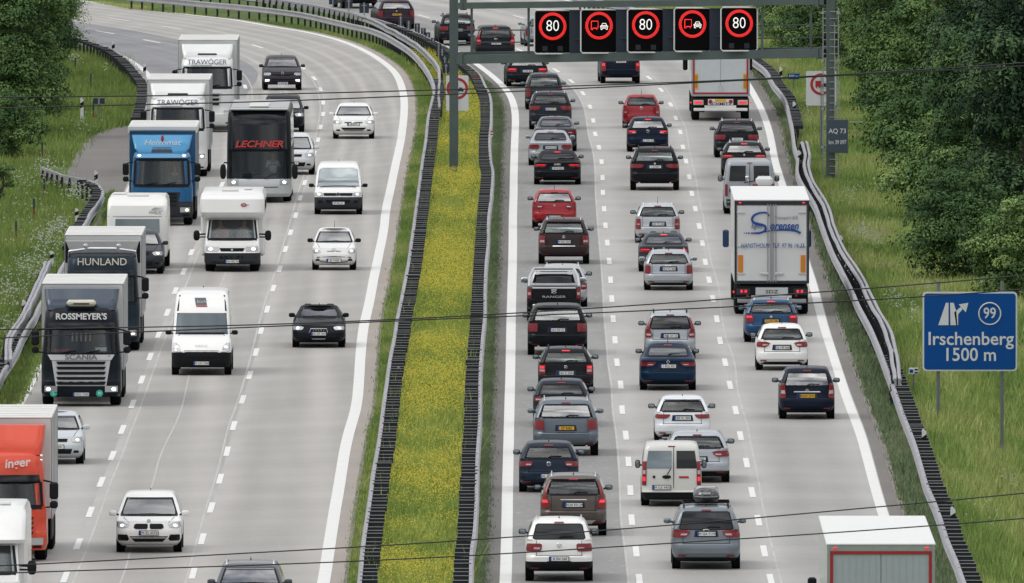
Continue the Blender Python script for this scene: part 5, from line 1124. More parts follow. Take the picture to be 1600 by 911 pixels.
# rear views of trucks
def truck_rear(cx, topy, wpx, label, style, txt=None):
    H = 4.0; y_d = F / ((topy - YH) / (CH - H)); X = AT(cx, topy, y_d)[0]; root = thing('truck', label, 'truck', (X, y_d, 0), 0, 'trucks on the motorway')
    W = 2.58; L = 13.2; z0 = 1.12
    MB().box((0, L / 2 + .03, (z0 + H) / 2), (W, L, H - z0), 0, .02).build('cargo_box', M_BOXW, root)
    b = MB().box((0, L / 2, H + .01), (W + .04, L + .05, .06), 0, .02); b.build('box_roof', mat('bright_canvas', (.76, .77, .76), .5, var=.03), root)
    MB().box((0, L / 2, z0 - .15), (W * .85, L * .97, .28)).build('chassis', M_CHAS, root)
    truck_wheels(root, W, (1.9, 3.2, 4.5)); truck_wheels(root, W, (L + 1.0,))
    s = Surf([(.4, 0, 0, 1, .2), (2.9, 0, 0, 1, .2), (3.7, .3, .8, .95, .2)], 2.2, 2.5, 1., .02); o = s.mesh(MB(), .4, 3.7).build('cab', paint((215, 216, 216), .1) if style != 'far' else paint((40, 50, 70), .2), root, 35); o.location = (0, L + .6, 0)
    for sg in (-1, 1): MB().box((sg * (W / 2 + .16), L + 1.3, 2.15), (.22, .14, .62), 0, .05).build('mirror', M_BLK if style != 'sor' else paint((30, 60, 95), .3), root)
    fr_ = mat('alloy_frame')
    b = MB()
    for sg in (-1, 1): b.box((sg * (W / 2 - .035), -.005, (z0 + H) / 2), (.07, .06, H - z0 - .02))
    b.box((0, -.005, z0 + .04), (W - .15, .062, .09)); b.box((0, -.005, H - .09), (W - .15, .062, .12)); b.build('rear_frame', M_DGREY if style == 'sor' else fr_, root)
    zb, zt_ = z0 + .10, H - .17
    dw = W / 2 - .09
    for sg in (-1, 1):
        dm_ = M_BOXW if style == 'sor' else (mat('pale_door_panel', (.60, .64, .66), .45, var=.05) if style == 'far' else mat('grey_door_panel', (.42, .47, .50), .45, var=.04))
        b = MB().box((sg * dw / 2, .005, (zb + zt_) / 2), (dw - .025, .05, zt_ - zb - .02), 0)
        if style != 'sor':
            for k in range(7): b.box((sg * (.12 + k * dw / 7.5), -.022, (zb + zt_) / 2), (.012, .008, zt_ - zb - .1))
        o = b.build('rear_door', dm_, root)
        if style == 'sor':
            for q in (.045, .14): MB().cyl((sg * q, -.05, (zb + zt_) / 2), .016, zt_ - zb + .1, 'z', 8).build('locking_bar', M_STEEL, o)
            for z in (zt_ - .25, (zb + zt_) / 2 - .1, zb + .25): MB().box((sg * (dw - .14), -.035, z), (.28, .03, .07), 0, .01).build('hinge', M_SILV, o)
            MB().box((sg * .26, -.06, zb + .25), (.30, .05, .09), 0, .02).build('handle', M_SILV, o)
        MB().box((sg * 1.08, -.028, zb + .55), (.17, .02, .68)).build('reflector_border', M_ORB if style == 'sor' else M_YEL, o); MB().box((sg * 1.08, -.04, zb + .55), (.11, .012, .56)).build('reflector', mat('amber_panel', (.50, .24, .01), .4, var=0), o)
    if style != 'sor':
        b = MB(); rt = .07
        for sg in (-1, 1): b.box((sg * (dw - .02), -.035, (zb + zt_) / 2), (rt, .012, zt_ - zb))
        b.box((0, -.035, zt_ - .02), (2 * dw, .014, rt)); b.box((0, -.035, zb + .03), (2 * dw, .014, rt)); b.build('contour_tape', M_SR, root)
        MB().box((0, -.04, zb + .22), (.16, .02, .3)).build('document_box', M_SILV, root)
    # bumper and lamps
    MB().box((0, .15, .88), (W - .12, .3, .34), 0, .02).build('underrun_beam', M_BLK, root)
    MB().box((0, .02, .53), (W - .2, .12, .13), 0, .02).build('bumper_bar', M_WHITE if style != 'sor' else M_STEEL, root)
    MB().box((0, -.02, .86), (1.12, .03, .26), 0, .01).build('plate_holder', M_SILV if style == 'sor' else M_WHITE, root)
    if txt: text(txt, .17, (0, -.05, .84 if style == 'sor' else .775), M_INK, root, bold=.006 if style != 'sor' else .0, sx=1.4)
    if style == 'far':
        MB().box((0, -.045, .93), (.5, .015, .11)).build('license_plate', M_YEL, root)
        for sg in (-1, 1): MB().cyl((sg * .45, -.045, .88), .09, .012, 'y', 18).build('speed_sticker', M_SR, root); 
    for sg in (-1, 1):
        o = MB().box((sg * .98, -.02, .84), (.46, .06, .22), 0, .02).build('tail_light', M_DGREY if style == 'sor' else M_CLEAR, root)
        if style == 'sor':
            for q in (.9, 1.04): MB().box((sg * q, -.06, .86), (.085, .02, .10), 0, .01).build('brake_lamp', M_REDLIT, o)
            MB().prism([(sg * .84 - .06, .68), (sg * .84 + .06, .68), (sg * .84, .78)], -.07, -.05).build('reflector', M_RED, o)
        else: MB().box((sg * .98, -.06, .84), (.32, .02, .10), 0, .01).build('brake_lamp', M_REDLIT, o)
        MB().box((sg * (W / 2 + .03), -.02, .84), (.06, .05, .07), 0, .01).build('marker_lamp', M_REDLIT, root); MB().box((sg * 1.10, -.05, H - .08), (.09, .04, .05), 0, .01).build('top_lamp', M_REDLIT, root)
        MB().box((sg * .95, 1.2, .62), (.5, .03, .5), 0, .01).build('mudflap', M_BLK, root)
    return root
M_LB = mat('lettering_blue', lin((10, 70, 150)), .45, var=0)
root = truck_rear(1206, 313, 118, 'white box truck seen from behind with blue Sorensen lettering on its doors', 'sor', 'SDZ')
k = 45.3; zz = lambda y: 4.0 - (y - 315) / k
Xp = lambda x: (x - 1206) / k
text('orensen', .38, (Xp(1225), -.07, zz(355)), M_LB, root, shear=.28, bold=.02, sx=.80); text('Transport A/S', .17, (Xp(1228.5), -.07, zz(342)), mat('lettering_grey'), root, sx=.82)
text('Egon', .24, (Xp(1182), -.07, zz(355)), M_LB, root, shear=.25, sx=.8); text('HANSTHOLM  TLF. 97 96 14 33', .22, (Xp(1207), -.075, zz(386)), M_LB, root, shear=.15, sx=.74)
S1 = [(1202, 339), (1198, 334.5), (1190, 334), (1180, 337), (1175, 343), (1177, 349), (1186, 352), (1195, 355), (1196, 361), (1190, 365), (1178, 366), (1173, 366)]
P = smooth(S1, 1.5); r0 = [.022 + .022 * sin(pi * i / (len(P) - 1)) for i in range(len(P))]
MB().tube([(Xp(x), -.04, zz(y)) for x, y in P], r0, 6, flat=1).build('swoosh_letter', M_LB, root, 60)
P = smooth([(1184, 367.5), (1200, 363), (1225, 361), (1243, 362.5), (1251, 366)], 3.); MB().tube([(Xp(x), -.04, zz(y)) for x, y in P], [.012 + .03 * i / len(P) for i in range(len(P))], 6).build('swoosh', M_LB, root, 60)
for x, q in ((1163, .02), (1166.5, .026), (1170, .032)): MB().ell((Xp(x), -.04, zz(366)), (q, .01, q), 8).build('dot', M_LB, root)
MB().box((Xp(1202), 14.8, 4.18), (.62, .7, .3), 0, .1).build('roof_fairing', paint((215, 216, 216), .1), root)
truck_rear(1126, 48, 92, 'far white truck seen from behind with red contour tape, partly behind the gantry beam', 'far', 'SCHMITZ')
truck_rear(1376.5, 852, 164, 'grey doored truck with white roof and red contour tape cut by the bottom edge', 'near')

# ------------------------------------------------------------------ vegetation
def veg_mat(name, stops, rough=.7, spec=.25, trans=0.):
    m, n, l, p = new_mat(name); a = n.new('ShaderNodeAttribute'); a.attribute_name = 'tone'; oi = n.new('ShaderNodeObjectInfo'); mm = n.new('ShaderNodeMath'); mm.operation = 'MULTIPLY_ADD'; mm.inputs[1].default_value = .42; mm.use_clamp = True; r = n.new('ShaderNodeValToRGB'); e = r.color_ramp.elements
    e[0].position = stops[0][0]; e[0].color = (*stops[0][1], 1); e[1].position = stops[-1][0]; e[1].color = (*stops[-1][1], 1)
    for ps, c in stops[1:-1]: q = e.new(ps); q.color = (*c, 1)
    l.new(oi.outputs['Random'], mm.inputs[0]); l.new(a.outputs['Fac'], mm.inputs[2])
    l.new(mm.outputs[0] if 'leaves' in name else a.outputs['Fac'], r.inputs[0]); l.new(r.outputs[0], p.inputs['Base Color']); p.inputs['Roughness'].default_value = rough; p.inputs['Specular IOR Level'].default_value = spec
    return m
M_LEAF = veg_mat('leaves', [(0, (.026, .060, .026)), (.4, (.070, .135, .045)), (.75, (.145, .235, .075)), (1, (.28, .39, .13))], .7, .15)
M_LEAFD = veg_mat('dark_leaves', [(0, (.011, .030, .020)), (.6, (.032, .068, .036)), (1, (.115, .19, .08))], .7, .12)
M_BARK = mat('bark', (.07, .055, .045), .9, var=.2, vscale=2)
M_GRASS = veg_mat('grass_blades', [(0, (.09, .15, .04)), (.4, (.17, .25, .065)), (.7, (.26, .33, .095)), (.88, (.34, .37, .15)), (1, (.24, .19, .10))], .8, .15)
M_GRASSM = veg_mat('flowery_grass_blades', [(0, (.13, .21, .055)), (.5, (.28, .38, .09)), (.8, (.44, .50, .12)), (1, (.55, .55, .18))], .8, .1)
M_GRASSB = veg_mat('bank_grass_blades', [(0, (.12, .20, .055)), (.35, (.21, .31, .085)), (.6, (.34, .42, .125)), (.8, (.44, .46, .20)), (1, (.36, .28, .15))], .8, .15)
M_GRASSR = veg_mat('verge_grass_blades', [(0, (.11, .155, .085)), (.5, (.19, .245, .135)), (.8, (.28, .32, .20)), (1, (.38, .39, .28))], .8, .15)
M_YF = mat('yellow_petals', (.92, .80, .14), .6, var=0); M_WF = mat('white_petals', (.62, .64, .58), .6, var=0)
def set_tone(me, tone):
    a = me.attributes.new('tone', 'FLOAT', 'POINT'); a.data.foreach_set('value', np.asarray(tone, np.float32))
def vnoise(x, y, sx, sy, seed):
    r = np.random.default_rng(seed); g = r.random((256, 256)); u = x / sx; v = y / sy; i = np.floor(u).astype(int); j = np.floor(v).astype(int); fu = u - i; fv = v - j
    fu = fu * fu * (3 - 2 * fu); fv = fv * fv * (3 - 2 * fv); q = lambda a, b: g[a % 256, b % 256]
    return (q(i, j) * (1 - fu) + q(i + 1, j) * fu) * (1 - fv) + (q(i, j + 1) * (1 - fu) + q(i + 1, j + 1) * fu) * fv
def crown_mesh(h, r, nblob, nleaf, size, seed, zlow=.12, shape='round', m=None):
    R = np.random.default_rng(seed); c = []
    while len(c) < nblob:
        p = R.uniform(-1, 1, 3); t = (p[2] + 1) / 2
        env = (1 - abs(2 * t - .85) ** 2.2 * .55) if shape == 'round' else (1.02 - t) ** .8
        if p[0] ** 2 + p[1] ** 2 < env ** 2: c.append((p[0] * r * .8, p[1] * r * .8, h * (zlow + (1 - zlow) * t * .93), R.uniform(.13, .30) * r * (1.25 - .45 * t), R.random()))
    c = np.array(c); k = R.integers(0, nblob, nleaf); d = R.normal(size=(nleaf, 3)); d /= np.linalg.norm(d, axis=1)[:, None]; d[:, 2] = np.where(d[:, 2] < -.3, -d[:, 2], d[:, 2])
    rr = c[k, 3] * (1.12 - .5 * R.random(nleaf) ** 2) * (1 + .25 * np.sin(d[:, 0] * 7 + k)); P = c[k, :3] + d * rr[:, None] * np.array([1.25, 1.25, .85])
    nrm = d + R.normal(0, .30, (nleaf, 3)); nrm[:, 2] += .35; nrm /= np.linalg.norm(nrm, axis=1)[:, None]
    a = np.cross(nrm, R.normal(size=(nleaf, 3))); a /= np.linalg.norm(a, axis=1)[:, None]; b = np.cross(nrm, a); s = size * R.uniform(.55, 1.3, nleaf)[:, None]
    V = np.stack([P - a * s * .5, P + b * s * .28 + nrm * s * .08, P + a * s * .55, P - b * s * .28 + nrm * s * .08], 1).reshape(-1, 3); f = np.arange(4 * nleaf).reshape(-1, 4)
    me = raw_mesh('crown', V, f, m or M_LEAF); tone = np.clip(.08 + .55 * c[k, 4] ** 1.3 + R.normal(0, .08, nleaf), 0, 1); set_tone(me, np.repeat(tone, 4)); return me, c
def trunk_mesh(h, blobs, seed, r=.22):
    R = np.random.default_rng(seed); b = MB(); pts = [(0, 0, -.3)]; x = y = 0
    for t in (.2, .4, .6, .8, .95): x += R.normal(0, .12); y += R.normal(0, .12); pts.append((x, y, h * t * .9))
    b.tube(pts, [r * 1.2, r, r * .8, r * .6, r * .4, r * .15], 8)
    for c in blobs[::3][:14]:
        z0 = max(.6, c[2] - .9 * R.uniform(.6, 1.6)); q = np.interp(z0, [p[2] for p in pts], [p[0] for p in pts]), np.interp(z0, [p[2] for p in pts], [p[1] for p in pts])
        b.tube([(q[0], q[1], z0), ((q[0] + c[0]) / 2, (q[1] + c[1]) / 2, (z0 + c[2]) / 2 + .15), (c[0], c[1], c[2])], [r * .35, r * .22, r * .08], 5)
    return b.mesh('trunk', M_BARK, 60)
KT = []
for i, (h, r, nb, nl, sz, sh, m_) in enumerate(((13, 3.6, 110, 48000, .19, 'round', M_LEAF), (16, 3.9, 110, 50000, .20, 'round', M_LEAFD), (11, 3.0, 90, 36000, .17, 'round', M_LEAF), (4.2, 2.3, 60, 20000, .14, 'round', M_LEAF), (15, 3.0, 100, 40000, .18, 'cone', M_LEAFD), (2.4, 1.1, 22, 5000, .11, 'round', M_LEAF))):
    cm, bl = crown_mesh(h, r, nb, nl, sz, 40 + i, .03 if h < 5 else .10, sh, m_); KT.append((cm, trunk_mesh(h, bl, 60 + i, .2 if h > 5 else .06), h))
def tree(kind, x, y, s, rz, label, cat='tree', group='trees beside the motorway', name='tree', dist=None, zb=None):
    if dist: X, Y, _ = AT(x, 0, dist)
    else: X, Y, _ = G(x, y)
    o = thing(name, label, cat, (X, Y, gz(X, Y) if zb is None else zb), rz, group); o.scale = (s, s, s)
    for nm, me in (('crown', KT[kind][0]), ('trunk', KT[kind][1])): q = bpy.data.objects.new(nm, me); link(q, o)
    return o
TR = [ # kind, px, py(base), scale, label
 (2, 1374, 118, .75, 'light green bushy tree standing right behind the gantry leg ladder'), (3, 1392, 170, 1.0, 'low bush at the forest edge right of the kilometre board'), (0, 1432, 215, .80, 'leafy tree at the forest edge above the kilometre board'),
 (3, 1432, 240, 1.1, 'round bush at the forest edge level with the thick rail start'), (2, 1462, 262, .85, 'mid green tree at the forest edge right of the kilometre board'), (3, 1452, 300, 1.15, 'dark bush leaning over the grass above the white flower patch'),
 (3, 1474, 352, 1.1, 'bush at the forest edge right of the white flower patch'), (1, 1534, 345, .70, 'broad tree overhanging the grass bank at the middle of the forest edge'), (3, 1505, 402, 1.0, 'bush on the grass bank up and left of the exit sign'),
 (2, 1530, 398, .85, 'tall leafy tree rising behind the exit sign'), (3, 1506, 440, 1.0, 'round bush immediately above the exit sign'), (1, 1602, 425, .8, 'big tree at the right picture edge above the exit sign'),
 (3, 1594, 470, .9, 'bush at the right picture edge behind the exit sign'), (1, 1440, 130, .8, 'dark tall tree in the second forest row above the leafy edge tree'), (4, 1500, 180, .9, 'dark pointed tree in the second forest row, centre'),
 (1, 1560, 230, .85, 'dark tall tree in the second row towards the right edge'), (1, 1630, 320, .9, 'dark tree half outside the right picture edge'), (0, 1425, 60, .8, 'leafy tree in the upper forest above the gantry ladder'),
 (4, 1460, 60, .9, 'dark pointed tree in the upper forest'), (1, 1530, 90, .85, 'dark round tree in the upper forest right of the pointed one'), (0, 1600, 140, .85, 'leafy tree in the upper right corner'),
 (2, 1362, 40, .8, 'light tree in the upper forest just right of the gantry leg'), (1, 1300, 30, .7, 'dark tree above the right end of the gantry beam'), (0, 1262, 35, .6, 'leafy tree seen between the beams left of the right gantry leg'),
 (2, 1222, 40, .55, 'small leafy tree seen between the beams right of the last display'), (3, 1282, 97, .85, 'low bush under the right end of the lower gantry beam'), (3, 1248, 84, .75, 'low bush behind the gantry beam near the right barrier'), (3, 1215, 62, .65, 'small bush right beside the last display'),
 (1, 1370, -20, .9, 'dark forest tree touching the top edge above the ladder'), (1, 1490, -30, .9, 'dark forest tree touching the top edge, centre right'), (4, 1570, -10, .9, 'dark pointed tree touching the top edge near the right corner'), (0, 1255, -20, .7, 'forest tree touching the top edge left of the gantry leg'), (1, 1195, -20, .45, 'far dark tree at the top edge right of the last display'), (1, 1420, -10, .9, 'dark forest tree at the top edge above the leafy upper tree'), (1, 1650, 60, .9, 'dark tree at the top right picture corner'),
 (5, 1553, 468, 1.0, 'young light green tree behind the right half of the exit sign')]
for i, (k, x, y, s_, lab) in enumerate(TR):
    tree(k, x, y, s_, i * 1.7, lab, 'bush' if k == 3 else 'tree', 'forest on the right of the motorway', 'bush' if k == 3 else 'tree')
TL = [(0, 30, 215, .72, 'big leafy tree in the upper left corner, nearest of its group'), (1, -18, 175, .75, 'dark tree at the left picture edge in the upper left group'), (2, 66, 128, .62, 'leafy tree reaching towards the far left barrier'), (1, 10, 105, .7, 'dark tree at the top left corner behind the leafy ones'),
      (3, 52, 178, .75, 'bush at the foot of the upper left trees'), (3, 18, 248, .7, 'dark bush below the upper left trees at the picture edge'), (0, 78, 70, .52, 'tree whose branches overlap the road at the top left'), (0, 40, 50, .6, 'tree crown touching the top edge in the upper left corner'), (5, 3, 318, .8, 'small dark shrub at the left picture edge in the meadow')]
for i, (k, x, y, s_, lab) in enumerate(TL):
    tree(k, x, y, s_, i * 2.3 + 1, lab, 'bush' if k in (3, 5) else 'tree', 'trees on the left meadow', 'bush' if k in (3, 5) else 'tree')

def inside(poly, x, y):
    P = np.array(poly); n = len(P); c = np.zeros(len(x), bool)
    for i in range(n):
        x1, y1 = P[i]; x2, y2 = P[(i + 1) % n]; m_ = ((y1 > y) != (y2 > y)) & (x < (x2 - x1) * (y - y1) / (y2 - y1 + 1e-12) + x1); c ^= m_
    return c
def sample(poly_w, dens, seed):
    P = np.array(poly_w); R = np.random.default_rng(seed); lo, hi = P.min(0), P.max(0); n = int((hi - lo).prod() * dens); x = R.uniform(lo[0], hi[0], n); y = R.uniform(lo[1], hi[1], n); k = inside(P, x, y); return x[k], y[k]
def between(A, B, y0, y1):
    a = A[(A[:, 1] > y0) & (A[:, 1] < y1)]; b = B[(B[:, 1] > y0) & (B[:, 1] < y1)]; return np.concatenate([a, b[::-1]])
gzv = lambda x, y: np.array([gz(a, b) for a, b in zip(x, y)])
def grass(name, x, y, z, h, w, blades, seed, m, label=None, spread=.09, tone0=None, hvar=None):
    R = np.random.default_rng(seed); n = len(x); N_ = n * blades; X = np.repeat(x, blades) + R.normal(0, spread, N_); Y = np.repeat(y, blades) + R.normal(0, spread, N_); Z = np.repeat(z, blades)
    H_ = h * R.uniform(.45, 1.15, N_) * (np.repeat(hvar, blades) if hvar is not None else 1); a = R.uniform(0, 2 * pi, N_); ww = w * R.uniform(.6, 1.3, N_); lx = R.normal(0, .28, N_) * H_; ly = R.normal(0, .28, N_) * H_
    V = np.stack([np.stack([X - ww / 2 * np.cos(a), Y - ww / 2 * np.sin(a), Z - .02], 1), np.stack([X + ww / 2 * np.cos(a), Y + ww / 2 * np.sin(a), Z - .02], 1), np.stack([X + lx, Y + ly, Z + H_], 1)], 1).reshape(-1, 3)
    me = raw_mesh(name, V, np.arange(3 * N_).reshape(-1, 3), m); t = .12 + .78 * (vnoise(x, y, 1.8, 9, seed) * .6 + vnoise(x, y, .7, 3, seed + 1) * .4) if tone0 is None else tone0
    set_tone(me, np.repeat(np.clip(np.repeat(t, blades) + R.normal(0, .09, N_), 0, 1), 3)); o = bpy.data.objects.new(name, me); link(o); meta(o, label, 'grass', kind='stuff'); return o
def flowers(name, x, y, z, size, m, seed, label):
    R = np.random.default_rng(seed); n = len(x); s = size * R.uniform(.6, 1.3, n); a = R.uniform(0, pi, n); V = []
    for k in range(2):
        c, q = np.cos(a + k * pi / 2) * s / 2, np.sin(a + k * pi / 2) * s / 2
        V.append(np.stack([np.stack([x - c, y - q, z], 1), np.stack([x, y, z - s * .45], 1), np.stack([x + c, y + q, z], 1), np.stack([x, y, z + s * .3], 1)], 1))
    V = np.concatenate(V).reshape(-1, 3); me = raw_mesh(name, V, np.arange(len(V)).reshape(-1, 4), m); o = bpy.data.objects.new(name, me); link(o); meta(o, label, 'flowers', kind='stuff'); return o
Y0, Y1 = 566, 1230
pML, pMR = path(ML, .75), path(MR, .75)
med = between(offset(pML, .10), offset(pMR, -.10), Y0, 1075); x, y = sample(med, 20, 1)
yn = vnoise(x, y, 2.4, 10, 5) * .6 + vnoise(x, y, .8, 4, 6) * .4
grass('median_grass', x, y, x * 0, .32, .035, 5, 2, M_GRASSM, 'green grass of the median strip between the barriers', tone0=.38 + .45 * yn, hvar=.7 + .7 * vnoise(x, y, .9, 2.2, 77) ** 2)
x, y = sample(med, 85, 3); yn = vnoise(x, y, 2.4, 12, 5) * .55 + vnoise(x, y, .7, 3.5, 8) * .45; R1 = np.random.default_rng(4); k = R1.random(len(x)) < np.clip((yn - .30) * 2.6, .04, 1); e_ = np.minimum(x - atY(pML, y), atY(pMR, y) - x); k &= (e_ > .30) | (R1.random(len(x)) < .15)
x, y = x[k], y[k]; flowers('yellow_flowers', x, y, np.random.default_rng(5).uniform(.16, .48, len(x)), .036, M_YF, 6, 'dense small yellow flowers covering the median strip')
med2 = between(offset(pML, .05), offset(pML, .55), Y0, 1060); x, y = sample(med2, 1.6, 61); k = vnoise(x, y, 1, 9, 62) > .45; x, y = x[k], y[k]; n1 = len(x)
med3 = between(offset(pMR, -.55), offset(pMR, -.05), Y0, 1060); x3, y3 = sample(med3, 1.4, 63); k = vnoise(x3, y3, 1, 9, 64) > .5; x, y = np.concatenate([x, x3[k]]), np.concatenate([y, y3[k]])
grass('tall_weeds', x, y, x * 0, .92, .045, 4, 65, M_GRASSM, 'taller weeds growing up through the median cross braces', spread=.07)
a = between(offset(pLW_L, .66), offset(pML, .05), Y0, 1180); x, y = sample(a, 46, 11); grass('verge_grass', x, y, x * 0, .13, .035, 5, 12, M_GRASSB, 'short green grass between the left carriageway and the median barrier')
a = between(offset(pMR, -.05), offset(pLW_R, -.52), Y0, 1060); x, y = sample(a, 40, 13); grass('verge_grass', x, y, x * 0, .10, .035, 5, 14, M_GRASSR, 'thin grey green grass between the median barrier and the right carriageway')
a = between(offset(pLE_R, .66), offset(pRR1, .55), Y0, 1150); x, y = sample(a, 20, 15); grass('verge_grass', x, y, gzv(x, y), .24, .045, 4, 16, M_GRASSR, 'grey green grass between the right carriageway and its guard rail')
rb = offset(pRR1, .5); rb = rb[(rb[:, 1] > Y0) & (rb[:, 1] < 1170)]; a = np.concatenate([rb, [(rb[-1][0] + 12, rb[-1][1])], [(G(1430, 60)[0] + 3, 1100)], [(24, 900)], [(22, 760)], [(20.5, Y0)]])
x, y = sample(a, 9, 17); grass('bank_grass', x, y, gzv(x, y), .40, .042, 6, 18, M_GRASSB, 'tall meadow grass on the bank right of the guard rail', spread=.16, hvar=.6 + .8 * vnoise(x, y, 1.5, 6, 33))
def inpx(pp): return [G(*p)[:2] for p in pp]
LM = [(-130, 700), (-10, 612), (20, 560), (52, 492), (92, 424), (122, 350), (126, 322), (100, 300), (70, 290), (62, 262), (108, 262), (118, 238), (136, 215), (172, 202), (208, 194), (220, 184), (224, 160), (220, 132), (203, 106), (177, 87), (143, 73), (102, 60), (40, 48), (-120, 30)]
x, y = sample(inpx(LM), 7.5, 19); t = .22 + .55 * (vnoise(x, y, 3, 14, 41) * .6 + vnoise(x, y, 1, 4, 42) * .4)
grass('meadow_grass', x, y, x * 0, .40, .045, 6, 20, M_GRASS, 'meadow grass on the left of the motorway', spread=.18, tone0=t, hvar=.6 + .8 * vnoise(x, y, 2, 7, 35))
a = inpx([(160, 352), (172, 300), (186, 306), (197, 303), (190, 340), (172, 372), (140, 400), (104, 480), (70, 548), (48, 600), (12, 662), (-40, 760), (-70, 740), (28, 560), (70, 480), (120, 392)]); x, y = sample(a, 26, 21); grass('verge_grass', x, y, x * 0, .22, .05, 4, 22, M_GRASS, 'green grass between the left barrier and the slow lane')
def patches(lst, per, seed, zr=(.35, .8)):
    R = np.random.default_rng(seed); X, Y, Z = [], [], []
    for cx, cy, rx, ry, n in lst:
        for _ in range(int(n * per)):
            u, v = R.normal(0, .5, 2); g = G(cx + u * rx, cy + v * ry); X.append(g[0]); Y.append(g[1]); Z.append(gz(g[0], g[1]) + R.uniform(*zr))
    return np.array(X), np.array(Y), np.array(Z)
x, y, z = patches([(80, 292, 34, 14, 60), (120, 318, 30, 14, 80), (70, 275, 18, 10, 30), (28, 300, 26, 16, 30), (75, 395, 32, 26, 120), (95, 372, 16, 12, 50), (50, 440, 34, 22, 120), (20, 480, 30, 26, 90), (12, 540, 20, 20, 40), (118, 108, 14, 6, 22), (165, 120, 6, 4, 6), (40, 350, 60, 60, 30), (130, 215, 26, 14, 16)], 1.9, 51)
flowers('white_flowers', x, y, z, .07, M_WF, 52, 'white umbel flowers in patches over the left meadow')
x, y, z = patches([(1330, 322, 22, 8, 34), (1350, 384, 24, 14, 80), (1372, 398, 14, 8, 20), (1262, 190, 12, 26, 26), (1400, 490, 22, 16, 40), (1425, 512, 14, 12, 22), (1580, 725, 16, 12, 14), (1450, 470, 20, 8, 10), (1540, 810, 30, 20, 8), (1230, 108, 10, 8, 6)], 1.6, 53)
flowers('white_flowers', x, y, z, .062, M_WF, 54, 'white umbel flowers in patches on the right bank')

# ------------------------------------------------------------------ cars
def hd(P, by):
    Y = G(0, by)[1]; o = P[np.argsort(P[:, 1])]; x0, x1 = np.interp([Y - 3, Y + 25], o[:, 1], o[:, 0]); return -math.atan2(x1 - x0, 28)
GR, GL_ = 'cars heading away from the camera', 'cars coming towards the camera'
WHT, SILV, LGREY, GREY, DGREY, BLACK = (240, 240, 237), (168, 174, 180), (186, 190, 194), (92, 100, 108), (50, 58, 66), (16, 19, 24)
def R_car(cx, by, w, st, H, L, rgb, label, **kw):
    kw.setdefault('rz', hd(pD12, by)); kw.setdefault('group', GR); return car(cx, by, w, st, H, L, rgb, label, **kw)
def F_car(cx, by, w, st, H, L, rgb, label, **kw):
    kw.setdefault('rz', hd(pLD_R, by)); kw.setdefault('group', GL_); return car(cx, by, w, st, H, L, rgb, label, front=True, **kw)
# left lane of the right carriageway, near to far
R_car(873.5, 907, 105, 'suv', 1.68, 4.43, WHT, 'white small suv with silver roof rails, nearest car of the left lane queue', tail='wide', pl='B SN 160', pz=.375, bd='vw', bdz=.585, rails='c', metal=.05, wr=.35, glass='d', lowz=.20, lowb=.33, wt=.91, mir=M_DGREY)
def xc(root, s, D, put, col):
    put(s.patch(MB(), [(.60 * s.H, -.36, .36), (.612 * s.H, -.36, .36)], False, .02, nx=6, nz=1), 'trim_strip', M_CHROME); put(s.patch(MB(), [(.21 * s.H, -.5, .5), (.27 * s.H, -.62, .62)], False, .03, nx=8, nz=1), 'skid_plate', M_SILV)
R_car(896, 836, 103, 'suv', 1.70, 4.63, (84, 74, 68), 'brown suv with red lights climbing its rear pillars and silver skid plate', tail='pillar', pl='ROA FH 29', pz=.52, rails='c', wr=.36, clear=False, lit=True, extra=xc, lowz=.2, lowb=.22, spoil=True, mir=M_DGREY)
R_car(857.5, 768, 93, 'hatch', 1.46, 4.2, (34, 46, 62), 'dark blue hatchback with round emblem, between the brown suv and the median', tail='golf', pl='AL 315 AC', pk='w', pz=.34, bd='vw', bdz=.575, metal=.4, lit=False)
def touring(root, s, D, put, col): pass
R_car(884, 711, 101, 'suv', 1.70, 4.78, (96, 106, 116), 'grey suv with square red lights and a yellow number plate', tail='block', pl='ZP 8482', pk='y', pz=.50, rails='c', wr=.37, clear=False, exh=2, wt=.905)
R_car(877, 666, 88, 'hatch', 1.46, 4.4, (38, 46, 58), 'dark coupe cabriolet with round rear lights, half hidden behind the grey suv', tail='round', pl='M KT 810', pz=.36, bd='vw', bdz=.60, antenna=False)
R_car(884, 614, 86, 'estate', 1.47, 4.55, (24, 27, 33), 'black estate car with striped red lights, two cars ahead of the grey suv', tail='tall', pl='HD Z 2954', pz=.46, bd='star', bdz=.585, rails='k', exh=1, clear=True, lit=True)
R_car(871, 554, 93, 'suv', 1.68, 4.78, (18, 22, 28), 'black suv with square red lights and a rear spoiler, behind the black pickup', tail='block', pl='AU KP 72', pz=.51, wr=.38, clear=False, exh=2, spoil=True)
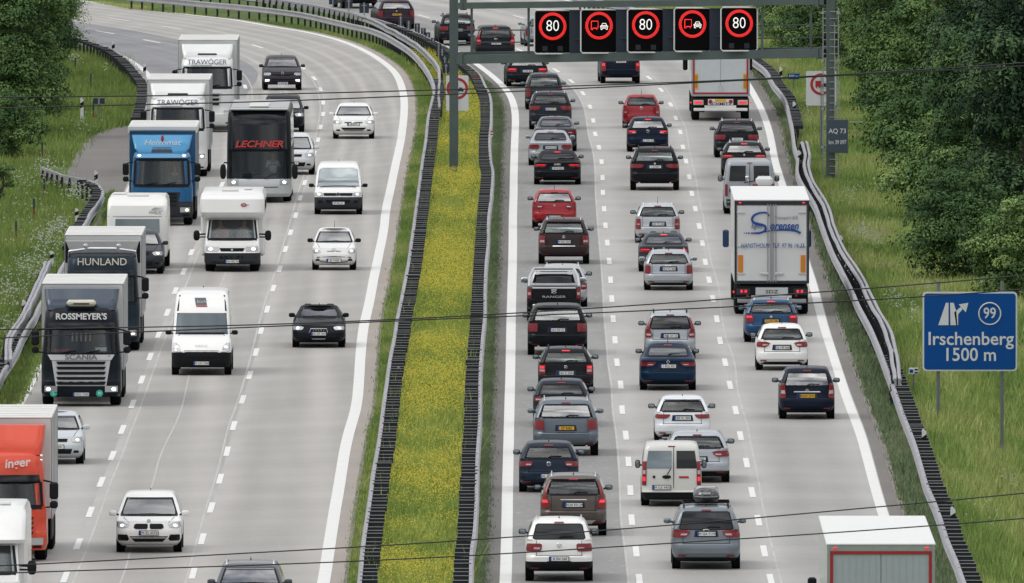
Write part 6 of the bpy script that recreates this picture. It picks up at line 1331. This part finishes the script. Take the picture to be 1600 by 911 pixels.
# pickup
def pickup(cx, by, w, label):
    k = ppm(by); W = w / k; L = 5.3; root = thing('pickup', label, 'pickup', (0, 0, 0), 0, GR); gx, gy, _ = G(cx, by); root.location = (gx, gy - 1.0, 0); col = paint((22, 24, 28), .3)
    s = Surf([(.45, .15, .2, .9, .15), (.55, .0, 0, .98, .2), (.80, .0, 0, 1, .16), (.84, .04, 0, 1, .12), (1.16, .05, .5, .995, .10), (1.22, .08, .9, .97, .1)], L, W, 1., .03)
    s.mesh(MB(), .45, 1.22).build('body', col, root, 35)
    c = Surf([(1.15, 1.95, .95, .93, .18), (1.26, 1.98, 1.15, .93, .18), (1.64, 2.16, 1.7, .84, .2), (1.76, 2.3, 1.95, .77, .2), (1.80, 2.6, 2.3, .65, .25)], L, W, 1., .04)
    c.mesh(MB(), 1.15, 1.80).build('cabin', paint((190, 192, 194), .1), root, 35); c.patch(MB(), [(1.30, -.74, .74), (1.70, -.62, .62)], False, .012, nx=6).build('rear_window', M_GLASSD, root, 35)
    b = MB()
    for sg in (-1, 1): b.tube([(sg * .86, .5, 1.22), (sg * .82, 1.5, 1.55), (sg * .68, 2.0, 1.80)], .05, 6)
    b.tube([(-.68, 2.0, 1.80), (.68, 2.0, 1.80)], .05, 6); b.build('styling_bar', paint((190, 192, 194), .1), root, 60)
    s.patch(MB(), [(.84, -.74, .74), (1.18, -.74, .74)], False, .012, nx=6).build('tailgate', col, root, 35); text('RANGER', .11, (0, -.02, .90), M_SILV, root, sx=1.9)
    MB().box((0, .02, 1.20), (1.5, .08, .05), 0, .02).build('tailgate_cap', M_SILV, root); badge(root, 'oval', 0, .0, 1.04); MB().box((0, .0, 1.13), (.2, .05, .05), 0, .01).build('handle', M_CHROME, root); MB().box((0, -.03, .58), (W * .8, .1, .14), 0, .03).build('bumper', M_CHROME, root)
    for sg in (-1, 1):
        a, q = sorted((sg * W * .42, sg * W * .495)); o = s.patch(MB(), [(.84, a, q), (1.19, a, q)], False, .03, nx=3, nz=3).build('tail_light', M_RED, root, 35); a, q = sorted((sg * W * .43, sg * W * .485)); s.patch(MB(), [(.96, a, q), (1.06, a, q)], False, .04, nx=3, nz=1).build('reversing_lamp', M_CLEAR, o, 35)
        mirror(root, c, sg, 3.4, 1.34, M_CHROME, .26, .20)
    MB().box((0, 2.4, 1.77), (.22, .06, .05)).build('high_brake_light', M_RED, root)
    for y in (1.15, 4.35):
        for sg in (-1, 1): wheel(root, sg * (W / 2 - .13), y, .38, 1.15)
    MB().box((0, 2.6, .48), (W * .7, 4.6, .2)).build('underbody', M_CHAS, root); plate(root, 0, -.06, .64, 'TS XM 41')
pickup(865.5, 503, 84, 'black pickup with white cab top and bars, RANGER across its tailgate')
R_car(879, 479, 77, 'estate', 1.48, 4.6, LGREY, 'light grey estate car partly hidden behind the black pickup', tail='tall', pl='FS A 77', rails='c', mir=M_BLK)
R_car(881, 412, 79, 'suv', 1.68, 4.53, (60, 50, 52), 'dark brown boxy suv with chrome strips, following the red hatchback', tail='tall', pl='M OG 7591', pz=.50, bd='star', bdz=.60, rails='c', wr=.36, chrome=.40, spoil=True)
R_car(866, 356, 69, 'hatch', 1.50, 3.75, (160, 14, 32), 'red small hatchback in the left lane with black rear lights', tail='wedge', pl='SU W 7670', pz=.30, bd='disc', bdz=.60, antenna=True, metal=.1, mir=M_BLK, wr=.30)
R_car(871, 288, 73, 'sedan', 1.36, 4.63, (17, 20, 27), 'black convertible with closed soft top and lit red lights', tail='slim', pl='SH R 555', pz=.50, bd='rings', bdz=.60, roof=mat('soft_top', (.025, .025, .028), .85), lit=True, exh=1, clear=False)
R_car(860, 258, 68, 'sedan', 1.43, 4.5, SILV, 'silver saloon with dark red lights just beyond the convertible', tail='wide', pl='PAN K 45', pz=.535, clear=False)
R_car(868, 236, 66, 'sedan', 1.44, 4.6, (66, 72, 80), 'dark grey saloon hidden behind the silver one, bright rear window', tail='golf', pl='M DK 66', bd='disc', bdz=.64)
R_car(860, 202, 66, 'suv', 1.66, 4.57, (44, 48, 56), 'dark grey suv with silver roof rails and wedge lights', tail='wedge', pl='DLG AT 7', pz=.55, rails='c', wr=.35, clear=False)
R_car(850, 171, 57, 'mpv', 1.64, 4.4, (50, 56, 62), 'dark grey people carrier beyond the suv with silver rails', tail='low', pl='RO P 88', clear=False)
R_car(823, 135, 64, 'hatch', 1.42, 4.7, (20, 23, 30), 'black car just below the first gantry display', tail='wide', pl='M RF 456', pz=.52, clear=False, lit=True, exh=2)
R_car(773, 94, 61, 'mpv', 1.68, 4.8, (24, 28, 36), 'black people carrier cut by the lower gantry beam', tail='pillar', pl='M EV 11', bd='oval', pz=.5, clear=False, lit=True)
R_car(713, 71, 56, 'suv', 1.58, 4.5, (30, 32, 42), 'black car behind the left gantry leg', tail='wide', pl='M LL 43', rails='c', clear=False)
R_car(617, 45, 58, 'estate', 1.50, 4.7, (58, 44, 56), 'dark purple estate with yellow plate behind the glare boards', tail='tall', pl='64 XLB 3', pk='y', pz=.50, bd='disc', clear=False)
R_car(560, 13, 56, 'suv', 1.60, 4.6, (22, 24, 30), 'black car cut by the top edge behind the glare boards', tail='wide', pl='M AA 1', clear=False, lit=True)
R_car(848, 72, 58, 'hatch', 1.48, 4.3, (150, 156, 162), 'silver car mostly hidden behind the first gantry display', tail='low', pl='M CA 9', clear=False)
# middle lane
def galaxy(root, s, D, put, col):
    put(s.patch(MB(), [(.30 * s.H, -.8, .8), (.36 * s.H, -.84, .84)], False, .012, nx=8, nz=1), 'crease', col)
    for sg in (-1, 1): x0, x1 = sorted((sg * .12, sg * .2))
r0_ = R_car(1103, 888, 106, 'mpv', 1.70, 4.82, (116, 125, 133), 'blue grey people carrier carrying a black roof box, nearest in the middle lane', tail='wedge', pl='M GA 7179', pz=.575, bd='oval', bdz=.625, glass='d', rails='k', wr=.35, wt=.91, lit=False, lowb=.2)
o = thing('roof_box', 'glossy black roof box on the blue grey people carrier', 'roof box', (r0_.location[0] + .02, r0_.location[1] - .2, 1.78)); Sb = Surf([(.0, .10, .1, .86, .2), (.10, .0, 0, 1, .25), (.17, .0, 0, 1, .25), (.30, .10, .25, .93, .25), (.38, .3, .7, .72, .22)], 2.1, .70, 1., .05)
q = Sb.mesh(MB(), 0, .38).build('shell', mat('gloss_black', (.012, .012, .014), .15, 0, 1., var=0), o, 35); q.location = (0, -1.05, 0); q = MB().tube([(x, Sb.rear(x, .14) - 1.05 - .01, .14) for x in np.linspace(-.3, .3, 7)], .010, 4).build('seam', M_SILV, o); MB().box((0, -1.07, .24), (.22, .02, .04)).build('maker_plate', M_SILV, o)
for y in (-.5, .5): MB().box((0, y, -.03), (1.25, .05, .05)).build('roof_bar', M_BLK, o)
def doblo(root, s, D, put, col):
    put(MB().box((.06, s.rear(0, 1.0) - .005, 1.05), (.02, .02, 1.35)), 'door_gap', M_BLK); put(MB().ell((-.02 - .12, s.rear(0, .86) - .03, .86), (.13, .03, .055), 12), 'handle', M_BLK)
    put(MB().tube([(-.12, s.rear(0, .9) - .05, .93), (-.02, s.rear(0, 1.06) - .05, 1.10)], .014, 5), 'wiper', M_BLK); put(s.patch(MB(), [(1.10, -.73, -.0), (1.60, -.66, -.0)], False, .014, nx=4), 'rear_window', M_GLASS); put(s.patch(MB(), [(1.10, .14, .73), (1.60, .14, .66)], False, .014, nx=4), 'rear_window', M_GLASSD)
    for sg in (-1, 1):
        x0, x1 = sorted((sg * .72, sg * .84)); o = put(s.patch(MB(), [(.62, x0, x1), (1.30, x0 * .99, x1 * .985)], False, .02, nx=3, nz=6), 'tail_light', M_RED); x0, x1 = sorted((sg * .74, sg * .82)); s.patch(MB(), [(.94, x0, x1), (1.05, x0, x1)], False, .03, nx=3, nz=1).build('reversing_lamp', M_CLEAR, o, 35); s.patch(MB(), [(.74, x0, x1), (.86, x0, x1)], False, .03, nx=3, nz=1).build('brake_lamp', M_REDLIT, o, 35)
    o = put(s.patch(MB(), [(.82, .22, .50), (.88, .20, .48)], False, .012, nx=3, nz=1), 'sticker', M_SR); put(s.patch(MB(), [(.24, -.72, .72), (.40, -.76, .76)], False, .03, nx=8, nz=1), 'bumper', M_BLK); put(MB().cyl((-.50, s.rear(0, .86) - .01, .86), .04, .02, 'y', 12), 'badge', M_BLK)
ST['box'] = ([(.11, .15, .3, .92, .15), (.16, .02, .05, .98, .14), (.24, .0, 0, 1, .14), (.26, .03, .03, 1, .12), (.45, .04, .3, .995, .12), (.58, .05, .7, .985, .12), (.70, .08, 1.1, .95, .12), (.90, .16, 1.6, .90, .12), (.96, .22, 1.8, .86, .15), (.985, .3, 2., .8, .2), (1.0, .6, 2.3, .65, .25)], .59, .89)
def van_rear(cx, by, w, H, L, rgb, label, pl, pxx, pz, ex, cat='van', W=None, mirw=.15, lowc=None, wr=.32, name='van'):
    k = ppm(by); W = W or w / k; root = thing(name, label, cat, (0, 0, 0), 0, GR); gx, gy, _ = G(cx, by); root.location = (gx, gy - .9, 0); col = paint(rgb, .1); s = Surf(ST['box'][0], L, W, H, .03)
    b = MB(); lz = lowc or s.z[0] + .02; s.mesh(b, s.z[0], lz, 1, True, False); s.mesh(b, lz, H, 0, False, True)
    for y in (.95, L - .9):
        for sg in (-1, 1): b.cyl((sg * (W / 2 - .012), y, wr + .03), wr + .06, .03, 'x', 24, 1)
    b.build('body', [col, M_BLK], root, 35)
    def put(mb, nm, m): return mb.build(nm, m, root, 35)
    for y in (.95, L - .9):
        for sg in (-1, 1): wheel(root, sg * (W / 2 - .12), y, wr)
    for sg in (-1, 1): mirror(root, s, sg, L - 1.25, H * .60, M_BLK, mirw, .24); s.sidepatch(MB(), [(.62 * H, 1.2, L - 1.3), (.88 * H, 1.3, L - 1.9)], sg).build('side_window', M_GLASSD, root)
    s.patch(MB(), [(.62 * H, -.75, .75), (.88 * H, -.68, .68)], True, .012).build('windscreen', M_GLASS, root, 35)
    s.patch(MB(), [(.94 * H, -.10, .10), (.955 * H, -.10, .10)], False, .015, nx=3, nz=1).build('high_brake_light', M_RED, root, 35)
    plate(root, pxx, s.rear(pxx, pz) - .03, pz, pl); ex(root, s, None, put, col); return root, s
van_rear(1049, 790, 94, 1.82, 4.2, (214, 214, 208), 'white small van with twin rear doors and a red sticker', 'M CA 4433', -.28, .56, doblo, lowc=.42)
R_car(1089, 753, 101, 'estate', 1.50, 4.8, (176, 182, 190), 'silver estate car partly hidden behind the white small van', tail='wedge', pl='M JA 183', pz=.47, mir=M_BLK, lowb=.24)
R_car(1066, 691, 87, 'hatch', 1.42, 3.95, (228, 232, 236), 'white hatchback with black rear spoiler shadow and flat red lights', tail='slim', pl='BZ FL 309', pz=.545, clear=False, lowz=.2, spoil=True, mir=M_BLK, metal=.1)
R_car(1043.5, 609, 87, 'sedan', 1.48, 4.62, (10, 40, 66), 'blue saloon with diamond emblem and pink white rear lights', tail='slim', pl='1 BGJ 305', pz=.535, bd='diamond', bdz=.625, antenna=True, metal=.3, mir=M_BLK)
xs_ = R_car(1047, 560, 79, 'mpv', 1.57, 4.4, (170, 176, 182), 'silver high estate with tall pillar lights and orange luggage in its rear window', tail='pillar', pl='EBE AV 25', pz=.50, rails='k', mir=M_BLK, wr=.31, low=M_DGREY, lowb=.2)
o = thing('luggage', 'orange and grey bags behind the rear window of the silver high estate', 'luggage', (xs_.location[0], xs_.location[1] - 1.15, 1.04)); MB().ell((.16, 0, .10), (.30, .12, .10), 10, 0, .7).build('orange_bag', mat('orange_cloth', (.75, .16, .05), .7), o, 50); MB().ell((-.30, .02, .13), (.16, .12, .14), 10, 0, .7).build('red_bag', mat('salmon_cloth', (.55, .16, .12), .7), o, 50); MB().ell((-.05, .12, .20), (.22, .1, .10), 10, 0, .7).build('grey_bag', M_SILV, o, 50)
R_car(1044.5, 453, 76, 'estate', 1.43, 4.5, (176, 182, 188), 'silver estate car with square red lights behind the dark coupe', tail='tall', pl='HU VY 400', pz=.55, bd='rings', bdz=.61, clear=False, rails='c', W=1.73)
R_car(1037, 424, 78, 'sedan', 1.38, 4.64, (52, 56, 64), 'dark grey coupe with lit wide lights, between two silver cars', tail='bmw', pl='M BW 44', pz=.36, bd='disc', bdz=.64, lit=True, clear=False, exh=1)
R_car(1027.5, 379, 70, 'estate', 1.50, 4.3, (188, 193, 198), 'silver hatchback with upright red lights and two headrests in its rear window', tail='low', pl='HG TS 440', pz=.49, antenna=True, rails='c', mir=M_BLK)
R_car(1023, 297, 76, 'suv', 1.73, 4.88, (20, 22, 28), 'big black suv with round emblem, alone in the middle lane', tail='bmw', pl='L JJ 5007', pz=.56, bd='disc', bdz=.635, clear=False, wr=.38, rails='k', exh=2)
R_car(1012, 237, 64, 'hatch', 1.48, 4.2, (14, 28, 50), 'dark blue hatchback with round white emblem, behind the red small car', tail='golf', pl='LL DM 120', pz=.34, bd='vw', bdz=.60, lit=True)
R_car(1002, 200, 58, 'hatch', 1.49, 3.55, (150, 12, 30), 'red small car with black tailgate glass in the middle lane', tail='low', pl='FFB V 21', pz=.32, bd='vw', bdz=.60, antenna=True, metal=.05, mir=M_BLK, glass='n')
R_car(968.5, 130, 61, 'suv', 1.62, 4.5, (14, 24, 42), 'dark blue boxy car under the gantry with white plate', tail='low', pl='B MG 32', pz=.64, clear=False, lit=True)
# right lane
R_car(1260.5, 654, 86, 'mpv', 1.62, 4.28, (12, 26, 46), 'dark blue people carrier with yellow plate, alone in the truck lane', tail='drop', pl='RG09 ZMO', pk='y', pz=.46, bd='chevron', bdz=.575, antenna=True, chrome=.53, metal=.25)
R_car(1221.5, 578, 81, 'hatch', 1.51, 3.9, (240, 240, 238), 'white small hatchback in the truck lane with slim dark pillar', tail='wedge', pl='UL MP 568', pz=.51, antenna=True, metal=.0, mir=M_BLK)
R_car(1204.5, 534, 83, 'estate', 1.47, 4.66, (16, 70, 112), 'bright blue estate with silver roof rails and yellow plate, close behind the white truck', tail='block', pl='6 XXL 88', pk='y', pz=.50, rails='c', lit=True, clear=False, bd='disc', bdz=.60)
def ducato(root, s, D, put, col):
    for x0, x1 in ((-.78, -.16), (.16, .78)): put(s.patch(MB(), [(1.30, x0, x1), (1.34, x0 - .02 if x0 < 0 else x0, x1), (1.86, x0 * .97, x1 * .97), (1.90, x0 * .95, x1 * .95)], False, .012, nx=4), 'rear_window', M_GLASSD)
    put(MB().box((0, s.rear(0, 1.3) - .005, 1.25), (.02, .02, 1.5)), 'door_gap', M_DGREY)
    for sg in (-1, 1): x0, x1 = sorted((sg * .86, sg * .96)); put(s.patch(MB(), [(.72, x0, x1), (1.18, x0, x1)], False, .02, nx=3, nz=3), 'tail_light', M_RED)
    put(s.patch(MB(), [(.35, -.9, .9), (.60, -.92, .92)], False, .03, nx=8, nz=1), 'bumper', M_DGREY)
rv, sv = van_rear(1171, 334, 80, 2.12, 5.2, (158, 164, 170), 'silver high van with dark twin rear windows and a scooter on its back', 'WT LA 9', -.52, .95, ducato, W=1.99, mirw=.2, wr=.36)
o = thing('scooter', 'dark scooter with round mirrors carried across the back of the silver van', 'scooter', (rv.location[0] + .2, rv.location[1] - .55, .35))
b = MB(); 
MB().lathe((0, 0, 0), [(-.06, .16), (-.065, .25), (0, .29), (.065, .25), (.06, .16), (-.06, .16)]).build('wheel', M_TYRE, o, 40, (-.72, 0, .18)); MB().lathe((0, 0, 0), [(-.06, .16), (-.065, .25), (0, .29), (.065, .25), (.06, .16), (-.06, .16)]).build('wheel', M_TYRE, o, 40, (.55, 0, .18))
b.box((0, .0, .45), (.5, .3, .35), 0, .08).box((.0, .05, .72), (.3, .3, .14), 0, .05); b.build('body', M_BLK, o); MB().tube([(-.42, 0, .92), (0, .05, .98), (.42, 0, .92)], .02, 6).build('handlebar', M_BLK, o); MB().box((.0, -.1, .80), (.22, .1, .14), 0, .03).build('tail_light', M_RED, o)
for sg in (-1, 1): MB().tube([(sg * .25, 0, .95), (sg * .30, 0, 1.08)], .012, 5).ell((sg * .30, 0, 1.12), (.085, .03, .06), 10).build('mirror', M_CHROME, o, 60)
MB().box((-.1, .1, .12), (1.6, .4, .08)).build('carrier_rail', M_DGREY, o)
R_car(1162.5, 275, 70, 'hatch', 1.43, 4.4, (34, 36, 42), 'black car with lit wide lights right behind the silver high van', tail='bmw', pl='M AP 88', pz=.50, lit=True, bd='disc', bdz=.63, rails='c', clear=False)
R_car(1151, 246, 69, 'suv', 1.60, 4.5, (30, 32, 38), 'black suv behind the far white truck', tail='wide', pl='RO JJ 3', rails='c', clear=False)
# oncoming
GRL = lambda *r: list(r)
F_car(441, 141, 60, 'suv', 1.57, 4.12, (58, 54, 62), 'grey purple crossover with diamond emblem, farthest in the fast lane', pl='7 AGF 88', pz=.22, bd='diamond', bdz=.50, lamp=None, grille=[('grille', [(.44, -.35, .35), (.485, -.62, .62)]), ('lower_grille', [(.20, -.5, .5), (.34, -.58, .58)])], headp=[(.45, .70, .97), (.48, .6, .98), (.53, .62, .97)],
      extra=lambda root, s, D, put, col: [put(s.patch(MB(), [(.27 * s.H, *sorted((sg * .62, sg * .80))), (.33 * s.H, *sorted((sg * .6, sg * .80)))], True, .03, nx=3, nz=1), 'daylight_lamp', M_HEADW) for sg in (-1, 1)])
F_car(552.5, 217, 64, 'hatch', 1.49, 4.33, (240, 240, 238), 'white hatchback with twin chevron grille in the fast lane', pl='BI 3871', pz=.44, bd='chevron', bdz=.50, lamp='y', metal=.05, winx=(.8, .8), grille=[('grille', [(.475, -.42, .42), (.50, -.45, .45)]), ('lower_grille', [(.24, -.45, .45), (.34, -.62, .62)])])
F_car(528.5, 335, 74, 'van', 1.97, 4.9, (240, 240, 238), 'white van with dark grey bumper in the fast lane', cat='van', name='van', pl='M ML 31', pz=.235, bd='vw', bdz=.405, lamp='y', mir=M_BLK, metal=.05, wr=.34, headp=[(.375, .66, .97), (.385, .64, .98), (.43, .64, .98), (.45, .68, .96)], grille=[('grille', [(.38, -.6, .6), (.435, -.62, .62)]), ('lower_grille', [(.24, -.5, .5), (.30, -.52, .52)])], lowb=.355, low=M_DGREY)
F_car(522, 422, 68, 'hatch', 1.49, 3.55, (240, 240, 238), 'small white car with black outlined lower grille in the fast lane', pl='EI 11450', pz=.25, bd='vw', bdz=.50, lamp='y', mir=M_BLK, antenna=True, metal=.0, wr=.29, grille=[('grille', [(.475, -.3, .3), (.485, -.32, .32)])], headp=[(.43, .74, .97), (.46, .62, .98), (.51, .66, .97)],
      extra=lambda root, s, D, put, col: put(MB().tube([(x * s.W / 2, s.front(x * s.W / 2, z * s.H) + .02, z * s.H) for x, z in ((-.78, .33), (-.6, .22), (0, .19), (.6, .22), (.78, .33), (0, .35), (-.78, .33))], .014, 5), 'grille_outline', M_BLK))
F_car(498, 543, 82, 'sedan', 1.36, 4.42, (22, 26, 34), 'black convertible with soft top and bright lamps in the fast lane', pl='BO GF 1010', pz=.36, bd='rings', bdz=.455, roof=mat('soft_top'), lamp='w', grille=[('grille', [(.24, -.22, .22), (.38, -.34, .34), (.48, -.28, .28)]), ('lower_grille', [(.22, -.85, -.5), (.32, -.88, -.5)]), ('lower_grille', [(.22, .5, .85), (.32, .5, .88)])],
      extra=lambda root, s, D, put, col: put(MB().tube([(x * s.W / 2, s.front(x * s.W / 2, z * s.H) + .02, z * s.H) for x, z in ((-.24, .23), (-.36, .38), (-.30, .48), (.30, .48), (.36, .38), (.24, .23), (-.24, .23))], .012, 5), 'grille_frame', M_CHROME))
LOGO = mat('logo_dark', (.10, .11, .12), .5)
def daily(root, s, D, put, col):
    zz = 2.33; o = put(s.patch(MB(), [(zz - .10, -.16, .20), (zz + .13, -.12, .24)], True, .02, nx=4, nz=2), 'company_logo', LOGO); t = text('buchbinder'[:4] + 'l', .15, (.0, s.front(0, zz) + .05 + 0, zz + .01), M_WHITE, o, rz=pi, bold=.01); put(s.patch(MB(), [(zz - .15, -.18, .18), (zz - .115, -.17, .19)], True, .02, nx=3, nz=1), 'logo_bar', M_SR)
    for sg in (-1, 1): put(MB().tube([(sg * .78, s.front(.78, 2.05) + .0, 2.05), (sg * .72, s.front(.72, 2.52), 2.52)], .03, 5), 'roof_gutter', M_BLK)
    text('IVECO', .10, (0, s.front(0, .96) + .03 - s.L / 2, .965), M_SILV, root, rz=pi, sx=1.4)
ST['high'] = ([(.10, .2, .15, .93, .15), (.15, .05, .03, .98, .2), (.20, .0, .0, 1, .22), (.30, .0, .0, 1, .22), (.345, .0, .12, .995, .18), (.43, .0, .40, .985, .16), (.50, .0, .75, .97, .16), (.74, .03, 1.30, .93, .14), (.76, .03, 1.33, .92, .14), (.93, .06, 1.95, .88, .16), (.98, .12, 2.3, .84, .2), (1.0, .4, 2.7, .7, .25)], .49, .735)
F_car(315, 586, 93, 'high', 2.66, 6.0, (240, 240, 238), 'tall white delivery van with black bumper and a small dark logo above its windscreen', cat='van', name='van', pl='M UM 7480', pz=.155, lamp='y', mir=M_BLK, metal=.0, wr=.36, grille=[('grille', [(.235, -.5, .5), (.31, -.58, .58)]), ('lower_grille', [(.17, -.45, .45), (.21, -.5, .5)])], headp=[(.29, .72, .94), (.32, .70, .97), (.38, .76, .975), (.40, .86, .96)], lowb=.285, low=M_BLK, glass='d', extra=daily)
F_car(233, 863, 102, 'mpv', 1.58, 4.35, (240, 240, 238), 'white compact car with double black kidney grille, nearest whole car on the left', pl='M ZL 6272', pz=.36, bd='disc', bdz=.56, lamp='w', metal=.05, wr=.33, px=.0, grille=[('grille', [(.425, -.40, -.06), (.45, -.46, -.03), (.50, -.44, -.03), (.515, -.38, -.05)]), ('grille', [(.425, .06, .40), (.45, .03, .46), (.50, .03, .44), (.515, .05, .38)]), ('lower_grille', [(.20, -.42, .42), (.30, -.60, .60)]), ('lower_grille', [(.22, -.93, -.64), (.26, -.96, -.60), (.33, -.95, -.66)]), ('lower_grille', [(.22, .64, .93), (.26, .60, .96), (.33, .66, .95)])], headp=[(.445, .80, .96), (.46, .64, .98), (.51, .60, .98), (.545, .80, .97)])
F_car(390, 980, 111, 'suv', 1.60, 4.4, (70, 76, 82), 'grey car cut by the bottom edge, only roof and windscreen visible', pl='M CC 2', rails='c', lamp='y')
F_car(87, 725, 87, 'hatch', 1.50, 4.0, (206, 211, 215), 'silver hatchback beside the orange truck', pl='K NR 201', pz=.36, lamp='y', metal=.2, wr=.30)
F_car(217, 428, 76, 'hatch', 1.55, 4.3, (52, 56, 62), 'dark car towing the white caravan', pl='GZ 3 21', lamp='y')
F_car(457, 273, 68, 'mpv', 1.66, 4.4, (216, 219, 222), 'white people carrier half hidden beside the coach', pl='DAH 5 6', pz=.3, bd='vw', bdz=.5, lamp='y', metal=.05)
F_car(442, 207, 66, 'mpv', 1.60, 4.4, (26, 28, 36), 'black car half hidden behind the coach', pl='S DM 4', lamp='y')

# ------------------------------------------------------------------ haze
if HAZE:
    b = MB().box((0, 500, 14.5), (700, 1600, 34)); hz_ = bpy.data.materials.new('air'); hz_.use_nodes = True; t = hz_.node_tree; t.nodes.remove(t.nodes['Principled BSDF'])
    v = t.nodes.new('ShaderNodeVolumePrincipled'); v.inputs['Density'].default_value = HAZE; v.inputs['Color'].default_value = (.78, .86, .95, 1); t.links.new(v.outputs[0], t.nodes['Material Output'].inputs['Volume'])
    meta(b.build('haze', hz_), kind='stuff')
